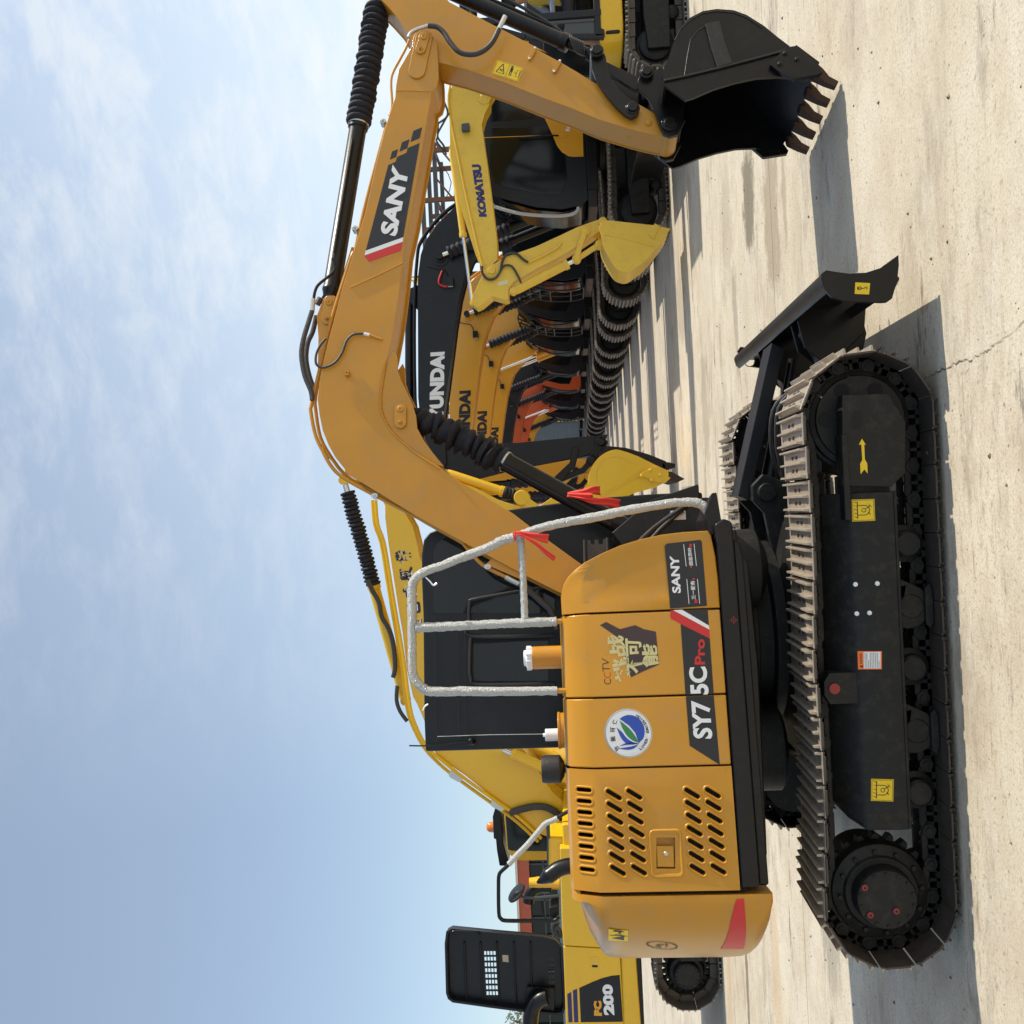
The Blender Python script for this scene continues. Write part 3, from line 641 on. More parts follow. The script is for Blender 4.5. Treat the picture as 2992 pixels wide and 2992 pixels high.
for c, v, r in slots:                                    # pressed rim round each slot
    L1 = [HP(*p, .0) for p in capsule(c, v, r)]; L2 = [HP(*p, .004) for p in capsule(c, v, r*1.3)]; L3 = [HP(*p, .0045) for p in capsule(c, v, r*1.75)]; L4 = [HP(*p, -.0006) for p in capsule(c, v, r*2.15)]
    mb.loft([L1, L2, L3, L4], cap=False)
# edges of the door and its top
mb.loft([[HP(v0, ZB), HP(v1, ZB), HP(v1, 1.585), HP(v1, ZT), HP(v0, ZT), HP(v0, 1.585)], [q+U.n*.03 for q in (HP(v0, ZB), HP(v1, ZB), HP(v1, 1.585), HP(v1, ZT), HP(v0, ZT), HP(v0, 1.585))]], cap=False)
mb.loft([[U.pt(u, b, z) for u in (v0, v1)] for z, b in ((ZT, bz(ZT)), (1.714, HB+.12), (1.718, HB+.25), (1.72, -.3))], cap=False, closed=False)
vd = mb.build('vented_door', AMB, EX, ang=40)
# lock: pressed pad, paddle and key barrel
mb = MB(); pad = PX(U, HB, 'K', (948, 1350), (735, 1345), (728, 1040), (938, 1035)); pc = sum((Vector(p) for p in pad), Vector((0, 0)))/4
def rrect(k, r): 
    w_, h_ = abs(pad[0][0]-pad[2][0])/2*k, abs(pad[0][1]-pad[1][1])/2*k; pts = []
    for sx_, sy_, a0 in ((1, 1, 0), (-1, 1, 90), (-1, -1, 180), (1, -1, 270)):
        for t in range(0, 91, 18): a = math.radians(a0+t); pts.append((pc.x+sx_*(w_-r)+r*math.cos(a), pc.y+sy_*(h_-r)+r*math.sin(a)))
    return pts
mb.loft([[HP(*p, -.001) for p in rrect(1.12, .022)], [HP(*p, .006) for p in rrect(1.05, .02)], [HP(*p, .006) for p in rrect(.99, .018)], [HP(*p, .001) for p in rrect(.90, .014)]], cap=False)
mb.build('lock_surround', AMB, vd)
mb = MB(); mb.prism(U, PX(U, HB, 'K', (893, 1288), (776, 1286), (770, 1140), (888, 1140)), HB-.001, HB+.004); pdl = mb.build('door_latch', AMB, vd, bevel=.002)
mb = MB(); q = P3(U, HB, 'K', (835, 1194))[0]; mb.lathe(q, q-U.n*.006, [(0, .010), (.003, .010), (.005, .008), (.0052, .0)], 18); mb.build('key_barrel', ZIN, pdl)
mb = MB(); mb.prism(U, hp, HB+.028, HB+.03); mb.build('latch_recess', AMB, vd, flat=True)
# counterweight
RT = 1.652
def cwring(R, hw, z, us=-1.0):
    th = math.asin(min(1, hw/R)); pts = []
    u0 = seam[3]-.012
    n = 26; a0, a1 = math.pi-th, math.pi+th
    arc = [(R*math.cos(a0+(a1-a0)*i/n), R*math.sin(a0+(a1-a0)*i/n)) for i in range(n+1)]
    # soften the corner where the arc meets the straight side
    side_p = [(u0, hw), (u0-.05, hw), (u0-.095, hw)]
    bc0 = hw*.80; e = Vector((-math.sqrt(R*R-bc0*bc0), bc0)); s0 = Vector((u0-.03, hw)); tg_ = Vector((bc0, math.sqrt(R*R-bc0*bc0))).normalized()
    c_ = e+tg_*((hw-bc0)/tg_.y); cor = [s0*(1-t)**2+c_*2*t*(1-t)+e*t*t for t in [i/8 for i in range(9)]]
    th2 = math.asin(bc0/R); arc = [(R*math.cos(math.pi-th2+2*th2*i/n), R*math.sin(math.pi-th2+2*th2*i/n)) for i in range(1, n)]
    half = [(u0, hw)]+[tuple(p) for p in cor]
    L_ = half+arc+[(u, -b) for u, b in half[::-1]]
    return [U.pt(u, b, z) for u, b in L_]
mb = MB(); rows = [(.836, -.15, .97), (.838, -.10, .985), (.848, -.058, .994), (.866, -.03, .998), (.89, -.012, 1.), (.92, -.003, 1.), (.98, 0, 1.), (1.49, 0, 1.), (1.54, -.004, 1.), (1.575, -.02, .999), (1.60, -.055, .99), (1.64, -.12, .968), (1.675, -.22, .948), (1.70, -.32, .92), (1.712, -.40, .87)]
rings = [cwring(RT+d, h_, z) for z, d, h_ in rows]
mb.loft(rings); cw = mb.build('counterweight', AMB, EX, ang=55, bevel=0)
def cwp(x, y, tile='N', off=.0025):
    ox, oy, k = TL[tile]; X, Y = ox+x*k, oy+y*k; u, z = U.px(X, Y, HB)
    if u > -1.205: return U.pt(u, HB-off, z)
    d = ray(X, Y); C = Vector((0, 0, HC))
    rg = cwring(RT+off, 1.0+off, 1.2); best = None
    for i in range(len(rg)-1):
        p, q = rg[i], rg[i+1]; e = q-p; nn_ = Vector((e.y, -e.x, 0)); dn = d.dot(nn_)
        if abs(dn) < 1e-9: continue
        t = (p-C).dot(nn_)/dn; hit = C+d*t; k = (hit-p).dot(Vector((e.x, e.y, 0)))/(e.x**2+e.y**2)
        if -.001 <= k <= 1.001 and t > 0 and (best is None or t < best): best = t
    if best: return C+d*best
    rel = C-U.o; a = d.x**2+d.y**2; b = 2*(rel.x*d.x+rel.y*d.y); R = RT+off; c = rel.x**2+rel.y**2-R*R; D = b*b-4*a*c
    t = (-b-math.sqrt(max(D, 0)))/(2*a); return C+d*t
def cwgrid(mb, e0, e1, n=14, m=3):
    def along(e, t):
        k = t*(len(e)-1); i = min(int(k), len(e)-2); f = k-i; return (e[i][0]*(1-f)+e[i+1][0]*f, e[i][1]*(1-f)+e[i+1][1]*f)
    vs = []
    for i in range(n+1):
        a, b_ = along(e0, i/n), along(e1, i/n)
        for j in range(m+1): vs.append(cwp(a[0]*(1-j/m)+b_[0]*j/m, a[1]*(1-j/m)+b_[1]*j/m))
    mb.add(vs, [(i*(m+1)+j, i*(m+1)+j+1, (i+1)*(m+1)+j+1, (i+1)*(m+1)+j) for i in range(n) for j in range(m)])
mb = MB(); cwgrid(mb, [(1455, 412), (1430, 500), (1405, 600), (1385, 700), (1362, 780), (1335, 840), (1305, 880)], [(1525, 402), (1535, 500), (1542, 600), (1548, 700), (1542, 780), (1535, 840), (1522, 880)], 20, 4)
mb.build('red_reflector', RED, cw)
mb = MB(); cwgrid(mb, [(250, 692), (252, 745), (250, 798)], [(435, 705), (434, 755), (430, 806)], 8, 4); mb.k = 1
def cwl(pts):
    vs = [cwp(x, y, off=.004) for x, y in pts]; mb.poly(vs)
for q in ([(262, 748), (262, 752), (425, 762), (425, 757)], [(280, 778), (400, 758), (398, 798)], [(290, 708), (400, 716), (400, 722), (290, 714)], [(345, 720), (368, 722), (368, 738), (345, 736)], [(310, 742), (390, 748), (390, 752), (310, 746)], [(305, 700), (380, 708), (380, 722), (305, 716)]): cwl(q)
mb.build('warning_label', [YLB, BLK], cw, flat=True)
mb = MB()
def ell(t, k=1.): return (755+150*k*math.cos(t), 848+36*k*math.sin(t)+14*math.cos(t))
for i in range(26):
    t0, t1 = 2*math.pi*i/26, 2*math.pi*(i+1)/26; mb.poly([cwp(*ell(t0)), cwp(*ell(t1)), cwp(*ell(t1, .88)), cwp(*ell(t0, .88))])
for i in range(14):
    x = 690+random.uniform(0, 120); y = 830+random.uniform(0, 40); mb.poly([cwp(x, y), cwp(x+26, y+2), cwp(x+26, y+7), cwp(x, y+5)])
mb.build('round_emblem', mat('dull bronze print', (.06, .055, .04), .5, var=.3, scale=60), cw, flat=True)
# decals on the hood
db = HB-.0022
def dec(mb, tile, *pts, off=0): mb.poly([U.pt(u, db-off, z) for u, z in PX(U, HB, tile, *pts)])
mb = MB(); dec(mb, 'H', (1068, 712), (1085, 697), (1318, 670), (1330, 682), (1366, 1135), (1107, 1155)); mb.k = 1
text_on(mb, U, db-.0015, 'SANY', PX(U, HB, 'H', (1182, 1046), (1167, 783), (1102, 783), (1122, 1046)), .035)
for a, c in (((1199, 702), (1217, 858)), ((1272, 698), (1289, 855)), ((1221, 947), (1237, 1122)), ((1296, 947), (1312, 1120))):
    dec(mb, 'H', a, (a[0]+4, a[1]), (c[0]+4, c[1]), c, off=.0015)
text_on(mb, U, db-.0015, '三一服务', PX(U, HB, 'H', (1287, 1090), (1279, 957), (1248, 959), (1257, 1092)), .02)
text_on(mb, U, db-.0015, '因您而动', PX(U, HB, 'H', (1268, 850), (1256, 725), (1228, 728), (1240, 850)), .02)
mb.k = 2
for q in (((1276, 1118), (1298, 1114), (1294, 1088), (1280, 1092)), ((1240, 700), (1256, 698), (1258, 722), (1242, 724)), ((1246, 852), (1258, 850), (1260, 866), (1248, 868)), ((1262, 942), (1278, 940), (1280, 950), (1264, 952))): dec(mb, 'H', *q, off=.0012)
mb.build('service_decal', [BLK, WHT, RED], ff_, flat=True)
mb = MB(); dec(mb, 'H', (1191, 1163), (1371, 1159), (1379, 1274)); dec(mb, 'H', (1180, 1264), (1386, 1367), (1414, 1757), (1214, 1763)); dec(mb, 'K', (975, 84), (1172, 79), (1215, 567), (1002, 432))
mb.k = 1; dec(mb, 'H', (1128, 1166), (1190, 1163), (1379, 1275), (1383, 1303))
text_on(mb, U, db-.0015, 'SY7 5C', [U.px(x, y, HB) for x, y in ((2083, 2158.5), (2065, 1947), (2012, 1950), (2026, 2157.5))], .035)
mb.k = 2; dec(mb, 'H', (1106, 1170), (1127, 1166), (1383, 1304), (1386, 1366), (1180, 1263), (1108, 1224))
text_on(mb, U, db-.0015, 'Pro', PX(U, HB, 'H', (1352, 1550), (1350, 1370), (1285, 1372), (1278, 1550)), .03)
mb.build('model_decal', [BLK, WHT, RED], d1, flat=True)
mb = MB()
dec(mb, 'H', (610, 1272), (655, 1249), (752, 1300), (860, 1272), (920, 1300), (1006, 1318), (1028, 1550), (912, 1600), (830, 1640), (790, 1500), (740, 1360)); mb.k = 1
for s_, q in (('挑战', ((838, 1640), (775, 1345), (652, 1335), (725, 1685))), ('不可', ((912, 1600), (902, 1375), (788, 1365), (802, 1635))), ('能', ((1026, 1552), (1012, 1415), (904, 1395), (910, 1575)))):
    text_on(mb, U, db-.0015, s_, PX(U, HB, 'H', *q), .035)
mb.build('show_emblem', [mat('umber decal', (.05, .03, .03), .4), GLD], d1, flat=True)
mb = MB(); mb.k = 1; text_on(mb, U, db, 'C', PX(U, HB, 'H', (690, 1690), (688, 1650), (640, 1650), (640, 1690)), -.01); text_on(mb, U, db, 'TV', PX(U, HB, 'H', (683, 1600), (676, 1515), (624, 1505), (630, 1600)), -.01)
mb.k = 0; text_on(mb, U, db, 'C', PX(U, HB, 'H', (688, 1645), (686, 1604), (638, 1604), (640, 1645)), -.01); mb.build('channel_decal', [RED, BLK], d1, flat=True)
# round emblem, x to the front of the machine, y up
mb = MB(); (eu, ez) = PX(U, HB, 'K', (570, 342))[0]; (eu2, ez2) = PX(U, HB, 'K', (570, 170))[0]; er = abs(eu2-eu)
q = U.pt(eu, HB+.001, ez); mb.lathe(q, q-U.n*.005, [(0, er), (.004, er), (.0055, er*.95), (.004, er*.94)], 48); mb.k = 1
def ep(*pts, off=0): mb.poly([U.pt(eu+x*er, HB-.0068-off, ez+y*er) for x, y in pts])
ep(*[(.94*math.cos(a*.1309), .94*math.sin(a*.1309)) for a in range(48)]); mb.k = 2
ep(*[(.08+.66*math.cos(math.radians(a)), -.06+.62*math.sin(math.radians(a))) for a in range(-120, 45, 8)], (.55, .28), (.30, -.05), (.0, -.28), (-.42, -.42), off=.001)
def leaf(x0, y0, x1, y1, w, side=1, off=.0015):
    a = Vector((x0, y0)); b_ = Vector((x1, y1)); d = b_-a; n = Vector((-d.y, d.x)); L1 = [tuple(a+d*t+n*w*math.sin(math.pi*t**.8)) for t in [i/10 for i in range(11)]]; L2 = [tuple(a+d*t+n*w*side*.15*math.sin(math.pi*t)) for t in [i/10 for i in range(9, 0, -1)]]
    ep(*(L1+L2), off=off)
leaf(-.42, -.40, .25, .48, .28); leaf(-.44, -.40, -.62, .44, .18); leaf(-.46, -.42, -.52, .40, -.16)
mb.k = 1; leaf(-.42, -.38, .36, .40, .15, off=.002); leaf(-.44, -.40, -.57, .42, .06, off=.002)
mb.k = 3; leaf(-.40, -.42, .52, .34, .16, -3, off=.0025)
mb.k = 4
for ch, an in (('节', 148), ('能', 118), ('环', 90), ('保', 60)):
    a = math.radians(an); cx, cy = .76*math.cos(a), .76*math.sin(a)
    if ch == '节': cx, cy = -.62, .50
    if ch == '能': cx, cy = -.22, .66
    if ch == '环': cx, cy = .16, .64
    if ch == '保': cx, cy = .48, .55
    t = {'节': .35, '能': .1, '环': -.1, '保': -.35}[ch]; s_ = .105
    qd_ = [(eu+er*(cx+(x*math.cos(t)-y*math.sin(t))*s_), ez+er*(cy+(x*math.sin(t)+y*math.cos(t))*s_)) for x, y in ((-1, -1), (1, -1), (1, 1), (-1, 1))]
    text_on(mb, U, HB-.009, ch, qd_, .02)
word = 'LOWER  EMISSION'
for k, ch in enumerate(word):
    if ch == ' ': continue
    a = math.radians(-143+k*(112/14)); cx, cy = .80*math.cos(a), .80*math.sin(a); t = a+math.pi/2; s_ = .055
    wx = .25 if ch == 'I' else 1
    qd_ = [(eu+er*(cx+(x*wx*math.cos(t)-y*math.sin(t))*s_), ez+er*(cy+(x*wx*math.sin(t)+y*math.cos(t))*s_)) for x, y in ((-1, -1), (1, -1), (1, 1), (-1, 1))]
    text_on(mb, U, HB-.009, ch, qd_, .02)
mb.build('round_emblem', [ZIN, WHT, BLU, GRN, BLK], d2, ang=30)
# red crosshair paint mark on the skirt
mb = MB(); (cu_, cz_) = PX(U, -1.0, 'I', (105, 995))[0]
for i in range(24):
    t0, t1 = 2*math.pi*i/24, 2*math.pi*(i+1)/24; mb.poly([U.pt(cu_+.012*math.cos(t0), -1.0022, cz_+.012*math.sin(t0)), U.pt(cu_+.012*math.cos(t1), -1.0022, cz_+.012*math.sin(t1)), U.pt(cu_+.010*math.cos(t1), -1.0022, cz_+.010*math.sin(t1)), U.pt(cu_+.010*math.cos(t0), -1.0022, cz_+.010*math.sin(t0))])
mb.poly([U.pt(cu_+a, -1.0024, cz_+c) for a, c in ((-.019, -.001), (.019, -.001), (.019, .001), (-.019, .001))]); mb.poly([U.pt(cu_+a, -1.0026, cz_+c) for a, c in ((-.001, -.019), (.001, -.019), (.001, .019), (-.001, .019))])
mb.build('target_mark', mat('faded red mark', (.25, .03, .02), .5), dk, flat=True)
# cab on the far side
CBN, CBF = .14, .98
cz = [(u, z) for u, z in [U.px(x, y, CBN) for x, y in ((1243, 2196), (1239, 2099), (1236, 1797), (1232, 1700), (1231.5, 1620), (1238, 1575), (1254, 1556), (1275, 1548), (1350, 1520), (1492, 1488), (1732, 1455), (1900, 1443))]]
cz = [(cz[0][0], .97)]+cz+[(cz[-1][0]+.0, .97)]
mb = MB(); mb.prism(U, cz, CBN, CBN+.03); mb.prism(U, inset(cz, .035), CBN+.03, CBF-.03); mb.prism(U, cz, CBF-.03, CBF)
cab = mb.build('cab', HBK, EX, bevel=.014, seg=3)
mb = MB(); w1 = PX(U, CBN, 'G', (905, 700), (880, 780), (885, 1190), (1745, 1190), (1745, 700), (1400, 560), (1150, 620), (960, 650)); mb.prism(U, w1, CBN-.006, CBN+.004)
w2 = PX(U, CBN, 'G', (1190, 1330), (1165, 1370), (1165, 1640), (1200, 1675), (1700, 1675), (1700, 1330)); mb.prism(U, w2, CBN-.007, CBN+.004)
wn = mb.build('window', GLS, cab, bevel=.003)
mb = MB(); mb.tube([U.pt(u, CBN-.012, z) for u, z in PX(U, CBN, 'G', (1740, 1345), (1160, 1350), (1140, 1250), (1145, 1120), (1200, 1085), (1700, 1000))], .011, 8)
mb.tube([U.pt(u, CBN-.012, z) for u, z in PX(U, CBN, 'G', (1740, 1685), (1220, 1690), (1150, 1640), (1145, 1500), (1150, 1340))], .011, 8); mb.build('window_seal', RUB, cab)
mb = MB()
for x in (905, 1065, 1115): mb.tube([U.pt(u, CBN-.001, z) for u, z in PX(U, CBN, 'G', (x-8, 1210), (x, 1932), (x+6, 2120))], .002, 6, 1)
mb.build('panel_seam', RUB, cab)
mb = MB(); mb.tube([U.pt(u, CBN-.05, z) for u, z in PX(U, CBN-.05, 'J', (425, 645), (350, 648), (230, 665), (100, 674), (-10, 673))], .0045, 8); q = P3(U, CBN-.05, 'J', (428, 646))[0]; mb.lathe(q-U.a*.02, q+U.a*.02, [(0, .012), (.01, .022), (.03, .022), (.04, .012)], 16)
mb.build('antenna', CHB, cab)
mb = MB(); mb.tube([U.pt(u, CBN-.01, z) for u, z in PX(U, CBN, 'J', (190, 608), (560, 595), (940, 590))], .0022, 6, 1); mb.build('guide_rod', ZIN, cab)
mb = MB(); mb.tube([U.pt(u, CBN-.02, z) for u, z in PX(U, CBN, 'J', (92, 425), (105, 395), (128, 380))], .005, 6); mb.build('hook', WPL, cab)
mb = MB()         # seat back and console inside
mb.box(U, -.2, -.1, .35, .75, 1.3, 2.0); mb.box(U, -.15, .3, .35, .75, 1.25, 1.35); mb.build('seat', RUB, cab, bevel=.03)
# boom
BN, BFr = -.24, .04
bo = PX(U, BN, 'A', (1000, 232), (985, 262), (975, 320), (945, 380), (880, 490), (862, 600), (855, 690), (830, 760), (785, 900), (722, 1150), (645, 1500), (600, 1650), (560, 1780))
bo += PX(U, BN, 'D', (545, 390), (490, 560), (410, 860), (360, 1060), (322, 1240), (308, 1370), (322, 1480), (345, 1590), (385, 1690), (435, 1780), (500, 1860))
bo += PX(U, BN, 'G', (260, 195), (330, 238), (470, 322), (760, 500), (1100, 690), (1500, 905), (1780, 1045)) + [U.px(1745, 1790, BN), U.px(1800, 1800, BN), U.px(1840, 1760, BN)]
bo += PX(U, BN, 'H', (480, 842), (200, 640), (0, 485))+PX(U, BN, 'G', (1160, 312), (1000, 210))
bo += PX(U, BN, 'D', (1160, 1835), (1030, 1755), (930, 1685), (840, 1600), (790, 1520), (762, 1440), (760, 1340), (780, 1200), (800, 1080), (820, 1000), (850, 850), (880, 650), (905, 440), (925, 250))
bo += PX(U, BN, 'A', (975, 1480), (1030, 1150), (1065, 950), (1085, 820), (1105, 720), (1115, 645), (1145, 620), (1163, 560), (1160, 440), (1150, 300), (1110, 235), (1055, 208))
mb = MB(); ib = inset(bo, .016)
mb.prism(U, bo, BN, BN+.012); mb.prism(U, ib, BN+.012, BFr-.012); mb.prism(U, bo, BFr-.012, BFr)
boom = mb.build('boom', AMB, EX, bevel=.003)
mb = MB()
gus = PX(U, BN, 'D', (810, 1075), (850, 1015), (868, 1060), (872, 1160), (895, 1230), (935, 1310), (975, 1400), (1000, 1480), (1010, 1570), (1060, 1660), (1130, 1755), (1200, 1840), (1160, 1835), (1030, 1755), (930, 1685), (840, 1600), (790, 1520), (762, 1440), (760, 1340), (780, 1200))
mb.prism(U, gus, BN+.008, BN+.03); mb.prism(U, gus, BFr-.03, BFr-.008)
mb.build('boom_lug', AMB, boom, bevel=.003)
def boss(F, b, tile, c0, c1, r, mats, parent, th=.012, bolt=True, rs=None):
    mb = MB(); (a, b_) = PX(F, b, tile, c0, c1); m = (Vector(a)+Vector(b_))/2; v = (Vector(a)-Vector(b_))/2
    mb.prism(F, capsule(m, v, r, 12), b-th, b); q = F.pt(*[a[0], b-th, a[1]])
    mb.lathe(q, q-F.n*.008, [(0, r*.62), (.006, r*.6), (.008, r*.5), (.008, r*.15), (.002, r*.12)], 28)
    if bolt:
        q = F.pt(b_[0], b-th, b_[1]); mb.lathe(q, q-F.n*.02, [(0, r*.42), (.004, r*.42), (.0041, r*.3), (.018, r*.3), (.02, r*.22)], 6)
    return mb.build('pin_plate', mats, parent, bevel=.002)
boss(U, BN, 'D', (896, 1440), (896, 1535), .033, AMB, boom); boss(U, -.17, 'D', (395, 690), (378, 805), .033, AMB, boom)
boss(U, BN, 'A', (1062, 270), (1012, 505), .052, AMB, boom, .012, False); boss(U, BN-.012, 'A', (1062, 270), (1037, 352), .032, AMB, boom)
mb = MB(); mb.tube([U.pt(u, BN-.001, z) for u, z in PX(U, BN, 'D', (538, 582), (720, 500), (912, 406))], .004, 8, 3); mb.build('weld_bead', AMB, boom); mb = MB(); mb.tube([U.pt(u, BN-.001, z) for u, z in PX(U, BN, 'A', (862, 640), (980, 640), (1110, 648))], .003, 8, 3); mb.build('weld_bead', AMB, boom); mb = MB()
mb.tube([U.pt(u, BN-.0, z) for u, z in PX(U, BN, 'D', (790, 1090), (765, 1200), (748, 1340), (752, 1440), (790, 1530), (850, 1620), (940, 1700), (1030, 1770), (1170, 1860))], .006, 8, 4)
mb.build('weld_bead', AMB, boom)
mb = MB(); br = PX(U, -.17, 'D', (345, 665), (372, 636), (430, 636), (462, 680), (455, 760), (420, 860), (372, 1080), (345, 1190), (308, 1180), (314, 930), (302, 780)); mb.prism(U, br, -.17, -.15); mb.prism(U, br, -.05, -.03); mb.build('cylinder_bracket', AMB, boom, bevel=.003)
mb = MB(); (a,) = PX(U, BN, 'D', (522, 1192)); mb.prism(U, [(a[0]-.014, a[1]-.012), (a[0]+.014, a[1]-.012), (a[0]+.014, a[1]+.012), (a[0]-.014, a[1]+.012)], BN-.03, BN); mb.k = 1; q = U.pt(a[0], BN-.03, a[1]); mb.cyl(q, q-U.n*.0008, .004, n=10); mb.build('grease_block', [AMB, DRK], boom)
# boom decals
def decb(mb, *pts, off=0): mb.poly([U.pt(u, BN-.002-off, z) for u, z in PX(U, BN, 'A', *pts)])
mb = MB(); decb(mb, (650, 1768), (914, 1673), (1030, 1010), (945, 1046), (938, 1078), (872, 1108), (860, 1142), (808, 1166))
for q in (((820, 1127), (835, 1070), (878, 1053), (864, 1108)), ((887, 1072), (905, 1005), (958, 983), (943, 1045)), ((965, 1003), (985, 925), (1048, 898), (1030, 975))): decb(mb, *q)
mb.k = 1; decb(mb, (641, 1803), (649, 1770), (914, 1675), (911, 1706)); text_on(mb, U, BN-.0035, 'SANY', PX(U, BN, 'A', (867, 1672), (957, 1195), (838, 1163), (750, 1645)), .045)
mb.k = 2; decb(mb, (640, 1806), (910, 1708), (898, 1768), (672, 1848)); mb.build('brand_decal', [BLK, WHT, RED], boom, flat=True)
# pipes and clips on the boom
def tb(name, mat_, b, segs, r, parent=EX, n=10, sm=4, F=None):
    F = F or U; pts = []
    for tile, *pp in segs: pts += [F.pt(u, b, z) for u, z in PX(F, b, tile, *pp)]
    mb = MB(); mb.tube(pts, r, n, sm); return mb.build(name, mat_, parent)
tb('boom_pipe', AMB, -.20, [('A', (795, 880), (640, 1470), (570, 1790)), ('D', (560, 330), (480, 570), (400, 830), (330, 1130), (268, 1400), (262, 1460), (300, 1640), (380, 1790)), ('G', (90, 10), (150, 130), (240, 225), (460, 350), (760, 505), (1050, 660), (1120, 725), (1230, 845), (1395, 930))], .011, boom)
tb('boom_pipe', AMB, -.12, [('D', (560, 300), (490, 520), (405, 800), (340, 1100), (295, 1350), (295, 1440), (330, 1640), (410, 1790)), ('G', (120, 20), (260, 210), (480, 335), (770, 500), (1100, 690))], .011, boom)
tb('pipe_fitting', ZIN, -.20, [('G', (1395, 930), (1430, 950), (1490, 980))], .016, boom, 8, 1)
tb('pipe_hose', HOS, -.20, [('G', (1490, 980), (1560, 1030), (1640, 1100), (1720, 1180), (1760, 1300))], .018, boom)
for tile, x, y in (('G', 475, 362), ('G', 1270, 862), ('A', 775, 868), ('D', 578, 172)):
    mb = MB(); a, = PX(U, -.20, tile, (x, y)); mb.prism(U, capsule(a, (.0, .006), .014, 6), -.225, -.17); q = U.pt(a[0], -.225, a[1]); mb.cyl(q+U.n*.002, q-U.n*.012, .006, n=6)
    mb.build('pipe_clamp', ZIN, boom, bevel=.001)
mb = MB(); a, = PX(U, -.2, 'G', (1300, 830)); mb.prism(U, PX(U, -.2, 'G', (1330, 780), (1260, 840), (1290, 860), (1500, 950), (1500, 900), (1400, 850)), -.22, -.19); mb.build('pipe_bracket', AMB, boom, bevel=.002)
tb('tip_pipe', AMB, -.22, [('A', (960, 275), (930, 345), (890, 420), (838, 520), (828, 600), (835, 740), (815, 820))], .008, boom)
tb('corrugated_hose', HOS, -.22, [('D', (270, 745), (240, 840), (208, 950), (195, 1060), (218, 1200), (262, 1310), (272, 1375))], .015, boom)
tb('corrugated_hose', HOS, -.10, [('D', (300, 780), (275, 890), (240, 970), (228, 1080), (250, 1200), (285, 1300))], .015, boom)
tb('hose_elbow', CHB, -.20, [('D', (415, 375), (432, 440), (400, 490), (315, 560), (288, 620), (280, 690), (270, 740))], .009, boom)
tb('hose_fitting', ZIN, -.21, [('D', (278, 660), (272, 745))], .014, boom, 8, 1)
tb('steel_fitting', HOS, -.16, [('D', (330, 655), (305, 700))], .02, boom, 8, 1)
tb('grease_hose', HOS, -.262, [('D', (368, 940), (330, 985), (300, 1050), (300, 1120), (350, 1145), (430, 1110), (482, 1040), (512, 960), (560, 912), (640, 905))], .0075, boom)
tb('hose_sleeve', WHT, -.262, [('D', (636, 905), (676, 915))], .009, boom, 8, 1); tb('hose_fitting', AMB, -.255, [('D', (676, 915), (765, 945))], .007, boom, 8, 1)
hoseA = tb('arm_hose', HOS, -.29, [('A', (1090, 182), (1150, 190), (1200, 230), (1245, 300), (1310, 368), (1400, 385), (1480, 358), (1545, 295), (1590, 205))], .0155, EX, 14, 5)
tb('hose_fitting', ZIN, -.29, [('A', (950, 265), (965, 235), (1010, 208), (1095, 180))], .012, hoseA, 8, 3); tb('hose_fitting', ZIN, -.29, [('A', (1588, 208), (1632, 115))], .015, hoseA, 8, 1)
# arm cylinder
def axis(F, b, p, q): return F.pt(*[(lambda s: (s[0], b, s[1]))(F.px(*p, b))][0]), F.pt(*[(lambda s: (s[0], b, s[1]))(F.px(*q, b))][0])
def along(a, b_, t): return a.lerp(b_, t)
A0, A1 = axis(U, -.10, (963.6, 884), (1108, -10))
mb = MB(); l = (A1-A0).length; t1 = .575
mb.lathe(A0, A1, [(0, .03), (.03, .045), (.06, .052), (.075, .058), (.09, .058), (.095, .054), (l*t1-.05, .054), (l*t1-.045, .062), (l*t1, .062)], 36)
mb.lathe(A0+U.n*-.06, A0+U.n*.06, [(0, .035), (.12, .035)], 20)
ac = mb.build('arm_cylinder', CHB, EX, ang=40)
mb = MB(); mb.bellows(along(A0, A1, t1-.01), along(A0, A1, .965), .080, 19, .24, .06, 32); mb.build('bellows', FAB, ac, ang=75)
mb = MB(); mb.lathe(along(A0, A1, .95), A1, [(0, .035), (.06, .035), (.07, .05), (.12, .05)], 20); mb.build('rod_end', ZIN, ac)
mb = MB(); q0 = along(A0, A1, t1-.012); d = (A1-A0).normalized(); mb.lathe(q0, q0+d, [(0, .066), (.012, .066)], 36); mb.build('clamp_band', ZIN, ac)
mb = MB(); mb.tube([along(A0, A1, t)+U.n*-.07 for t in (.14, .3, .5)], .008, 8); mb.build('cylinder_pipe', CHB, ac)
# boom cylinder
B0, B1 = axis(U, -.10, (1170.6, 1197), (1905, 1600))
b_m = U.pt(*[(lambda s: (s[0], -.10, s[1]))(U.px(1472, 1346, -.10))][0])
b_t = U.pt(*[(lambda s: (s[0], -.10, s[1]))(U.px(1860, 1560, -.10))][0])
d = (b_t-b_m).normalized()
mb = MB(); mb.lathe(b_m, b_t, [(0, .060), (.03, .060), (.035, .056), ((b_t-b_m).length, .056)], 36)
bc_ = mb.build('boom_cylinder', CHB, EX, ang=40)
mb = MB(); mb.bellows(along(B0, b_m, .08), along(B0, b_m, 1.02), .088, 12, .38, .16, 30, .40); mb.build('bellows', FAB, bc_, ang=80)
mb = MB(); mb.lathe(b_m, b_m+d, [(0, .064), (.014, .064)], 36); mb.build('clamp_band', ZIN, bc_)
mb = MB(); off = Vector((0, 0, .06))-U.n*.045; mb.tube([b_m+d*.03+off, b_m+d*.3+off, b_t-d*.1+off], .014, 8); mb.tube([b_m+d*.03+off+Vector((0, 0, .018)), b_t-d*.1+off+Vector((0, 0, .014))], .008, 8); mb.build('cylinder_pipe', CHB, bc_)
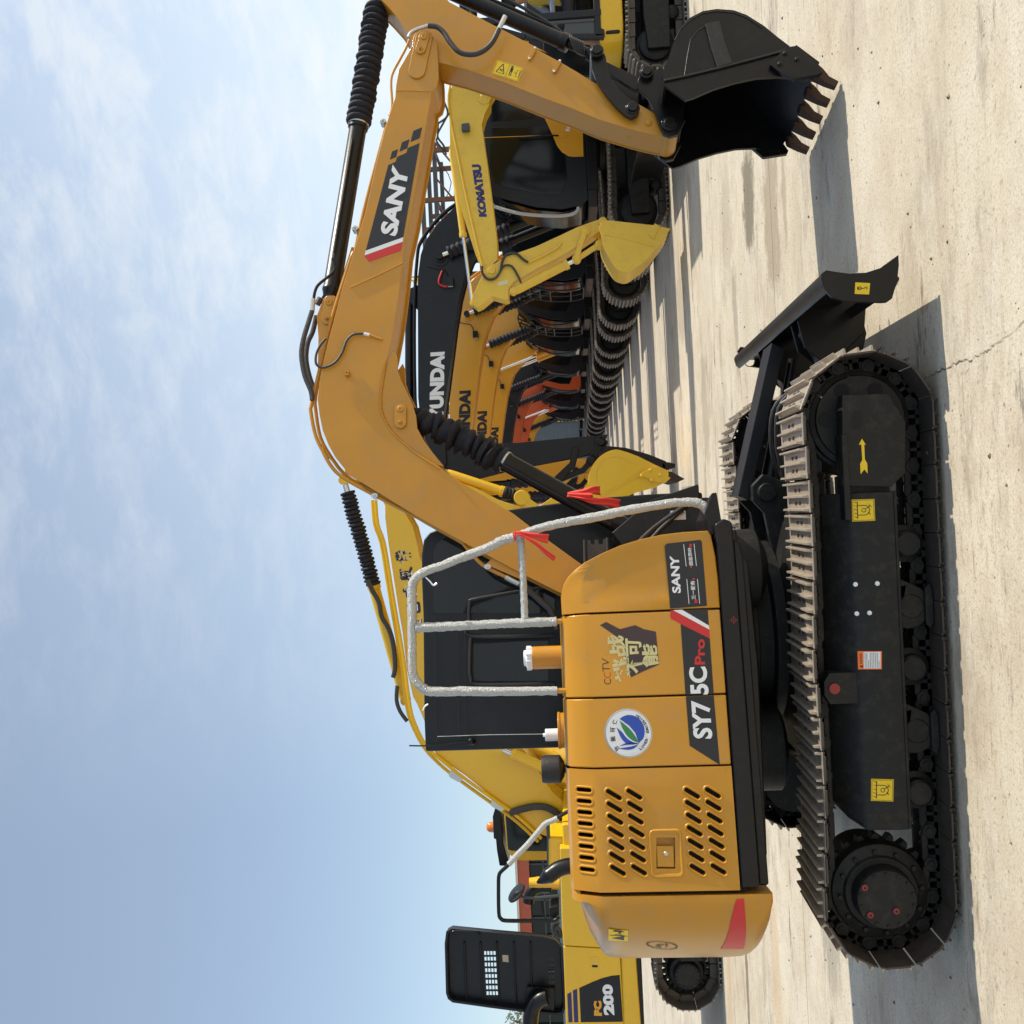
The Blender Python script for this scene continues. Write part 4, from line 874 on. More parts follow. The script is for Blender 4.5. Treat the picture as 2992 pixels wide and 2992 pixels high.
mb = MB(); mb.prism(U, [(.30, .93), (.30, 1.25), (.55, 1.42), (.72, 1.2), (.80, .93)], -.26, -.22); mb.prism(U, [(.30, .93), (.30, 1.25), (.55, 1.42), (.72, 1.2), (.80, .93)], .02, .06); mb.build('boom_bracket', CHB, EX, bevel=.006)
mb = MB()
for k in range(3):
    mb = MB(); mb.tube([U.pt(.05+.04*k, -.40+.09*k, 1.30-.04*k), U.pt(.25, -.38+.09*k, 1.42-.05*k), U.pt(.5, -.34+.08*k, 1.26-.05*k), U.pt(.68, -.34+.06*k, 1.0)], .012, 10); mb.build('deck_hose', RUB, EX)
mb = MB(); (lu, lz), (lu2, lz2) = PX(U, -.24, 'H', (1215, 530), (1105, 470)); mb.box(U, min(lu, lu2), max(lu, lu2), -.262, -.258, min(lz, lz2), max(lz, lz2)); mb.k = 1
lc = (lu+lu2)/2; text_on(mb, U, -.2635, '9', [(lc+.0, min(lz, lz2)+.005), (lc+.02, min(lz, lz2)+.005), (lc+.02, min(lz, lz2)+.03), (lc+.0, min(lz, lz2)+.03)], 0)
mb.build('number_plate', [WHT, BLK], EX, flat=True)
# arm
AN, AF = -.205, .005
ar = PX(U, AN, 'A', (800, 40), (720, -40), (780, -200), (1050, -200), (1240, 14), (1500, 150), (1932, 372))+PX(U, AN, 'B', (410, 350), (560, 430), (700, 512), (800, 575), (930, 640), (1060, 695), (1240, 800), (1270, 870), (1300, 965), (1200, 945), (1080, 915), (860, 850), (640, 760), (420, 680), (200, 590), (0, 520))+PX(U, AN, 'A', (1340, 485), (1165, 440), (1080, 420), (1000, 340), (945, 245), (880, 130))
mb = MB(); mb.prism(U, ar, AN, AN+.008); mb.prism(U, inset(ar, .006), AN+.008, AF-.008); mb.prism(U, ar, AF-.008, AF)
q = P3(U, AN, 'B', (1345, 960))[0]; 
arm = mb.build('arm', AMB, EX, bevel=.003)
pin = PX(U, -.10, 'B', (1345, 905))[0]
mb = MB(); pin = PX(U, -.235, 'B', (1342, 885))[0]; mb.lathe(U.pt(pin[0], -.207, pin[1]), U.pt(pin[0], .007, pin[1]), [(0, .062), (.214, .062)], 32); mb.build('arm_tip', AMB, arm, bevel=.004)
def pinch(mb, p, P_, q): pass
def arm_label(mb, p, P):
    mb.k = 1; ln(p, (.03, .05), (.97, .05), .012); ln(p, (.97, .05), (.97, .95), .012); ln(p, (.97, .95), (.03, .95), .012); ln(p, (.03, .95), (.03, .05), .012); ln(p, (.5, .05), (.5, .95), .01)
    for s_ in (((.12, .2), (.42, .2)), ((.42, .2), (.27, .85)), ((.27, .85), (.12, .2))): ln(p, *s_, .03)
    ln(p, (.22, .35), (.34, .5), .03); ln(p, (.34, .32), (.22, .48), .03)
    ring(p, .62, .85, .05, .05); p((.58, .5), (.68, .5), (.68, .78), (.58, .78)); ln(p, (.66, .5), (.66, .2), .03); ln(p, (.60, .5), (.60, .2), .03); ln(p, (.74, .5), (.86, .5), .02)
    for s_ in (((.84, .25), (.94, .25)), ((.94, .25), (.94, .75)), ((.94, .75), (.84, .75)), ((.84, .75), (.84, .25))): ln(p, *s_, .015)
# reading direction on the arm runs along it: photo left end to right end
label_rect('warning_label', U, AN-.001, PX(U, AN, 'b', (143, 832), (440, 925), (500, 770), (203, 677)), arm, [YLB, BLK], arm_label)
for pts in (((610, 600), (655, 555), (590, 690), (545, 690)), ((890, 740), (935, 700), (868, 835), (825, 835))):
    mb = MB(); a, c = PX(U, AN, 'b', ((pts[0][0]+pts[1][0])/2, pts[1][1]+5), ((pts[2][0]+pts[3][0])/2, pts[2][1]-10)); m = (Vector(a)+Vector(c))/2; v = (Vector(a)-Vector(c))/2; mb.prism(U, capsule(m, v*.8, .012, 5), AN-.018, AN); mb.k = 1
    for e in (a, c):
        q = U.pt(e[0], AN-.018, e[1]); mb.lathe(q, q-U.n*.003, [(0, .0075), (.002, .0075), (.003, .005)], 10)
    mb.build('clip_pad', [AMB, WPL], arm, bevel=.001)
mb = MB()
for x, y in ((860, 893), (1072, 965)):
    q0 = U.pt(*[(lambda s: (s[0], AN+.10, s[1]))(U.px(1400+x*.41408, y*.41408, AN+.10))][0]); mb.cyl(q0+Vector((0, 0, .02)), q0, .012, n=14)
mb.build('arm_plug', AMB, arm)
q = P3(U, AN, 'B', (1193, 866))[0]; mb = MB(); mb.lathe(q, q-U.n*.012, [(0, .022), (.006, .022), (.008, .015), (.011, .015), (.012, .008)], 18); mb.build('bolt', AMB, arm)
# bucket cylinder
C0, C1 = axis(U, -.10, (1235, -60), (1743.7, 165))
mb = MB(); l = (C1-C0).length; mb.lathe(C0, C1, [(0, .048), (l*.80, .048), (l*.803, .055), (l*.84, .055), (l*.845, .028), (l*.95, .028), (l*.955, .045), (l, .045)], 32)
mb.tube([along(C0, C1, t)-U.n*.02+Vector((0, 0, .0))+U.a*.062 for t in (.1, .4, .6, .78)], .010, 8); bcy = mb.build('bucket_cylinder', CHB, EX, ang=40)
mb = MB(); mb.tube([along(C0, C1, .38)+U.a*.09-U.n*.02, along(C0, C1, .5)+U.a*.11-U.n*.02, along(C0, C1, .68)+U.a*.085-U.n*.02, along(C0, C1, .80)+U.a*.05-U.n*.02], .011, 8); mb.build('cylinder_hose', RUB, bcy)
mb = MB()
for k in range(7):
    mb.tube([along(C0, C1, .86+.01*k)+U.a*.05, along(C0, C1, .85+.012*k)-U.n*.07, along(C0, C1, .88+.008*k)-U.a*.05-U.n*.03, along(C0, C1, .9)+U.n*.05], .006, 6)
mb.build('grease_hoses', HOS, bcy)
# links
P1 = PX(U, -.235, 'B', (830, 393))[0]; P2 = PX(U, -.235, 'B', (1082, 775))[0]; P3_ = PX(U, -.18, 'B', (1175, 582))[0]; P4 = PX(U, -.235, 'B', (1342, 885))[0]
mb = MB(); lk = PX(U, -.235, 'B', (785, 405), (800, 365), (835, 350), (875, 370), (895, 420), (900, 480), (930, 570), (985, 650), (1050, 705), (1115, 735), (1135, 775), (1110, 830), (1070, 850), (1025, 825), (960, 765), (890, 680), (830, 590), (795, 500))
for b0 in (-.255, .035): mb.prism(U, lk, b0, b0+.025)
for a, b0, b1 in ((P1, -.30, .10), (P2, -.275, .075)):
    mb.lathe(U.pt(a[0], b0, a[1]), U.pt(a[0], b1, a[1]), [(0, .018), (.0, .030), (.015, .032), (.016, .042), (.05, .042), (b1-b0-.05, .042), (b1-b0-.016, .042), (b1-b0, .03)], 28)
mb.build('guide_link', CHB, EX, bevel=.003)
mb = MB(); hl = PX(U, -.18, 'B', (845, 350), (900, 440), (1130, 550), (1175, 530), (1215, 575), (1195, 625), (1150, 630), (1100, 640), (930, 530), (840, 440)); mb.prism(U, hl, -.185, -.155); mb.prism(U, hl, -.045, -.015)
mb.lathe(U.pt(P3_[0], -.30, P3_[1]), U.pt(P3_[0], .10, P3_[1]), [(0, .02), (0, .028), (.015, .03), (.016, .042), (.06, .042), (.07, .036), (.33, .036), (.34, .042), (.384, .042), (.385, .03), (.4, .028)], 28); mb.build('bucket_link', CHB, EX, bevel=.003)
# bucket
KN, KF = -.47, .27
sp_ = PX(U, KN, 'C', (85, 510), (130, 410), (150, 340), (170, 280), (205, 200), (280, 125), (370, 78), (470, 63), (590, 72), (680, 105), (800, 180), (900, 262), (1005, 342), (1160, 460), (1105, 560), (900, 540), (750, 548), (600, 580), (450, 625), (300, 690), (245, 705), (100, 600))
mb = MB(); mb.prism(U, sp_, KN, KN+.02); mb.prism(U, sp_, KF-.02, KF)
back = PX(U, KN, 'C', (100, 590), (85, 510), (130, 410), (150, 340), (170, 280), (205, 200), (280, 125), (370, 78), (470, 63), (590, 72), (680, 105), (800, 180), (900, 262), (1005, 342), (1180, 475))
bk2 = [tuple(Vector(p)) for p in back]; inn = []
for i, p in enumerate(back):
    a = Vector(back[max(i-1, 0)]); c = Vector(back[min(i+1, len(back)-1)]); d = (c-a).normalized(); n_ = Vector((-d.y, d.x)); inn.append((Vector(p)+n_*.016, Vector(p)-n_*.016))
cc_ = Vector(PX(U, KN, 'C', (500, 400))[0]); side_i = [min(q, key=lambda w: (w-cc_).length) for q in inn]
mb.prism(U, [tuple(p) for p in back]+[tuple(p) for p in side_i[::-1]], KN+.02, KF-.02)
bkt = mb.build('bucket', CHB, EX, bevel=.002, ang=50)
mb = MB()       # stiffening ribs on the near side plate
for q in (((95, 575), (240, 545), (470, 490), (700, 430), (1000, 350)),): 
    L_ = PX(U, KN, 'C', *q); s_ = strip(L_, .012); mb.prism(U, s_, KN-.014, KN)
for q in (((385, 180), (420, 320), (470, 485), (575, 455), (520, 300), (485, 160)),): mb.prism(U, PX(U, KN, 'C', *q), KN-.016, KN)
for q in (((240, 545), (262, 400), (285, 280), (340, 215), (385, 190)), ((170, 290), (215, 205), (290, 138), (370, 95), (470, 80), (590, 90), (680, 125), (790, 195))): mb.prism(U, strip(PX(U, KN, 'C', *q), .006), KN-.005, KN)
mb.build('side_rib', mat('worn black plate', (.014, .013, .012), .4, var=.4, scale=9, bump=.1, dirt=(.08, .07, .055), dirt_amt=.45), bkt, bevel=.003)
mb = MB(); lip = PX(U, KN, 'C', (1005, 345), (1030, 318), (1195, 442), (1170, 480)); mb.prism(U, lip, KN-.005, KF+.005); mb.build('cutting_lip', CHB, bkt, bevel=.003)
sc = PX(U, KN, 'C', (838, 478), (945, 358), (1020, 345), (1150, 470), (1207, 530), (1185, 545), (1005, 577), (930, 542), (890, 520))
for b0, b1 in ((KN-.028, KN), (KF, KF+.028)):
    mb = MB(); mb.prism(U, sc, b0, b1)
    for x, y in ((945, 400), (1028, 442), (908, 475)):
        (a,) = PX(U, KN, 'C', (x, y)); mb.lathe(U.pt(a[0], b0, a[1]), U.pt(a[0], b0-.012, a[1]), [(0, .016), (.004, .016), (.004, .011), (.011, .011), (.012, .008)], 8)
    if b0 > 0: mb = MB(); mb.prism(U, PX(U, KF, 'C', (690, 1016), (800, 1110), (966, 1084), (976, 1062), (908, 968), (760, 992)), b0, b1)
    mb.build('side_cutter', CHB, bkt, bevel=.002)
RST = mat('rusty tooth', (.045, .022, .014), .6, metal=.3, var=.3, scale=25, bump=.3, dirt=(.16, .07, .03), dirt_amt=.5)
tg = PX(U, KN, 'C', (1178, 440), (1222, 475), (1332, 568), (1318, 605), (1225, 560), (1160, 520), (1148, 470))
tc_ = PX(U, KN, 'C', (1193, 480))[0]
for k in range(5):
    b0 = KN+.005+(KF-KN-.01-.07)*k/4; bm_ = b0+.035; mb = MB(); tip = [tg[2], tg[3]]
    ringa = [U.pt(tg[0][0], b0, tg[0][1]), U.pt(tg[6][0], b0, tg[6][1]), U.pt(tg[6][0], b0+.07, tg[6][1]), U.pt(tg[0][0], b0+.07, tg[0][1])]
    ringb = [U.pt(tg[1][0], b0+.003, tg[1][1]), U.pt(tg[5][0], b0+.003, tg[5][1]), U.pt(tg[5][0], b0+.067, tg[5][1]), U.pt(tg[1][0], b0+.067, tg[1][1])]
    m1 = Vector(tg[1]).lerp(Vector(tg[2]), .5); m4 = Vector(tg[5]).lerp(Vector(tg[3]), .55)
    ringc = [U.pt(m1.x, b0+.013, m1.y+.006), U.pt(m4.x, b0+.013, m4.y+.002), U.pt(m4.x, b0+.057, m4.y+.002), U.pt(m1.x, b0+.057, m1.y+.006)]
    ringd = [U.pt(tg[2][0]+.012, b0+.018, tg[2][1]-.006), U.pt(tg[3][0]+.008, b0+.018, tg[3][1]), U.pt(tg[3][0]+.008, b0+.052, tg[3][1]), U.pt(tg[2][0]+.012, b0+.052, tg[2][1]-.006)]
    mb.loft([ringa, ringb, ringc, ringd]); mb.cyl(U.pt(tc_[0], b0-.003, tc_[1]), U.pt(tc_[0], b0+.073, tc_[1]), .010, n=10); mb.build('tooth', RST, bkt, bevel=.003)
mb = MB()       # hanger ears
ear = PX(U, -.235, 'B', (1115, 590), (1130, 550), (1175, 530), (1215, 530), (1290, 470), (1320, 560), (1300, 620), (1455, 690), (1430, 850), (1455, 855), (1400, 960), (1345, 972), (1300, 955), (1265, 880), (1240, 800), (1190, 700), (1125, 640))
mb.prism(U, ear, -.250, -.222); mb.prism(U, ear, .012, .040); mb.prism(U, PX(U, -.235, 'B', (1300, 600), (1455, 690), (1440, 840), (1405, 840), (1415, 710), (1290, 640)), -.222, .012)
for b0, sg_ in ((-.275, 1), (.070, -1)): mb.lathe(U.pt(P4[0], b0, P4[1]), U.pt(P4[0], b0+sg_*.05, P4[1]), [(0, .02), (0, .032), (.012, .034), (.013, .05), (.05, .05)], 30)
mb.build('bucket_ear', CHB, bkt, bevel=.003)
# handrail in bubble wrap
HR = -.90
rail = []
for tile, *pp in [('H', (1398, 560), (1385, 500), (1350, 440), (1290, 408), (1200, 405), (1100, 412), (900, 446), (760, 470), (600, 505), (430, 535), (300, 560), (150, 600), (30, 645)), ('G', (1380, 672), (1260, 730), (1100, 790), (950, 850), (860, 880), (790, 915), (745, 965), (733, 1040), (735, 1200), (735, 1400), (737, 1580), (760, 1660), (810, 1715), (870, 1738), (1100, 1738), (1400, 1738), (1758, 1735))]:
    rail += [U.pt(u, HR, z) for u, z in PX(U, HR, tile, *pp)]
rng_ = random.Random(3); WJ = .0022
wr = lambda i, n: .0215+.0010*math.sin(i*.13)+rng_.uniform(-.0004, .0004)
mb = MB(); mb.tube(rail, .02, 20, 8, wr, WJ)
p_ = [U.pt(u, HR, z) for u, z in PX(U, HR, 'G', (760, 1290), (1000, 1280), (1300, 1265), (1500, 1255), (1755, 1245))]; mb.tube(p_, .02, 20, 18, wr, WJ)
p_ = [U.pt(u, HR, z) for u, z in PX(U, HR, 'G', (1500, 655), (1512, 850), (1522, 1050), (1530, 1240))]; mb.tube(p_, .017, 20, 16, lambda i, n: .017+rng_.uniform(-.001, .001), .0018)
hr = mb.build('handrail', WRP, EX, ang=60)
mb = MB()
for x, y in ((1795, 1245), (1800, 1735)):
    a, = PX(U, HR, 'G', (x, y)); c, = PX(U, HR, 'G', (x-60, y)); mb.tube([U.pt(a[0], HR, a[1]-.03), U.pt(c[0], HR, c[1])], .013, 10, 1)
a, = PX(U, HR, 'H', (1398, 560)); mb.tube([U.pt(a[0], HR, a[1]+.02), U.pt(a[0]-.02, HR, a[1]-.05)], .013, 10, 1)
mb.build('rail_foot', AMB, hr)
mb = MB(); mb.tube([U.pt(u, HR-.03, z) for u, z in PX(U, HR-.03, 'G', (830, 935), (862, 965), (885, 990), (910, 975))], .004, 6, 3, lambda i, n: .003+.003*(i/n)); mb.build('loose_wrap', WPL, hr)
# things standing on the hood
def upcyl(name, mats, tile, ylo, yhi, x_base, x_top, b, parent=EX, prof=None, zb=1.69):
    (u0, z0), (u1, z1) = PX(U, b, tile, (x_base, yhi), (x_base, ylo)); (_, zt), = PX(U, b, tile, (x_top, (ylo+yhi)/2)); uc = (u0+u1)/2; r = abs(u1-u0)/2
    mb = MB(); h = zt-zb; mb.lathe(U.pt(uc, b, zb), U.pt(uc, b, zt), prof(r, h) if prof else [(0, r), (h-.008, r), (h, r-.006)], 32); return mb, uc, r, zt
mb, uc, r, zt = upcyl('x', AMB, 'G', 1415, 1578, 1790, 1580, -.55); oc = mb.build('filler_neck', AMB, EX)
mb = MB(); mb.lathe(U.pt(uc, -.55, zt-.004), U.pt(uc, -.55, zt+.05), [(0, r*.98), (.025, r*1.0), (.030, r*.93), (.034, r*.7), (.045, r*.68)], 32)
for k in range(10):
    a = k*math.pi/5; mb.cyl(U.pt(uc+r*.97*math.cos(a), -.55+r*.97*math.sin(a), zt+.002), U.pt(uc+r*.97*math.cos(a), -.55+r*.97*math.sin(a), zt+.027), .006, n=8)
mb.build('white_cap', WPL, oc, bevel=.002)
mb, uc, r, zt = upcyl('x', AMB, 'J', 440, 690, 1060, 1040, -.50, prof=lambda r, h: [(0, r), (h-.012, r), (h-.012, r*1.05), (h, r*1.05)]); tk = mb.build('tank_cover', AMB, EX, bevel=.002)
mb, uc, r, zt = upcyl('x', WPL, 'J', 552, 640, 1020, 950, -.50, prof=lambda r, h: [(0, r*1.5), (h*.35, r*1.5), (h*.36, r), (h, r), (h+.001, r*.3), (h+.012, r*.3)]); mb.build('breather', WPL, tk, bevel=.002)
mb, uc, r, zt = upcyl('x', RUB, 'J', 738, 938, 1020, 926, -.5, prof=lambda r, h: [(0, r*.30), (h-.115, r*.30), (h-.112, r*.55), (h-.095, r*.95), (h-.09, r), (h-.02, r*1.0), (h, r*.94), (h+.001, 0)]); pc_ = mb.build('air_prefilter', RUB, EX, bevel=.002)
mb = MB(); P_ = [U.pt(u, -.62, z) for u, z in PX(U, -.62, 'J', (1160, 1520), (1100, 1525), (1040, 1545), (990, 1580), (940, 1615), (890, 1640))]
mb.tube(P_, .037, 24, 5, lambda i, n: .038 if i < n-8 else .038*max(.12, (n-i)/9)); mb.build('exhaust_pipe', CHB, EX)
mb = MB()
for y in (500, 672): mb.tube([U.pt(u, -.15, z) for u, z in PX(U, -.15, 'H', (510, 800), (500, 690))] , .006, 8)
a = PX(U, -.35, 'r', (1120, 1260), (1110, 980), (1420, 950), (1415, 1120)); mb = MB(); 
for (p0, p1) in (((1110, 1260), (1105, 975)), ((1395, 1130), (1390, 950))):
    mb.tube([U.pt(u, -.35, z) for u, z in PX(U, -.35, 'r', p0, p1)], .007, 8, 1)
mb.prism(U, PX(U, -.35, 'r', (1150, 1230), (1140, 985), (1180, 980), (1185, 1030), (1230, 1035), (1235, 975), (1280, 975), (1285, 1030), (1335, 1030), (1340, 965), (1375, 965), (1380, 1150)), -.352, -.346)
mb.build('mirror_bracket', HOS, EX)
# ------------------------------------------------------------------ machines behind
WIN = mat('dark window glass', (.006, .008, .009), .12, var=.3, scale=2, spec=.35)
LMP = mat('work lamp glass', (.6, .62, .65), .2, var=.2)
def outl(pts, k): return [tuple(p) for p in pts]
RIB_ = mat('worn grouser', (.40, .35, .28), .45, metal=.2, var=.25, scale=12, dirt=(.2, .12, .06), dirt_amt=.4); PLT_ = mat('dusty shoe plate', (.085, .072, .058), .55, metal=.2, var=.35, scale=8, dirt=(.2, .15, .1), dirt_amt=.5)
def tracks(F, root, hl, w0, w1, R, zc, col=UND, n=46, steel=STL):
    per = 2*(2*hl-2*R)+2*math.pi*R; h = per/n/2; P = track_path(-(hl-R), hl-R, R-.03, zc, n, lambda q: .02*abs(math.sin(q*math.pi*2)))
    for sg in (-1, 1):
        b0, b1 = sorted((sg*w0, sg*w1)); bc = (b0+b1)/2
        mb = MB(); mb.prism(F, [(-(hl-R)+.2, zc-.20), (-(hl-R)+.2, zc+.08), (-(hl-R)+.5, zc+.14), (hl-R-.3, zc+.14), (hl-R+.1, zc+.1), (hl-R+.1, zc-.16)], b0+.05*(hl/2), b1-.05*(hl/2))
        fr = mb.build('track_frame', col, root, bevel=.01)
        mb = MB()
        for p, tn, nm in P:
            mb.k = 1; seg(mb, F, p, tn, nm, [(-h*.97, 0), (-h*.97, .014), (h*1.02, .014), (h*1.02, 0)], b0, b1); mb.k = 0
            for a in (-h*.75, 0, h*.75): seg(mb, F, p, tn, nm, [(a-.012, .014), (a-.008, .042), (a+.008, .042), (a+.012, .014)], b0+.02, b1-.02)
            mb.k = 1
            for bb in (bc-.10, bc+.06): seg(mb, F, p, tn, nm, [(-h*.9, -.08), (h*.9, -.08), (h*.9, 0), (-h*.9, 0)], bb, bb+.04)
        mb.build('track_belt', [RIB_, PLT_], fr, flat=True)
        mb = MB(); nt_ = 22; pr = []; r0 = R-.11
        for k in range(nt_):
            for f, r in ((-.34, r0-.045), (-.16, r0), (.16, r0), (.34, r0-.045)):
                an = 2*math.pi*(k+f)/nt_; pr.append((-(hl-R)+r*math.cos(an), zc+r*math.sin(an)))
        mb.prism(F, pr, bc-.03, bc+.03); o_, i_ = (b0, b1) if sg < 0 else (b1, b0); s_ = -sg
        mb.lathe(F.pt(-(hl-R), o_+s_*.06, zc), F.pt(-(hl-R), i_, zc), [(0, 0), (0, r0*.52), (.02, r0*.56), (.10, r0*.56), (.11, r0*.7), (.16, r0*.75), (.2, r0*.8), (.3, r0*.8)], 40)
        for k in range(16):
            an = k*math.pi/8; q = F.pt(-(hl-R)+r0*.47*math.cos(an), o_+s_*.06, zc+r0*.47*math.sin(an)); mb.cyl(q, q+F.n*sg*.012, .014, n=6)
        mb.build('sprocket', col, fr, bevel=.003)
        mb = MB(); mb.lathe(F.pt(hl-R, bc-.12, zc), F.pt(hl-R, bc+.12, zc), [(0, .1), (0, r0-.08), (.02, r0-.05), (.07, r0-.05), (.08, r0-.02), (.16, r0-.02), (.17, r0-.05), (.22, r0-.05), (.24, r0-.08), (.24, .1)], 40)
        mb.prism(F, [(hl-R-.5, zc-.1), (hl-R-.5, zc+.1), (hl-R+.06, zc+.08), (hl-R+.06, zc-.08)], b0+.08, b0+.14); mb.build('idler', col, fr)
        for k in range(7):
            u = -(hl-R)+.35+(2*(hl-R)-.7)*k/6; mb = MB(); mb.lathe(F.pt(u, bc-.16, zc-R+.15), F.pt(u, bc+.16, zc-R+.15), [(0, .05), (.02, .08), (.08, .09), (.24, .09), (.30, .08), (.32, .05)], 16); mb.build('track_roller', col, fr)
    mb = MB(); mb.prism(F, [(-.6, zc-.1), (-.6, zc+.3), (-.3, zc+.42), (.3, zc+.42), (.6, zc+.3), (.6, zc-.1)], -w0-.05, w0+.05); mb.lathe(F.pt(0, 0, zc+.40), F.pt(0, 0, zc+.66), [(0, .55), (.1, .55), (.11, .48), (.26, .48)], 40)
    mb.build('undercarriage_body', col, root, bevel=.01)
def slab(F, pts, b0, b1, name, m, parent, lip=.012, bev=.006):
    mb = MB()
    if lip: mb.prism(F, pts, b0, b0+.02); mb.prism(F, inset(pts, lip), b0+.02, b1-.02); mb.prism(F, pts, b1-.02, b1)
    else: mb.prism(F, pts, b0, b1)
    return mb.build(name, m, parent, bevel=bev)
def ram(F, b, p0, p1, r, t1, m_bar, parent, bel=None, name='cylinder', rod=CHR):
    a, c = F.pt(p0[0], b, p0[1]), F.pt(p1[0], b, p1[1]); l = (c-a).length; mb = MB()
    mb.lathe(a, c, [(0, r*.6), (.02, r*.9), (.08, r), (l*t1-.06, r), (l*t1-.055, r*1.18), (l*t1, r*1.18)], 24); mb.lathe(a-F.n*r*1.1, a+F.n*r*1.1, [(0, r*.75), (r*2.2, r*.75)], 16)
    cy = mb.build(name, m_bar, parent, ang=40)
    mb = MB(); mb.lathe(along(a, c, t1-.02), c, [(0, r*.5), (l*(1-t1), r*.5)], 20); mb.k = 1; mb.lathe(c-F.n*r*.9, c+F.n*r*.9, [(0, r*.8), (r*1.8, r*.8)], 18); ro = mb.build('rod', [rod, m_bar], cy)
    if bel: mb = MB(); mb.bellows(along(a, c, t1), along(a, c, .95), r*1.35, bel, .26, .06, 20); mb.build('bellows', FAB, cy, ang=75)
    return cy
def bucket(F, b0, b1, prof, pinp, linkp, m, root, teeth, tdir, nteeth=5, mt=None):
    """prof: closed side outline (u,z); back part runs prof[0]..prof[k]"""
    side, nb = prof; mb = MB(); mb.prism(F, side, b0, b0+.03); mb.prism(F, side, b1-.03, b1)
    bkp = side[:nb]; cc = Vector((sum(p[0] for p in side)/len(side), sum(p[1] for p in side)/len(side)))
    inn = []
    for i, p in enumerate(bkp):
        a, c = Vector(bkp[max(i-1, 0)]), Vector(bkp[min(i+1, nb-1)]); d = (c-a).normalized(); n_ = Vector((-d.y, d.x)); q = [Vector(p)+n_*.03, Vector(p)-n_*.03]; inn.append(tuple(min(q, key=lambda w: (w-cc).length)))
    mb.prism(F, list(bkp)+inn[::-1], b0+.03, b1-.03); bk_ = mb.build('bucket', m, root, bevel=.006, ang=55)
    mb = MB(); fr_ = strip(side[nb-1:]+[side[0]], .05); mb.prism(F, fr_, b0-.012, b0); mb.prism(F, fr_, b1, b1+.012); mb.build('side_rib', m, bk_, bevel=.003)
    tv = Vector(tdir).normalized(); tn = Vector((-tv.y, tv.x)); o = Vector(teeth)
    for k in range(nteeth):
        bb = b0+(b1-b0-.11)*k/(nteeth-1); mb = MB()
        r = lambda c, h, w0_, w1_: [F.pt((c+tn*h).x, w0_, (c+tn*h).y), F.pt((c-tn*h).x, w0_, (c-tn*h).y), F.pt((c-tn*h).x, w1_, (c-tn*h).y), F.pt((c+tn*h).x, w1_, (c+tn*h).y)]
        mb.loft([r(o-tv*.06, .05, bb, bb+.11), r(o+tv*.05, .045, bb, bb+.11), r(o+tv*.22, .012, bb+.015, bb+.095)]); mb.build('tooth', mt or m, bk_, bevel=.004)
    mc = (b0+b1)/2
    for bb in (mc-.21, mc+.17):
        mb = MB(); mb.prism(F, [(pinp[0]-.11, pinp[1]+.02), (pinp[0]-.04, pinp[1]+.11), (pinp[0]+.08, pinp[1]+.10), (linkp[0], linkp[1]+.1), (linkp[0]+.1, linkp[1]), tuple(side[2]), tuple(side[0]), (pinp[0]-.12, pinp[1]-.12)] if linkp[0] > pinp[0] else
                                [(pinp[0]-.12, pinp[1]-.12), (pinp[0]-.12, pinp[1]+.06), (linkp[0], linkp[1]+.1), (pinp[0]+.12, pinp[1])], bb, bb+.04); mb.build('bucket_ear', m, bk_, bevel=.006)
    for q in (pinp, linkp):
        mb = MB(); mb.lathe(F.pt(q[0], mc-.27, q[1]), F.pt(q[0], mc+.27, q[1]), [(0, .05), (.02, .075), (.10, .075), (.44, .075), (.52, .075), (.54, .05)], 24); mb.build('pin_boss', m, bk_)
    return bk_
BOOM_R = [(.18, 1.72), (.22, 2.0), (.62, 2.62), (.95, 3.01), (1.11, 3.35), (1.36, 3.65), (1.63, 3.86), (1.86, 3.95), (2.2, 4.01), (2.8, 4.04), (4.2, 4.10), (5.1, 4.05), (5.42, 3.95), (5.45, 3.78), (5.3, 3.68), (4.53, 3.70), (4.0, 3.60), (3.04, 3.43), (2.57, 3.33), (2.24, 3.23), (1.95, 3.10), (1.7, 2.88), (1.45, 2.55), (.62, 1.70), (.42, 1.58), (.25, 1.58)]
ARM_R = [(5.02, 4.12), (5.1, 4.28), (5.72, 4.46), (5.86, 4.36), (5.72, 3.9), (5.45, 2.6), (5.30, 1.5), (5.22, 1.08), (5.08, 1.02), (4.97, 1.12), (4.98, 1.6), (5.02, 2.5), (5.0, 3.4)]
BKT_R = ([(q_[0]+.50, q_[1]-.08) for q_ in [(4.80, 1.26), (4.90, 1.30), (5.1, 1.28), (5.26, 1.16), (5.38, .98), (5.36, .78), (5.24, .50), (5.08, .20), (4.98, .24), (4.86, .50), (4.74, .85), (4.70, 1.1)]], 8)
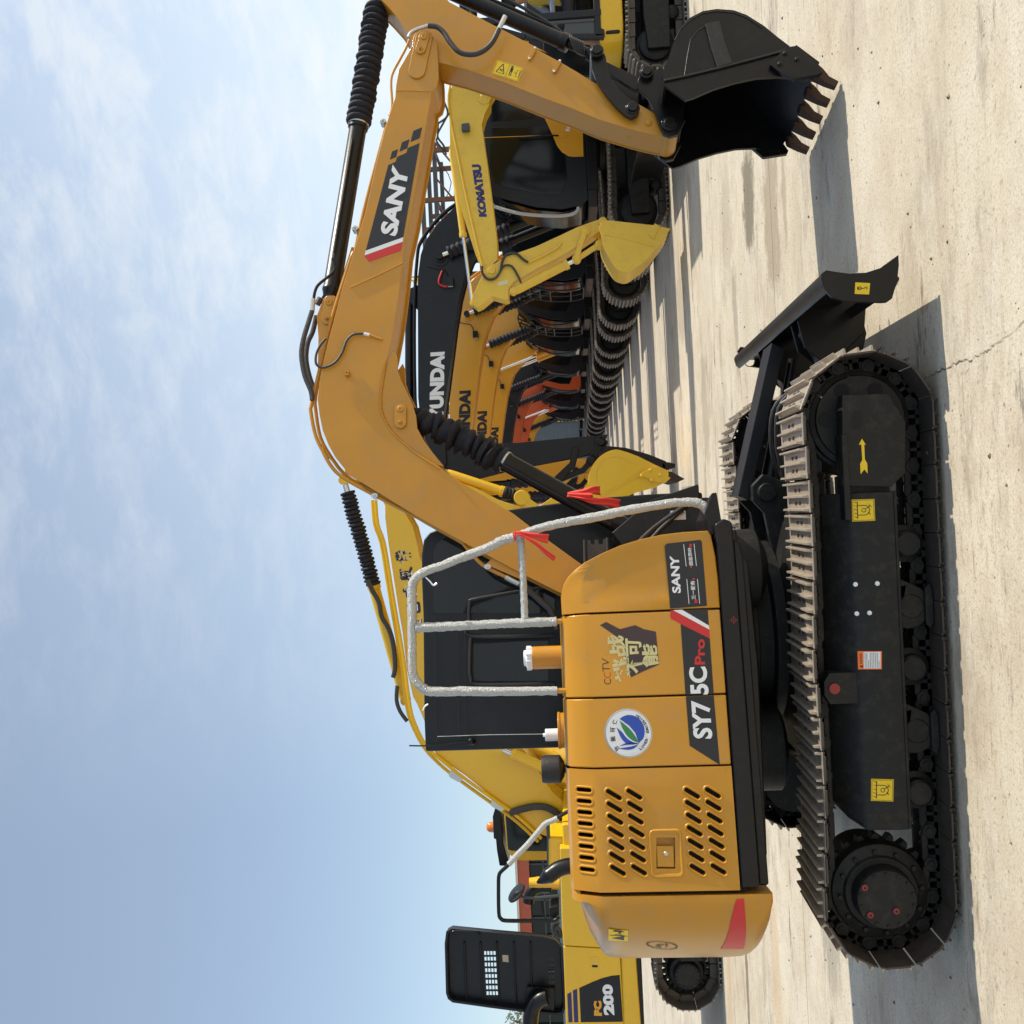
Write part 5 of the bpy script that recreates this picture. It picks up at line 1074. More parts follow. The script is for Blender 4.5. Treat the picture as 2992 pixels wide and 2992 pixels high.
def row_machine(Yc, Xc, P, label, txt=None, tcol=WHT, detail=False, cabp=None, bell=True, bar=None, low=False, guard=False):
    F = Fr(Xc, Yc, math.pi); R = thing('excavator', label, 'excavator', (Xc, Yc, 0), 'excavators parked in a row with their booms pointing the same way')
    tracks(F, R, 2.1, .85, 1.43, .43, .455)
    # deck, body, counterweight
    mb = MB(); mb.box(F, -1.75, 1.35, -1.32, 1.32, 1.03, 1.20); mb.box(F, 1.35, 1.62, .36, 1.34, 1.05, 1.20); dk_ = mb.build('deck_frame', CHB if cabp is None else CHB, R, bevel=.02)
    mb = MB(); mb.box(F, -1.72, -.42, .55, 1.31, 1.20, 2.02); mb.box(F, -1.72, .1, -1.31, -.5, 1.20, 1.98); mb.box(F, -1.72, -.6, -.5, .55, 1.2, 2.12); mb.build('engine_hood', P, R, bevel=.05)
    rr = lambda d, z: [F.pt(-1.73, -1.31, z)]+[F.pt(-(2.62+d)*math.cos(a), (2.62+d)*math.sin(a)*.97, z) for a in [math.radians(t) for t in range(-29, 30, 6)]]+[F.pt(-1.73, 1.31, z)]
    mb = MB(); mb.loft([rr(-.12, 1.06), rr(-.02, 1.14), rr(0, 1.25), rr(0, 1.85), rr(-.04, 1.98), rr(-.15, 2.04)]); mb.build('counterweight', P, R, bevel=.01)
    if low: return R
    # cab: pillars, dark panes, roof
    cp = [(-.28, 1.2), (-.28, 2.62), (-.18, 2.78), (.9, 2.80), (1.22, 2.74), (1.36, 2.60), (1.56, 2.0), (1.62, 1.6), (1.58, 1.3), (1.50, 1.2)]
    CB = cabp or HBK
    cb = slab(F, cp, .36, 1.32, 'cab', CB, R, .03, .02)
    mb = MB(); mb.prism(F, [(-.18, 1.98), (-.18, 2.58), (.22, 2.62), (.22, 1.98)], 1.318, 1.326); mb.build('window', WIN, cb, bevel=.003)
    mb = MB(); mb.prism(F, [(.36, 1.75), (.32, 2.62), (.88, 2.66), (1.14, 2.6), (1.22, 2.45), (1.38, 1.9), (1.40, 1.6), (1.2, 1.5), (.7, 1.52)], 1.318, 1.328); mb.build('window', WIN, cb, bevel=.003)
    mb = MB(); fwp = [(1.385, 2.56), (1.58, 2.0), (1.642, 1.6), (1.60, 1.3)]
    mb.loft([[F.pt(u, b, z) for u, z in fwp] for b in (.44, 1.24)], cap=False, closed=False); mb.build('windscreen', WIN, cb)
    mb = MB(); mb.tube([F.pt(.52, 1.35, 2.2), F.pt(.52, 1.38, 2.1), F.pt(.52, 1.38, 1.7), F.pt(.52, 1.35, 1.6)], .012, 6, 2); mb.build('grab_rail', CHB, cb); mb = MB(); mb.tube([F.pt(1.40, 1.30, 2.55), F.pt(1.66, 1.32, 2.1), F.pt(1.70, 1.32, 1.7), F.pt(1.64, 1.32, 1.35)], .018, 8, 4); mb.build('grab_rail', CHB, cb)
    if detail:
        mb = MB(); mb.prism(F, [(u, z) for u, z in PX(F, 1.325, 'b', (715, 1290), (770, 1400), (830, 1530), (880, 1650), (935, 1720), (1010, 1765), (1070, 1772), (1178, 1768), (1165, 1290))], 1.325, 1.334); pn = mb.build('cab_side_panel', HYL, cb, bevel=.002); pn['label'] = 'orange yellow lower panel on the black cab'
        mb = MB(); text_on(mb, F, 1.337, 'Rob', [(lambda q: q)(F.px(1400+x*.2588, y*.2588, 1.337)) for x, y in ((1025, 1480), (1018, 1380), (975, 1380), (975, 1480))], .05); mb.build('name_decal', WHT, pn, flat=True)
        tb('wrapped_rail', WRP, 1.36, [('B', (95, 1440), (120, 1462), (300, 1508), (520, 1524), (640, 1515), (690, 1490), (700, 1462))], .026, cb, 10, 4, F)
        mb = MB(); mb.prism(F, [(u, z) for u, z in PX(F, 1.337, 'b', (885, 1555), (885, 1510), (990, 1500), (990, 1552))], 1.334, 1.345); mb.tube([F.pt(u, 1.33, z) for u, z in PX(F, 1.33, 'b', (50, 1555), (850, 1525), (1165, 1500))], .006, 6, 1); mb.build('door_hinge', HYL, pn, bevel=.002)
    # boom
    if guard:
        mb = MB()
        gp_ = [(1.50, 2.72), (1.68, 2.3), (1.78, 1.9), (1.80, 1.5), (1.76, 1.25)]
        for b_ in (.40, .85, 1.30): mb.tube([F.pt(u, b_, z) for u, z in gp_], .018, 6, 3)
        for u, z in gp_+[(1.60, 2.5), (1.74, 2.1)]: mb.tube([F.pt(u, .40, z), F.pt(u, 1.30, z)], .014, 6, 1)
        for b_ in (.40, 1.30):
            mb.tube([F.pt(1.36, b_, 2.68), F.pt(1.50, b_, 2.72)], .018, 6, 1); mb.tube([F.pt(1.52, b_, 1.28), F.pt(1.76, b_, 1.25)], .018, 6, 1)
        mb.build('front_guard', CHB, cb)
    bm = slab(F, BOOM_R, -.20, .26, 'boom', P, R, .02, .008)
    if txt:
        mb = MB(); L_ = {'HYUNDAI': ((4.78, 3.71), (3.47, 3.62), (3.47, 3.86), (4.78, 3.945)), 'VOLVO': ((4.75, 3.72), (3.7, 3.66), (3.7, 3.87), (4.75, 3.93))}[txt]
        text_on(mb, F, .264, txt, L_, .06); mb.build('brand_lettering', tcol, bm, flat=True)
    mb = MB(); q = F.pt(1.93, .26, 3.62); mb.lathe(q, q+F.n*.05, [(0, .14), (.015, .14), (.02, .09), (.045, .085), (.05, .05)], 28); mb.build('pin_boss', P, bm)
    bc2 = bar or (P if not bell else CHB)
    for b_ in (-.33, .36): ram(F, b_, (1.15, 1.25), (1.93, 3.62), .075, .52, bc2, R, 12 if bell else None, 'boom_cylinder')
    ram(F, .03, (2.45, 4.20), (5.72, 4.36), .075, .60, bc2, R, 14 if bell else None, 'arm_cylinder')
    mb = MB(); mb.prism(F, [(2.3, 4.0), (2.4, 4.27), (2.52, 4.27), (2.75, 4.02)], -.08, -.05); mb.prism(F, [(2.3, 4.0), (2.4, 4.27), (2.52, 4.27), (2.75, 4.02)], .10, .13); mb.build('cylinder_bracket', P, bm, bevel=.004)
    for k, b_ in enumerate((.16, .22)):
        mb = MB(); mb.tube([F.pt(.5, b_, 2.55), F.pt(.93, b_, 3.13+.02*k), F.pt(1.2, b_, 3.57), F.pt(1.6, b_, 3.93), F.pt(1.9, b_, 4.02), F.pt(2.7, b_, 4.10), F.pt(4.2, b_, 4.16), F.pt(5.0, b_, 4.12)], .022, 8, 3); mb.build('boom_pipe', P if P is not HYL else HYL, bm)
    mb = MB(); mb.prism(F, [(2.28, 3.42), (2.42, 3.42), (2.42, 3.52), (2.28, 3.52)], .27, .36); mb.k = 1; mb.prism(F, [(2.42, 3.43), (2.425, 3.43), (2.425, 3.51), (2.42, 3.51)], .28, .35); lm = mb.build('work_lamp', [CHB, LMP], bm, bevel=.004)
    mb = MB(); mb.tube([F.pt(2.3, .30, 3.5), F.pt(2.15, .32, 3.55), F.pt(2.1, .29, 3.7), F.pt(2.05, .27, 3.85)], .008, 6, 4); mb.build('lamp_cable', CHB, lm)
    # arm, linkage, bucket
    am = slab(F, ARM_R, -.14, .20, 'arm', P, R, .015, .006)
    ram(F, .03, (5.72, 4.05), (5.66, 1.95), .065, .66, bc2, R, 6 if bell else None, 'bucket_cylinder')
    for b_ in (-.20, .20):
        mb = MB(); mb.prism(F, strip([(5.15, 1.55), (5.42, 1.62), (5.68, 1.92)], .11), b_, b_+.04); mb.build('guide_link', CHB, R, bevel=.01)
    mb = MB(); mb.prism(F, strip([(5.68, 1.92), (5.52, 1.45), (5.36, 1.30)], .10), -.10, .14); mb.build('bucket_link', CHB, R, bevel=.01)
    bkt_ = bucket(F, -.50, .56, BKT_R, (5.08, 1.14), (5.36, 1.30), CHB if P is HBK else P, R, (5.52, .14), (.12, -1), mt=RST)
    mb = MB(); mb.tube([F.pt(1.2, .9, 1.2), F.pt(1.75, .9, 1.3), F.pt(1.75, .9, 1.0)], .015, 6, 3)
    return R
def extra(F, bm):
    mb = MB(); mb.tube([F.pt(2.15, .30, 3.60), F.pt(2.35, .34, 3.66), F.pt(2.42, .33, 3.56), F.pt(2.38, .30, 3.46)], .016, 8, 4); mb.build('red_cable', RED, bm)
m1 = row_machine(15.05, 6.15, HBK, 'black excavator with white lettering on its boom, first and nearest of the long row', 'HYUNDAI', WHT, True)
extra(Fr(6.15, 15.05, math.pi), [c for c in m1.children if c.name.startswith('boom')][0])
row_machine(18.75, 6.0, HYL, 'orange yellow excavator with dark boom lettering right behind the black one nearest in the row', 'HYUNDAI', BLK, guard=True)
row_machine(22.2, 5.95, HYL, 'orange yellow lettered excavator, second behind the nearest black one and middle of the three alike', 'HYUNDAI', BLK, guard=True)
row_machine(25.5, 5.85, HYL, 'orange yellow lettered excavator with bare chrome boom cylinders, last before the second black boom', 'HYUNDAI', BLK, bell=False)
row_machine(29.2, 5.8, HBK, 'black excavator deep in the row with white serif lettering on its boom', 'VOLVO', WHT)
row_machine(32.9, 5.75, ORP, 'orange red excavator just behind the second black one, with black bellows on its boom cylinders', cabp=ORP)
row_machine(36.6, 5.6, ORP, 'orange red excavator with bare chrome cylinders, the farther of the two orange red ones', bell=False)
row_machine(40.3, 5.5, HYL, 'small looking yellow excavator far down the row, behind the orange red ones')
row_machine(44.2, 5.4, CHB, 'dark excavator near the far end of the row, only its tracks in clear view', low=True)
row_machine(48.0, 5.3, CHB, 'last excavator at the far end of the row, in front of the grey shed', low=True)

# ------------------------------------------------------------------ pale yellow small excavator with the operator
F2 = Fr(6.75, 12.15, math.pi); S2 = thing('excavator', 'pale yellow small excavator with a person in its cab, bucket lowered beside the black one', 'excavator', (6.75, 12.15, 0))
tracks(F2, S2, 1.5, .68, 1.15, .36, .375, n=38, steel=STL)
mb = MB(); mb.box(F2, -1.3, 1.02, -1.1, 1.1, .80, .98); mb.build('deck_frame', CHB, S2, bevel=.02)
mb = MB(); mb.loft([[F2.pt(u, b, z) for u, b in ((.05, 1.12), (.95, 1.12), (1.08, 1.04), (1.14, .9), (1.14, .2), (.05, .2))] for z in (.76, 1.04)]); mb.build('deck_fairing', KYL, S2, bevel=.03)
mb = MB(); mb.box(F2, -1.3, -.55, -1.1, 1.1, .98, 1.72); mb.box(F2, -.55, .6, -1.1, -.35, .98, 1.65); mb.build('engine_hood', KYL, S2, bevel=.05)
# open sided cab: frame posts, roof, seat
mb = MB(); cpos = [(-.45, 1.0), (-.45, 2.62), (.72, 2.66), (.98, 1.95), (1.05, 1.0)]
for b_ in (.12, 1.06):
    for a, c in zip(cpos, cpos[1:]): mb.prism(F2, strip([a, c], .07), b_, b_+.05)
    mb.prism(F2, strip([(-.55, 1.05), (1.05, 1.05)], .12), b_, b_+.05)
mb.prism(F2, strip([(.76, 1.0), (.75, 2.62)], .09), 1.05, 1.115); mb.box(F2, -.45, 1.05, .10, .13, 1.0, 1.75)
mb.prism(F2, [(-.6, 2.62), (.58, 2.66), (.56, 2.74), (-.58, 2.72)], .10, 1.13); cb2 = mb.build('cab', HBK, S2, bevel=.012)
mb = MB(); mb.prism(F2, strip([(.84, 1.08), (.82, 2.1)], .035), 1.07, 1.10); mb.prism(F2, [(.82, 1.06), (.82, 1.45), (1.0, 1.5), (1.02, 1.06)], 1.075, 1.09); mb.build('side_frame', GRY, cb2, bevel=.003)
mb = MB(); mb.box(F2, -.15, .42, .35, .85, 1.16, 1.30); mb.box(F2, -.22, -.08, .35, .85, 1.28, 1.95); mb.build('seat', RUB, cb2, bevel=.04)
mb = MB(); mb.tube([F2.pt(.60, .83, 1.15), F2.pt(.66, .83, 1.45), F2.pt(.69, .84, 1.58)], .014, 8); mb.tube([F2.pt(.50, .5, 1.0), F2.pt(.62, .5, 1.6), F2.pt(.60, .5, 1.75)], .012, 8); mb.build('control_lever', CHB, cb2)
mb = MB(); mb.box(F2, .1, .55, .2, .36, 1.1, 1.6); mb.build('console', GRY, cb2, bevel=.03)
bf, bb_ = -.2, -.46      # near face of the boom is b=-.2
bp = PX(F2, bf, 'A', (1400, 470), (1335, 590), (1265, 590), (1240, 640), (1232, 720), (1240, 860), (1245, 1100), (1330, 1500), (1425, 1800), (1450, 1850), (1478, 1895), (1520, 1890), (1580, 1830), (1575, 1700), (1545, 1450), (1505, 1150), (1485, 1010), (1468, 880), (1490, 800), (1522, 740), (1525, 690), (1600, 560), (1720, 400), (1800, 250), (1600, 200))
b2 = slab(F2, bp, bb_, bf, 'boom', KY2, S2, .008, .004)
mb = MB(); text_on(mb, F2, bf+.003, 'KOMATSU', PX(F2, bf, 'A', (1505, 1530), (1462, 1158), (1396, 1162), (1448, 1530)), .075); mb.build('brand_lettering', PUR, b2, flat=True)
ram(F2, (bf+bb_)/2, *PX(F2, -.33, 'A', (1255, 1050), (1400, 2140)), .045, .57, KY2, S2, None, 'arm_cylinder')
tb('boom_pipe', KY2, bf+.02, [('A', (1245, 600), (1232, 700), (1250, 860), (1300, 1100), (1350, 1350), (1405, 1600), (1440, 1750), (1475, 1890))], .016, b2, F=F2)
for pts in (((1195, 575), (1190, 680), (1225, 780), (1215, 830), (1160, 870)), ((1235, 800), (1190, 880), (1155, 960), (1200, 1030), (1215, 1090)), ((1160, 860), (1155, 960), (1150, 1000), (1205, 1070))): tb('hose', HOS, bf+.05, [('A', *pts)], .014, b2, F=F2)
mb = MB(); a, = PX(F2, bf, 'A', (1355, 915)); mb.prism(F2, [(a[0]-.05, a[1]-.06), (a[0]+.05, a[1]-.06), (a[0]+.05, a[1]+.05), (a[0]-.05, a[1]+.05)], bf+.02, bf+.10); mb.build('work_lamp', GRY, b2, bevel=.01)
for q in ((1486, 690), (1255, 1052)): boss(F2, bf+.012, 'A', q, q, -.05, KY2, b2, -.012, False) if False else None
mb = MB(); 
q = P3(F2, bf, 'A', (1486, 690))[0]; mb.lathe(q, q+F2.n*.03, [(0, .09), (.02, .09), (.022, .06), (.03, .05)], 20); mb.build('pin_boss', KY2, b2); mb = MB(); q = P3(F2, bf, 'D', (1540, 465))[0]; mb.lathe(q, q+F2.n*.06, [(0, .09), (.04, .09), (.042, .06), (.06, .05)], 20); mb.build('pin_boss', KY2, b2)
ap = PX(F2, bf+.03, 'E', (-55, 690), (-50, 650), (20, 500), (60, 430), (110, 410), (170, 370), (400, 290), (570, 212), (700, 150), (848, 98), (880, 108), (890, 140), (850, 185), (700, 285), (560, 368), (400, 450), (240, 545), (205, 600), (208, 660), (180, 665), (90, 640), (20, 700), (-20, 720))
a2 = slab(F2, ap, bb_-.01, bf+.03, 'arm', KY2, S2, .006, .004)
ram(F2, bf+.0, *PX(F2, bf, 'E', (240, 610), (690, 380)), .06, .86, KY2, S2, None, 'bucket_cylinder')
mb = MB(); mb.prism(F2, strip(PX(F2, bf, 'E', (752, 182), (715, 280), (688, 378)), .07), bf+.04, bf+.08); mb.build('guide_link', KY2, S2, bevel=.004)
mb = MB(); mb.prism(F2, strip(PX(F2, bf, 'E', (690, 380), (760, 335), (848, 278)), .065), bf-.02, bf+.04); mb.build('bucket_link', KY2, S2, bevel=.004)
def arm2(mb, p, P):
    mb.k = 1; ln(p, (.1, .15), (.45, .15), .05); ln(p, (.45, .15), (.28, .85), .05); ln(p, (.28, .85), (.1, .15), .05); ln(p, (.6, .5), (.9, .5), .06); ln(p, (.75, .2), (.75, .8), .06)
mb = MB(); qq = PX(F2, bf+.031, 'E', (135, 570), (208, 555), (200, 520), (130, 545)); mb.poly([F2.pt(u, bf+.034, z) for u, z in qq]); mb.build('warning_label', mat('pale label', (.7, .62, .35), .5), a2, flat=True)
tb('hose', HOS, bf+.06, [('E', (20, 430), (25, 480), (60, 520), (110, 515), (150, 460), (165, 390), (200, 345), (260, 340), (310, 380), (345, 402))], .017, a2, F=F2)
tb('hose', HOS, bf+.06, [('E', (150, 460), (180, 425), (230, 430), (270, 490), (295, 545))], .015, a2, F=F2); tb('arm_pipe', KY2, bf+.05, [('E', (350, 402), (420, 370), (500, 330), (560, 290), (578, 258))], .015, a2, F=F2)
sd_ = PX(F2, .08, 'E', (860, 118), (845, 160), (862, 210), (870, 270), (905, 350), (960, 440), (1010, 468), (1060, 470), (1120, 430), (1190, 375), (1300, 240), (1350, 165), (1240, 140), (900, 105))
def smooth_(P, n=4):
    Q = []
    for i in range(len(P)-1):
        a, b_, c, d = [Vector(P[j]) for j in (max(i-1, 0), i, i+1, min(i+2, len(P)-1))]
        for k in range(n): t = k/n; Q.append(tuple(.5*((2*b_)+(c-a)*t+(2*a-5*b_+4*c-d)*t*t+(3*b_-a-3*c+d)*t**3)))
    return Q+[tuple(P[-1])]
sd0 = sd_; sd_ = sd0[:2]+smooth_(sd0[2:11])+sd0[11:]; NS_ = len(smooth_(sd0[2:11]))
bk2_ = ([tuple(p) for p in sd_[2:12]]+[tuple(p) for p in sd_[12:]]+[tuple(p) for p in sd_[:2]], 10)
mb = MB(); W_ = .62; s1 = [tuple(p) for p in sd_]; mb.prism(F2, s1, .08, .06); mb.prism(F2, s1, .08-W_, .10-W_)
ob = [tuple(p) for p in sd_[2:2+NS_+1]]; cc = Vector(PX(F2, .08, 'E', (1060, 250))[0]); inn = [tuple(Vector(p).lerp(cc, .06)) for p in ob]; mb.prism(F2, ob+inn[::-1], .06, .10-W_); bk_ = mb.build('bucket', KY2, S2, bevel=.004, ang=60)
mb = MB(); mb.prism(F2, strip(PX(F2, .08, 'E', (872, 200), (1000, 225), (1240, 290)), .025), .08, .088); mb.prism(F2, PX(F2, .08, 'E', (1195, 205), (1240, 130), (1275, 150), (1230, 240)), .08, .10); mb.build('side_rib', KY2, bk_, bevel=.002)
for k in range(4):
    b_ = .04-(W_-.06)*k/3; mb = MB(); tp_ = PX(F2, .08, 'E', (1260, 235), (1290, 160), (1355, 160), (1345, 185)); mb.prism(F2, tp_, b_-.06, b_); mb.build('tooth', RST, bk_, bevel=.004)
for x, y in ((872, 118), (848, 278), (752, 182), (688, 378)):
    q = P3(F2, bf+.04, 'E', (x, y))[0]; mb = MB(); mb.lathe(q-F2.n*.06, q+F2.n*.05, [(0, .06), (.09, .06), (.095, .04), (.11, .035)], 20); mb.build('pin_boss', KY2, a2)
mb = MB(); mb.prism(F2, [(1.2, .55), (2.0, .45), (2.02, .38), (1.2, .42)], .25, .33); mb.prism(F2, [(1.2, .55), (2.0, .45), (2.02, .38), (1.2, .42)], -.33, -.25); mb.prism(F2, [(1.98, .15), (2.06, .15), (2.02, .3), (2.02, .45), (2.08, .58), (2.0, .58), (1.95, .45), (1.95, .3)], -1.1, 1.1); mb.build('blade', CHB, S2, bevel=.006)
# ------------------------------------------------------------------ large yellow excavator on the left with its hood up
F3 = Fr(-4.5, 13.25, 0); V3 = Fr(-5.15, 13.25, 0)
S3 = thing('excavator', 'large yellow excavator on the left with raised black hood and amber beacon on its cab', 'excavator', (-4.5, 13.25, 0))
tracks(F3, S3, 2.04, .85, 1.45, .42, .44, n=44)
nb = -1.36
mb = MB(); mb.box(V3, -2.0, 1.6, -1.34, 1.34, 1.02, 1.12); mb.build('deck_frame', CHB, S3, bevel=.02)
# side bodywork drawn at its true plane
def bq(mb, b0, b1, *pts, t='M'): mb.prism(V3, PX(V3, nb, t, *pts), b0, b1)
mb = MB(); bq(mb, nb, -.4, (1240, 250), (1262, 1000), (1276, 1172), (1800, 1203), (1790, 1000), (1780, 250)); mb.build('side_door', KYL, S3, bevel=.02)
mb = MB(); bq(mb, nb, -.4, (1276, 1178), (1300, 1900), (1310, 2200), (1860, 2200), (1845, 1885), (1808, 1209)); d3 = mb.build('side_door', KYL, S3, bevel=.015)
mb = MB(); mb.prism(V3, PX(V3, nb-.02, 'N', (362, 800), (500, 800), (555, 1560), (600, 2200), (420, 2200), (392, 1560)), nb-.02, 1.3); mb.build('side_skirt', KYL, S3, bevel=.03, seg=3)
mb = MB(); dq = PX(V3, nb, 'M', (1805, 1445), (1730, 1452), (1640, 1475), (1550, 1510), (1440, 1560), (1425, 1568), (1440, 1888), (1836, 1884)); mb.prism(V3, dq, nb-.004, nb)
for a, c in (((1365, 1590), (1405, 1575)), ((1312, 1625), (1350, 1605))):
    mb.k = 3; bq(mb, nb-.004, nb, (a[0], a[1]), (c[0], c[1]), (c[0]+12, 1888), (a[0]+12, 1889)); mb.k = 0
mb.k = 1; text_on(mb, V3, nb-.006, '200', PX(V3, nb, 'M', (1757, 1820), (1738, 1530), (1640, 1532), (1656, 1822)), .06); mb.k = 2; text_on(mb, V3, nb-.006, 'PC', PX(V3, nb, 'M', (1640, 1828), (1634, 1685), (1560, 1688), (1564, 1826)), .08)
mb.build('model_decal', [HBK, WHT, HYL, PUR], d3, flat=True)
mb = MB(); bq(mb, nb-.003, nb, (1528, 1270), (1612, 1275), (1612, 1388), (1530, 1382)); lt = mb.build('latch_plate', KYL, d3, bevel=.002); mb = MB(); bq(mb, nb-.005, nb-.003, (1540, 1282), (1598, 1284), (1600, 1345), (1542, 1342)); mb.build('door_latch', KYL, lt, bevel=.002); mb = MB(); bq(mb, nb-.006, nb-.003, (1545, 1350), (1598, 1352), (1598, 1372), (1546, 1370)); mb.build('latch_recess', DRK, lt, flat=True)
mb = MB(); q = P3(V3, nb-.005, 'M', (1570, 1328))[0]; mb.cyl(q, q-V3.n*.006, .012, n=12); mb.build('key_barrel', ZIN, lt)
# top deck, tank, engine clutter
mb = MB(); mb.box(V3, -2.6, 1.0, -1.25, 1.25, 1.12, 1.98); mb.build('engine_hood', KYL, S3, bevel=.03)
mb = MB(); bq(mb, -1.2, -.5, (1130, 200), (1130, 480), (1225, 490), (1320, 500), (1320, 200)); mb.prism(V3, PX(V3, -1.2, 'q', (745, 1210), (740, 1340), (900, 1345), (900, 1195), (800, 1195)), -1.2, -.5); mb.build('fuel_tank', KYL, S3, bevel=.04, seg=3)
# raised hood with real vent holes
hb = -.85
ho = PX(V3, hb, 'M', (176, 1120), (190, 1010), (235, 985), (700, 1030), (1090, 1062), (1195, 1090), (1262, 1160), (1292, 1700), (1270, 1770), (1200, 1780), (930, 1752), (600, 1710), (245, 1660), (205, 1630), (188, 1580))
hs_ = []
for i in range(8):
    for j in range(4): x = 540+j*29+i*3.2; y = 1240+i*54; hs_.append(PX(V3, hb, 'M', (x-10, y-20), (x+10, y-18), (x+10, y+20), (x-10, y+18)))
for i in range(5):
    for j in range(2): x = 1148+j*30+i; y = 1305+i*54; hs_.append(PX(V3, hb, 'M', (x-11, y-20), (x+11, y-18), (x+11, y+20), (x-11, y+18)))
vs = [tuple(p) for p in ho]; es = [(i, (i+1) % len(vs)) for i in range(len(vs))]
for h in hs_: o = len(vs); vs += [tuple(p) for p in h]; es += [(o+i, o+(i+1) % 4) for i in range(4)]
V2, E2, F2_, *_r = delaunay_2d_cdt([Vector(v) for v in vs], es, [], 1, 1e-6)
kf = []
for f in F2_:
    c = sum((V2[i] for i in f), Vector((0, 0)))/len(f)
    if inside(c, [tuple(p) for p in ho]) and not any(inside(c, h) for h in hs_): kf.append(tuple(f))
mb = MB(); mb.add([V3.pt(v.x, hb, v.y) for v in V2], kf); mb.add([V3.pt(v.x, hb+.012, v.y) for v in V2], kf)
n_ = len(ho); mb.loft([[V3.pt(u, hb-.02, z) for u, z in inset(ho, .0)], [V3.pt(u, hb-.10, z) for u, z in inset(ho, -.012)], [V3.pt(u, hb-.10, z) for u, z in inset(ho, .02)], [V3.pt(u, hb, z) for u, z in inset(ho, .035)]], cap=False)
mb.loft([[V3.pt(u, hb-.02, z) for u, z in ho], [V3.pt(u, hb+.02, z) for u, z in ho]], cap=False)
hd = mb.build('raised_hood', HBK, S3, ang=40)
mb = MB()
for x in (350, 500, 655, 815, 970): mb.tube([V3.pt(u, hb-.02, z) for u, z in PX(V3, hb, 'M', (x-5, 1130), (x, 1250), (x+8, 1500), (x+22, 1700))], .014, 8, 2)
mb.build('hood_rib', HBK, hd)
mb = MB(); mb.tube([V3.pt(u, hb-.13, z) for u, z in PX(V3, hb-.13, 'M', (260, 1075), (232, 1060), (235, 1035), (300, 1030), (420, 1042), (480, 1062), (495, 1095))], .012, 8, 4); mb.build('hood_handle', CHB, hd)
mb = MB(); mb.prism(V3, PX(V3, hb-.02, 'M', (935, 1545), (930, 1750), (1190, 1790), (1195, 1560)), hb-.06, hb-.02); mb.build('muffler_plate', CHB, hd, bevel=.004)
mb = MB(); mb.prism(V3, PX(V3, hb-.02, 'M', (700, 1262), (704, 1325), (760, 1330), (756, 1264)), hb-.006, hb-.002); mb.build('data_plate', mat('tan plate', (.42, .34, .26), .5), hd, flat=True)
tb('exhaust_pipe', CHB, -1.0, [('M', (1120, 1650), (1060, 1670), (1000, 1730), (970, 1830), (965, 1990), (965, 2100))], .105, S3, 24, 4, V3)
tb('intake_elbow', CHB, -.7, [('M', (1165, 618), (1060, 618), (1000, 640), (960, 690), (945, 760))], .08, S3, 24, 4, V3)
mb = MB(); mb.lathe(*[P3(V3, -.7, 'M', q)[0] for q in ((1240, 580), (1140, 580))], [(0, .085), (.30, .085), (.36, .075), (.42, .07)], 24); mb.build('filler_neck', KYL, S3)
mb = MB(); q0, q1 = P3(V3, -1.1, 'M', (838, 655))[0], P3(V3, -1.1, 'M', (850, 715))[0]
c_ = P3(V3, -1.1, 'M', (843, 682))[0]; ax = (V3.a*.75+Vector((0, 0, .62))+V3.n*-.22).normalized(); mb.lathe(c_, c_+ax, [(0, .0), (0, .13), (.01, .145), (.03, .14), (.035, .07), (.05, .04)], 28); mb.build('mirror', CHB, S3)
tb('mirror_post', GRY, -1.1, [('M', (850, 700), (905, 715), (1000, 720), (1230, 700))], .02, S3, 8, 1, V3); tb('crossed_blades', CHB, -.8, [('M', (1070, 755), (1075, 820), (1095, 885))], .02, S3, 6, 1, V3)
tb('handrail', CHB, -1.15, [('q', (850, 865), (760, 915), (700, 955)), ('q', (620, 990), (450, 1190), (280, 1370), (205, 1440), (186, 1480), (182, 1560), (185, 1820), (205, 1880), (260, 1900), (500, 1900), (700, 1898), (750, 1860))], .026, S3, 10, 3, V3)
tb('rail_wrap', WRP, -1.15, [('q', (740, 935), (690, 960), (620, 992), (540, 1085), (450, 1190), (360, 1280), (280, 1368))], .038, S3, 10, 4, V3); tb('rail_post', GRY, -1.15, [('q', (648, 1000), (655, 1180), (655, 1350), (680, 1395))], .025, S3, 8, 2, V3)
tb('wire_tangle', GRY, -1.0, [('M', (1190, 1080), (1200, 1000), (1230, 1010), (1250, 1080), (1190, 1060), (1180, 960), (1240, 940))], .03, S3, 6, 4, V3)
mb = MB(); mb.prism(V3, PX(V3, -.8, 'M', (1145, 780), (1145, 880), (1235, 900), (1235, 760)), -.9, -.5); mb.build('battery_box', CHB, S3, bevel=.02)
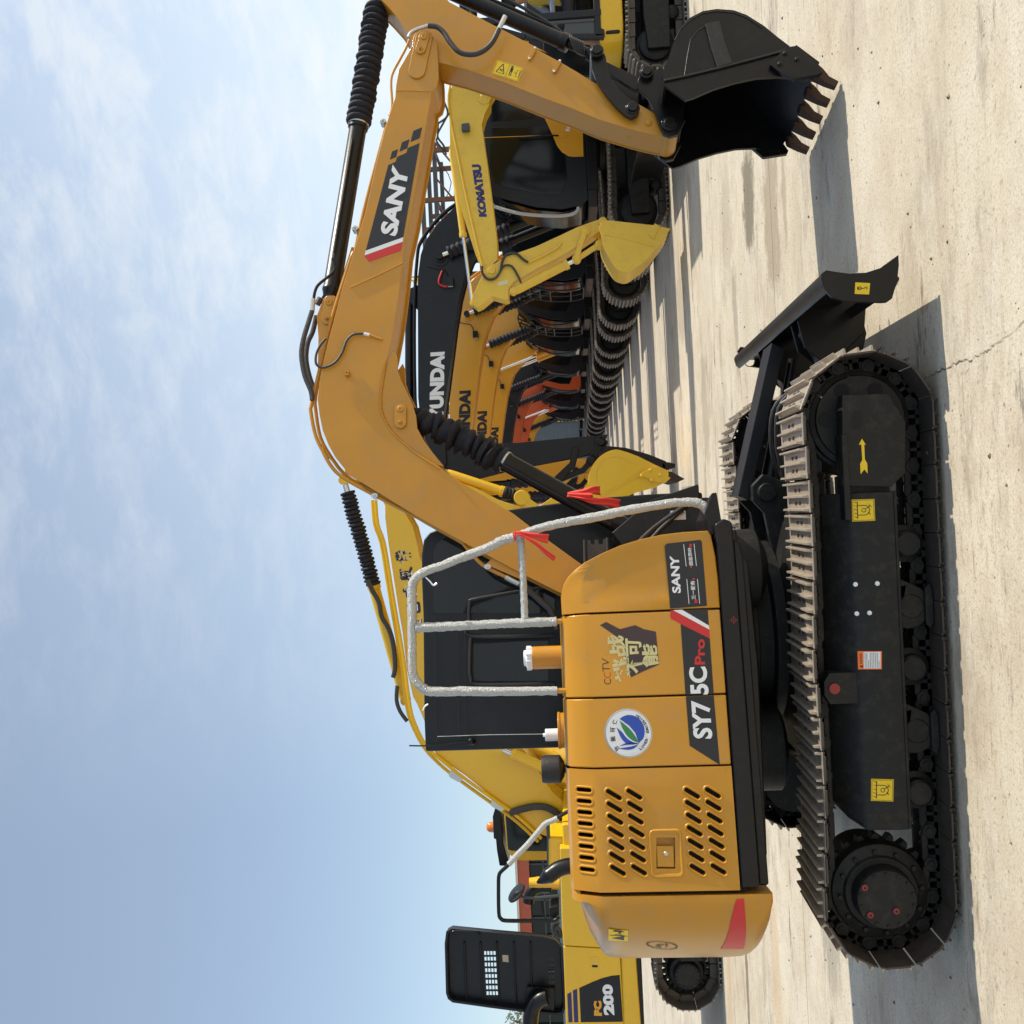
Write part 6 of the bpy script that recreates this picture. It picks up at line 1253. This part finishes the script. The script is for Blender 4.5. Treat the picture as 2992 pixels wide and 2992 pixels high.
# cab
cbn = .42
cp3 = PX(V3, cbn, 'q', (700, 1330), (420, 1335), (345, 1330), (300, 1290), (262, 1230), (235, 910), (230, 700), (240, 450), (420, 300), (700, 300), (900, 400), (1000, 900), (1000, 1330))
cb3 = slab(V3, cp3, cbn, 1.34, 'cab', KYL, S3, .02, .02)
mb = MB(); mb.prism(V3, PX(V3, cbn, 'q', (700, 1245), (300, 1240), (272, 1225), (250, 925), (260, 600), (420, 420), (700, 420)), cbn-.012, cbn); wn3 = mb.build('window', WIN, cb3, bevel=.004)
mb = MB(); mb.prism(V3, PX(V3, cbn, 'q', (250, 1395), (190, 1395), (165, 1250), (155, 1140), (135, 1140), (125, 930), (150, 850), (205, 880), (225, 1180), (280, 1360)), .45, 1.30); mb.build('roof_guard', CHB, cb3, bevel=.02)
c0 = P3(V3, .8, 'q', (128, 1018))[0]; mb = MB(); mb.lathe(c0-Vector((0, 0, .06)), c0+Vector((0, 0, .3)), [(0, .09), (.03, .09), (.031, .085), (.11, .078), (.15, .05), (.162, .0)], 28); bea = mb.build('beacon', LNS, cb3, ang=50)
mb = MB(); mb.lathe(c0-Vector((0, 0, .10)), c0-Vector((0, 0, .055)), [(0, .11), (.045, .11)], 28); mb.build('beacon_base', CHB, bea)
# boom
b0_, b1_ = -.25, .25
bp3 = PX(V3, b0_, 'G', (520, 380), (543, 430), (545, 520), (560, 640), (582, 801), (635, 1140), (667, 1322), (698, 1587), (741, 1778))
bp3 += PX(V3, b0_, 'J', (45, 380), (101, 510), (150, 680), (190, 750), (260, 800), (380, 880), (584, 1042), (708, 1135), (903, 1295), (1010, 1330), (1100, 1330))+[(0.1, 1.65), (.35, 1.6)]+PX(V3, b0_, 'J', (1300, 1250), (1115, 1110), (1000, 1000), (850, 780), (800, 700), (700, 640), (420, 480))
bp3 += PX(V3, b0_, 'G', (1050, 1500), (950, 1100), (880, 950), (790, 800), (770, 700), (740, 580), (690, 490), (640, 380))
boom3 = slab(V3, bp3, b0_, b1_, 'boom', KYL, S3, .02, .008)
ks = [('業', ((735, 835), (722, 725), (612, 740), (625, 845))), ('興', ((750, 962), (738, 855), (640, 872), (652, 962))), ('成', ((775, 1080), (765, 985), (665, 1000), (678, 1085))), ('已', ((798, 1190), (790, 1100), (695, 1115), (705, 1195))), ('進', ((825, 1325), (815, 1225), (735, 1230), (745, 1330)))]
mb = MB()
for ch, q in ks: mb.k = 1; Q_ = PX(V3, b0_, 'G', *q); text_on(mb, V3, b0_-.004, ch, Q_, .11); mb.k = 0; text_on(mb, V3, b0_-.007, ch, Q_, .055)
mb.build('boom_lettering', [BLK, WHT], boom3, flat=True)
ram(V3, 0, *PX(V3, 0, 'G', (690, 1800), (255, 250)), .085, .52, KYL, S3, 24, 'arm_cylinder')
tb('hose', HOS, -.2, [('G', (420, 950), (450, 1020), (500, 1110), (520, 1210), (570, 1300), (600, 1400), (615, 1560), (600, 1640))], .035, boom3, 10, 4, V3)
tb('hose', HOS, -.2, [('G', (630, 1700), (625, 1800), (650, 1880), (700, 1950))], .03, boom3, 8, 3, V3)
for k, dx in enumerate((0, 22)):
    tb('boom_pipe', KYL, -.2-.1*k, [('G', (455+dx, 390), (470+dx, 560), (515+dx, 690), (560+dx, 960), (600+dx, 1200), (635+dx, 1400), (665+dx, 1600), (690+dx, 1800)), ('J', (0+dx, 500), (90+dx, 680), (200+dx, 800-dx), (310+dx, 890-dx), (460+dx, 1000-dx), (600+dx, 1100-dx), (750+dx, 1210-dx), (900+dx, 1350-dx))], .026, boom3, 8, 3, V3)
tb('corrugated_hose', HOS, -.3, [('J', (700, 1150), (770, 1125), (860, 1105), (940, 1105), (1020, 1140), (1060, 1200), (1062, 1270), (1020, 1350), (1000, 1420), (1020, 1500))], .05, boom3, 12, 4, V3)
for x, y in ((320, 885), (615, 1090)):
    a, = PX(V3, -.25, 'J', (x, y)); mb = MB(); mb.prism(V3, capsule(a, (.03, .05), .05, 6), -.30, -.22); mb.build('pipe_clamp', ZIN, boom3, bevel=.004)
for b_ in (-.38, .38): ram(V3, b_, (1.0, 1.2), PX(V3, 0, 'J', (640, 640))[0], .075, .9, KYL, S3, None, 'boom_cylinder')
# arm and bucket
ap3 = PX(V3, -.17, 'G', (360, 90), (420, 200), (540, 300), (760, 440), (1100, 560), (1400, 640), (1640, 640), (1760, 560), (1800, 480))+PX(V3, -.17, 'H', (420, 330), (330, 330), (200, 420))+PX(V3, -.17, 'G', (1580, 470), (1500, 440), (1330, 385), (1180, 305), (1000, 235), (700, 90), (420, 40))
arm3 = slab(V3, ap3, -.17, .17, 'arm', KYL, S3, .012, .006)
ram(V3, -.0, *PX(V3, -.2, 'G', (960, 195), (1505, 372)), .07, .76, KYL, S3, 4, 'bucket_cylinder')
mb = MB(); mb.prism(V3, strip(PX(V3, -.2, 'G', (1505, 372), (1600, 440), (1680, 520)), .12), -.26, -.21); mb.build('guide_link', KYL, S3, bevel=.01)
mb = MB(); q = P3(V3, -.27, 'G', (1505, 372))[0]; mb.lathe(q, q+V3.n*.5, [(0, .05), (.0, .10), (.02, .11), (.48, .11), (.5, .1)], 24); mb.build('pin_boss', KYL, S3)
kb = -.55
so = PX(V3, kb, 'H', (480, 330), (500, 300), (530, 270), (540, 190), (575, 120), (640, 60), (720, 32), (800, 50), (880, 80), (1000, 140), (1110, 190), (1060, 270), (1000, 300), (890, 330), (740, 375), (600, 385))
mb = MB(); so = [tuple(p) for p in so]; mb.prism(V3, so, kb, kb+.03); mb.prism(V3, so, .52, .55); ob = smooth_(so[2:11]); cc = Vector(PX(V3, kb, 'H', (780, 230))[0]); inn = [tuple(Vector(p).lerp(cc, .07)) for p in ob]; mb.prism(V3, ob+inn[::-1], kb+.03, .52); bk3 = mb.build('bucket', KYL, S3, bevel=.006, ang=60)
mb = MB(); mb.prism(V3, strip(PX(V3, kb, 'H', (620, 365), (760, 285), (900, 210), (1000, 155)), .022), kb-.012, kb); mb.prism(V3, strip(PX(V3, kb, 'H', (590, 260), (590, 180), (630, 110), (700, 85), (760, 90), (850, 130)), .012), kb-.006, kb); mb.build('side_rib', KYL, bk3, bevel=.003)
mb = MB(); mb.prism(V3, PX(V3, kb, 'H', (885, 208), (985, 152), (1010, 152), (1108, 235), (1070, 270), (1000, 262)), kb-.04, kb)
for x, y in ((905, 217), (968, 178), (1035, 212), (975, 248)):
    q = P3(V3, kb-.04, 'H', (x, y))[0]; mb.lathe(q, q-V3.n*.03, [(0, .03), (.01, .03), (.01, .02), (.03, .018)], 8)
mb.build('side_cutter', KYL, bk3, bevel=.004)
for k in range(5):
    b_ = kb+.99*k/4; mb = MB(); mb.prism(V3, PX(V3, kb, 'H', (1090, 185), (1120, 190), (1210, 240), (1150, 268), (1105, 255)), b_, b_+.11); mb.build('tooth', RST, bk3, bevel=.004)
# ------------------------------------------------------------------ the operator, seated and seen from the side (facing the row's front)
SKN = mat('skin', (.36, .19, .12), .55, var=.1); CLO = mat('striped yellow shirt', (.55, .40, .06), .8, var=.35, scale=30); SLV = mat('grey blue sleeve', (.22, .25, .34), .8, var=.1)
SHO = mat('pale shoe', (.55, .52, .46), .7, var=.1); TRS = mat('dark shorts', (.02, .022, .03), .8); HAIR = mat('black hair', (.01, .008, .007), .6)
PU, PZ = .32, .10
pr_ = thing('person', 'person in yellow striped shirt with grey sleeves and dark shorts, seated in the cab', 'person', tuple(F2.pt(-.1+PU, .6, 1.42-PZ)))
def body():
    J = {}
    def P(n, u, b, z, r): J[n] = (F2.pt(u+PU, b, z-PZ), r)
    P('pel', -.08, .62, 1.50, .135); P('spi', -.13, .62, 1.68, .125); P('che', -.14, .62, 1.88, .15); P('nek', -.11, .62, 2.06, .055); P('hed', -.06, .62, 2.20, .095); P('top', -.05, .62, 2.27, .07)
    for s, n in ((1, 'n'), (-1, 'f')):
        P('sh'+n, -.14, .62+s*.18, 1.96, .062); P('el'+n, .02, .62+s*.25, 1.72, .045); P('wr'+n, .27, .62+s*.22, 1.70, .028)
        P('hi'+n, .0, .62+s*.10, 1.49, .085); P('kn'+n, .40, .62+s*.13, 1.52, .058); P('an'+n, .50, .62+s*.13, 1.12, .038); P('he'+n, .47, .62+s*.13, 1.05, .036); P('to'+n, .68, .62+s*.14, 1.04, .030)
    E = [('pel', 'spi'), ('spi', 'che'), ('che', 'nek'), ('nek', 'hed'), ('hed', 'top')]
    for n in 'nf': E += [('che', 'sh'+n), ('sh'+n, 'el'+n), ('el'+n, 'wr'+n), ('pel', 'hi'+n), ('hi'+n, 'kn'+n), ('kn'+n, 'an'+n), ('an'+n, 'he'+n), ('he'+n, 'to'+n)]
    K = list(J); me = bpy.data.meshes.new('body'); O = pr_.location
    me.from_pydata([tuple(J[k][0]-O) for k in K], [(K.index(a), K.index(b)) for a, b in E], []); o = bpy.data.objects.new('body', me); COL.objects.link(o)
    md = o.modifiers.new('s', 'SKIN'); sv = me.skin_vertices[0].data
    for i, k in enumerate(K): sv[i].radius = (J[k][1], J[k][1])
    sv[K.index('pel')].use_root = True; md.use_smooth_shade = True; o.modifiers.new('u', 'SUBSURF').levels = 2; o.modifiers['u'].render_levels = 2
    bpy.context.view_layer.update(); dg = bpy.context.evaluated_depsgraph_get(); m2 = bpy.data.meshes.new_from_object(o.evaluated_get(dg)); bpy.data.objects.remove(o)
    for m_ in (SKN, CLO, SLV, SHO, TRS): m2.materials.append(m_)
    m2.polygons.foreach_set('use_smooth', [True]*len(m2.polygons))
    for p in m2.polygons:
        c = p.center+O; u = (c-F2.o).dot(F2.a)-PU; b = (c-F2.o).dot(F2.n); z = c.z+PZ
        if z > 2.04: k = 0
        elif abs(b-.62) > .17 and u > -.1 and z > 1.60: k = 2 if u < .28 else 0
        elif z > 1.60: k = 1
        elif z < 1.13: k = 3
        elif u < .30: k = 4
        else: k = 0
        p.material_index = k
    o2 = bpy.data.objects.new('body', m2); COL.objects.link(o2); o2.parent = pr_; return o2
bd = body(); pr_['_org'] = tuple(pr_.location)
mb = MB()
for s in (1, -1):
    w_ = F2.pt(.27+PU, .62+s*.22, 1.70-PZ); mb.loft([[w_+F2.a*t+F2.n*a*wd+Vector((0, 0, c*th-.05*t)) for a, c in ((-1, -1), (1, -1), (1, 1), (-1, 1))] for t, wd, th in ((-.02, .022, .018), (.03, .038, .02), (.08, .042, .018), (.10, .038, .014))])
    for k in range(4):
        q = w_+F2.a*.095+F2.n*(-.030+.020*k)+Vector((0, 0, -.005)); l = (.062, .075, .072, .055)[k]; mb.tube([q, q+F2.a*l*.55-Vector((0, 0, .012)), q+F2.a*l*.8-Vector((0, 0, l*.5))], .009, 8, 2)
    q = w_+F2.a*.04-F2.n*s*.036; mb.tube([q, q+F2.a*.03-F2.n*s*.02-Vector((0, 0, .01)), q+F2.a*.06-F2.n*s*.012-Vector((0, 0, .03))], .010, 8, 2)
mb.build('glove', SLV, pr_)
mb = MB(); c0 = F2.pt(-.075+PU, .62, 2.235-PZ); mb.loft([[c0+F2.a*math.cos(a)*r+F2.n*math.sin(a)*r*.85+Vector((0, 0, h)) for a in [k*math.pi/8 for k in range(16)]] for h, r in ((-.06, .094), (-.01, .112), (.05, .108), (.09, .08), (.115, .03))]); mb.build('hair', HAIR, pr_)
mb = MB()
for s in (-1, 1):
    q = F2.pt(.032+PU, .62+s*.035, 2.20-PZ); mb.lathe(q, q+F2.a*.01, [(0, .012), (.006, .010), (.01, .0)], 10)
mb.build('eyes', DRK, pr_)
fn = lambda u, b, z: F2.pt(u+PU, b, z-PZ)
mb = MB(); mb.loft([[fn(.03, .605, 2.19), fn(.03, .635, 2.19), fn(.03, .62, 2.215)], [fn(.062, .612, 2.165), fn(.062, .628, 2.165), fn(.045, .62, 2.19)]]); mb.build('nose', SKN, pr_)

# ------------------------------------------------------------------ red cloths tied on
def cloth(name, label, F, segs, wid, tile):
    mb = MB()
    for path, w in segs:
        pts = []
        for (x, y, b) in path: u, z = PX(F, b, tile, (x, y))[0]; pts.append(F.pt(u, b, z))
        P = []
        for i in range(len(pts)-1):
            a, b_, c, d = pts[max(i-1, 0)], pts[i], pts[i+1], pts[min(i+2, len(pts)-1)]
            for k in range(5): t = k/5; P.append(.5*((2*b_)+(c-a)*t+(2*a-5*b_+4*c-d)*t*t+(3*b_-a-3*c+d)*t**3))
        P.append(pts[-1]); rings = []; n = len(P)
        for i, p in enumerate(P):
            d = (P[min(i+1, n-1)]-P[max(i-1, 0)]).normalized(); s_ = F.n.cross(d).normalized(); ww = w[0]+(w[1]-w[0])*i/(n-1)
            rings.append([p+s_*ww*(j/8-.5)+F.n*(.20*ww*math.sin(j*1.15+i*.22+.6*math.sin(i*.5)))+d*(random.uniform(-.004, .004) if i == n-1 else 0) for j in range(9)])
        mb.loft(rings, cap=False, closed=False)
    o = mb.build(name, RAG, None, org=tuple(sum((v for v in mb.v), Vector((0, 0, 0)))/len(mb.v)), ang=80); s = o.modifiers.new('t', 'SOLIDIFY'); s.thickness = .0015
    return tag(o, label, 'cloth', None)
cloth('red_cloth', 'red cloth tied at the corner of the silver wrapped handrail', U, [(((235, 885, -.93), (320, 890, -.945), (450, 920, -.94), (560, 950, -.93), (650, 965, -.92)), (.012, .045)), (((240, 880, -.935), (380, 950, -.95), (510, 1030, -.945), (620, 1130, -.94), (735, 1215, -.93)), (.010, .026)), (((225, 870, -.935), (232, 930, -.94), (240, 985, -.935)), (.014, .014))], 0, 'r')
cloth('red_cloth', 'red cloth tied round the boom cylinder above the curved rail', U, [(((895, 400, -.18), (1000, 385, -.20), (1120, 370, -.21), (1220, 355, -.20), (1300, 358, -.18)), (.02, .05)), (((890, 415, -.18), (1050, 440, -.21), (1200, 480, -.22), (1380, 500, -.20), (1550, 535, -.18)), (.016, .055)), (((900, 400, -.19), (1080, 420, -.225), (1210, 430, -.22)), (.02, .05))], 0, 'r')
# ------------------------------------------------------------------ far background: workshops, steel frame, mast, tree
def wallmat(name, col, ribs, rough=.5, axis=0):
    m = mat(name, col, rough, var=.08, scale=.6, dirt=(.2, .17, .13), dirt_amt=.25); t = m.node_tree; p = t.nodes['Principled BSDF']; co = N(t, 'ShaderNodeTexCoord'); wv = N(t, 'ShaderNodeTexWave'); wv.inputs['Scale'].default_value = ribs
    wv.bands_direction = 'X' if axis == 0 else 'Z'; t.links.new(co.outputs['Object'], wv.inputs[0]); b = N(t, 'ShaderNodeBump'); b.inputs['Strength'].default_value = .8; b.inputs['Distance'].default_value = .04
    t.links.new(wv.outputs[0], b.inputs['Height']); t.links.new(b.outputs[0], p.inputs['Normal']); return m
RIBR = wallmat('ribbed red fascia', (.42, .085, .04), 2.2); RIBG = wallmat('ribbed blue grey wall', (.085, .11, .135), 1.6, axis=1); BLW = wallmat('blue lower wall', (.10, .19, .26), 1.5)
W0 = Fr(0, 0, 0)
wk = thing('workshop', 'long workshop with a ribbed red fascia over dark windows and a pale roof', 'workshop', (-30, 62, 0))
mb = MB(); mb.box(W0, -52, -17.5, 60, 84, 0, 3.9); mb.build('wall', BLW, wk, flat=True)
mb = MB(); mb.box(W0, -52.3, -17.2, 59.6, 60, 5.7, 6.55); mb.build('fascia', RIBR, wk, flat=True)
mb = MB(); mb.prism(Fr(0, 0, math.pi/2), [(59.4, 6.6), (72, 7.6), (84, 6.6), (84, 6.45), (72, 7.4), (59.4, 6.45)], 17.0, 52.5); mb.build('roof', mat('pale roof sheet', (.55, .52, .45), .6), wk, flat=True)
mb = MB(); mb.box(W0, -52, -17.5, 60.2, 83.8, 3.9, 5.7); gl_ = mb.build('window_band', WIN, wk, flat=True)
mb = MB()
for k in range(30): mb.box(W0, -52+k*1.19, -51.92+k*1.19, 60.05, 60.2, 3.9, 5.7)
mb.box(W0, -52, -17.5, 60.05, 60.2, 4.75, 4.83); mb.build('window_frame', GRY, gl_, flat=True)
sh = thing('shed', 'blue grey metal clad shed behind the far end of the excavator row', 'shed', (6, 62, 0))
mb = MB(); mb.box(W0, -3, 14, 58, 70, 0, 6.2); mb.build('wall', RIBG, sh, flat=True)
mb = MB(); mb.box(W0, -3.2, 14.2, 57.8, 70.2, 6.2, 6.4); mb.build('roof', GRY, sh, flat=True)
mb = MB()
for k in range(14): mb.box(W0, 4.0, 4.06, 57.9, 57.99, .3+k*.4, .52+k*.4)
mb.build('rivet_strip', WHT, sh, flat=True)
mb = MB(); mb.box(W0, 5.6, 5.75, 57.9, 57.98, 0, 5.9); 
mb.k = 1
for k in range(26): mb.prism(W0, [(5.6, .05+k*.225), (5.75, .13+k*.225), (5.75, .24+k*.225), (5.6, .16+k*.225)], 57.88, 57.9)
mb.build('striped_post', [BLK, YLB], sh, flat=True)
# steel frame with cables
RSTL = mat('rusty brown steel', (.16, .07, .035), .7, var=.3); sf = thing('steel_frame', 'rusty open steel frame hung with cables rising behind the lettered black boom', 'steel frame', (12, 40, 0))
mb = MB()
for x in (2.6, 4.8, 6.4, 8.6, 9.6, 11.2, 12.7, 14.0, 16.2):
    for y in (40, 42.2): mb.box(W0, x-.09, x+.09, y-.09, y+.09, 0, 7.7)
mb.build('column', RSTL, sf, flat=True)
mb = MB()
for z in (5.2, 6.2, 7.1, 7.7):
    for y in (40, 42.2): mb.box(W0, 2.4, 16.5, y-.08, y+.08, z-.09, z+.09)
mb.build('beam', GRY, sf, flat=True)
mb = MB()
for x in (2.6, 4.8, 6.4, 8.6, 9.6, 11.2, 12.7, 14.0, 16.2):
    for z in (5.2, 6.2, 7.1): mb.box(W0, x-.06, x+.06, 40.1, 42.1, z-.05, z+.05)
for k in range(9): x = 2.6+k*1.6; mb.prism(W0, strip([(x, 6.2), (x+1.2, 7.1)], .07), 39.95, 40.05)
mb.build('brace', RSTL, sf, flat=True)
rr_ = random.Random(5); mb = MB()
for k in range(26):
    x = rr_.uniform(2.6, 14); z = rr_.choice((5.2, 6.2, 7.1, 7.6)); l = rr_.uniform(.8, 3); y = rr_.uniform(39.7, 42); mb.tube([(x, y, z), (x+l*.5, y, z-rr_.uniform(.1, .9)), (x+l, y, z-rr_.uniform(-.3, .3))], .02, 5, 4)
mb.build('cable', RUB, sf)
# mast with a maroon board
MAR = mat('maroon board', (.16, .02, .05), .6, var=.15); ms = thing('lattice_mast', 'yellow lattice mast with a maroon board showing past the arm cylinder', 'mast', (14.3, 55, 0))
mb = MB()
for dx in (0, .8): mb.box(W0, 13.8+dx, 13.88+dx, 55, 55.08, 0, 12.2); mb.box(W0, 13.8+dx, 13.88+dx, 55.8, 55.88, 0, 12.2)
for k in range(24):
    mb.prism(W0, strip([(13.84, .5*k), (14.64, .5*k+.5)] if k % 2 else [(14.64, .5*k), (13.84, .5*k+.5)], .05), 55, 55.06); mb.box(W0, 13.8, 14.7, 55, 55.05, .5*k, .5*k+.06)
mb.build('lattice', YLB, ms, flat=True)
mb = MB(); mb.prism(W0, [(13.2, 11.9), (14.6, 12.3), (17.3, 14.0), (17.8, 13.9), (17.6, 13.1), (14.6, 11.4)], 54.8, 54.95); mb.build('board', MAR, ms, flat=True)
# tree top beyond the workshop
LEF = mat('leaf', (.05, .085, .03), .6, var=.5, scale=3); tr = thing('tree', 'dark green tree top showing above the workshop roof at the far left', 'tree', (-37.5, 66, 0))
mb = MB(); mb.tube([(-37.5, 66, 0), (-37.4, 66, 3), (-37.6, 66, 6)], .25, 10, 3, lambda i, n: .3-.2*i/n)
for k in range(7): a = k*.9; mb.tube([(-37.5, 66, 4.5+.2*k), (-37.5+1.0*math.cos(a), 66+1.0*math.sin(a), 5.8+.2*k), (-37.5+1.8*math.cos(a), 66+1.8*math.sin(a), 6.4+.2*k)], .08, 6, 3)
mb.build('trunk', mat('bark', (.10, .07, .05), .9), tr)
mb = MB(); r4 = random.Random(9)
for k in range(2600):
    a = r4.uniform(0, 6.28); q = r4.random()**.5*2.6; h = r4.uniform(-1.8, 1.9); cl_ = math.sin(a*3+h*2)*.3
    if q > (2.5-abs(h)*.7+cl_): continue
    c = Vector((-37.5+q*math.cos(a), 66+q*math.sin(a), 6.3+h)); d = Vector((r4.uniform(-1, 1), r4.uniform(-1, 1), r4.uniform(-1, 1))).normalized(); e = d.orthogonal().normalized()
    mb.poly([c, c+d*.12+e*.05, c+d*.3, c+d*.12-e*.05])
mb.build('crown', LEF, tr, flat=True)
for o in bpy.data.objects:
    if '_org' in o: del o['_org']
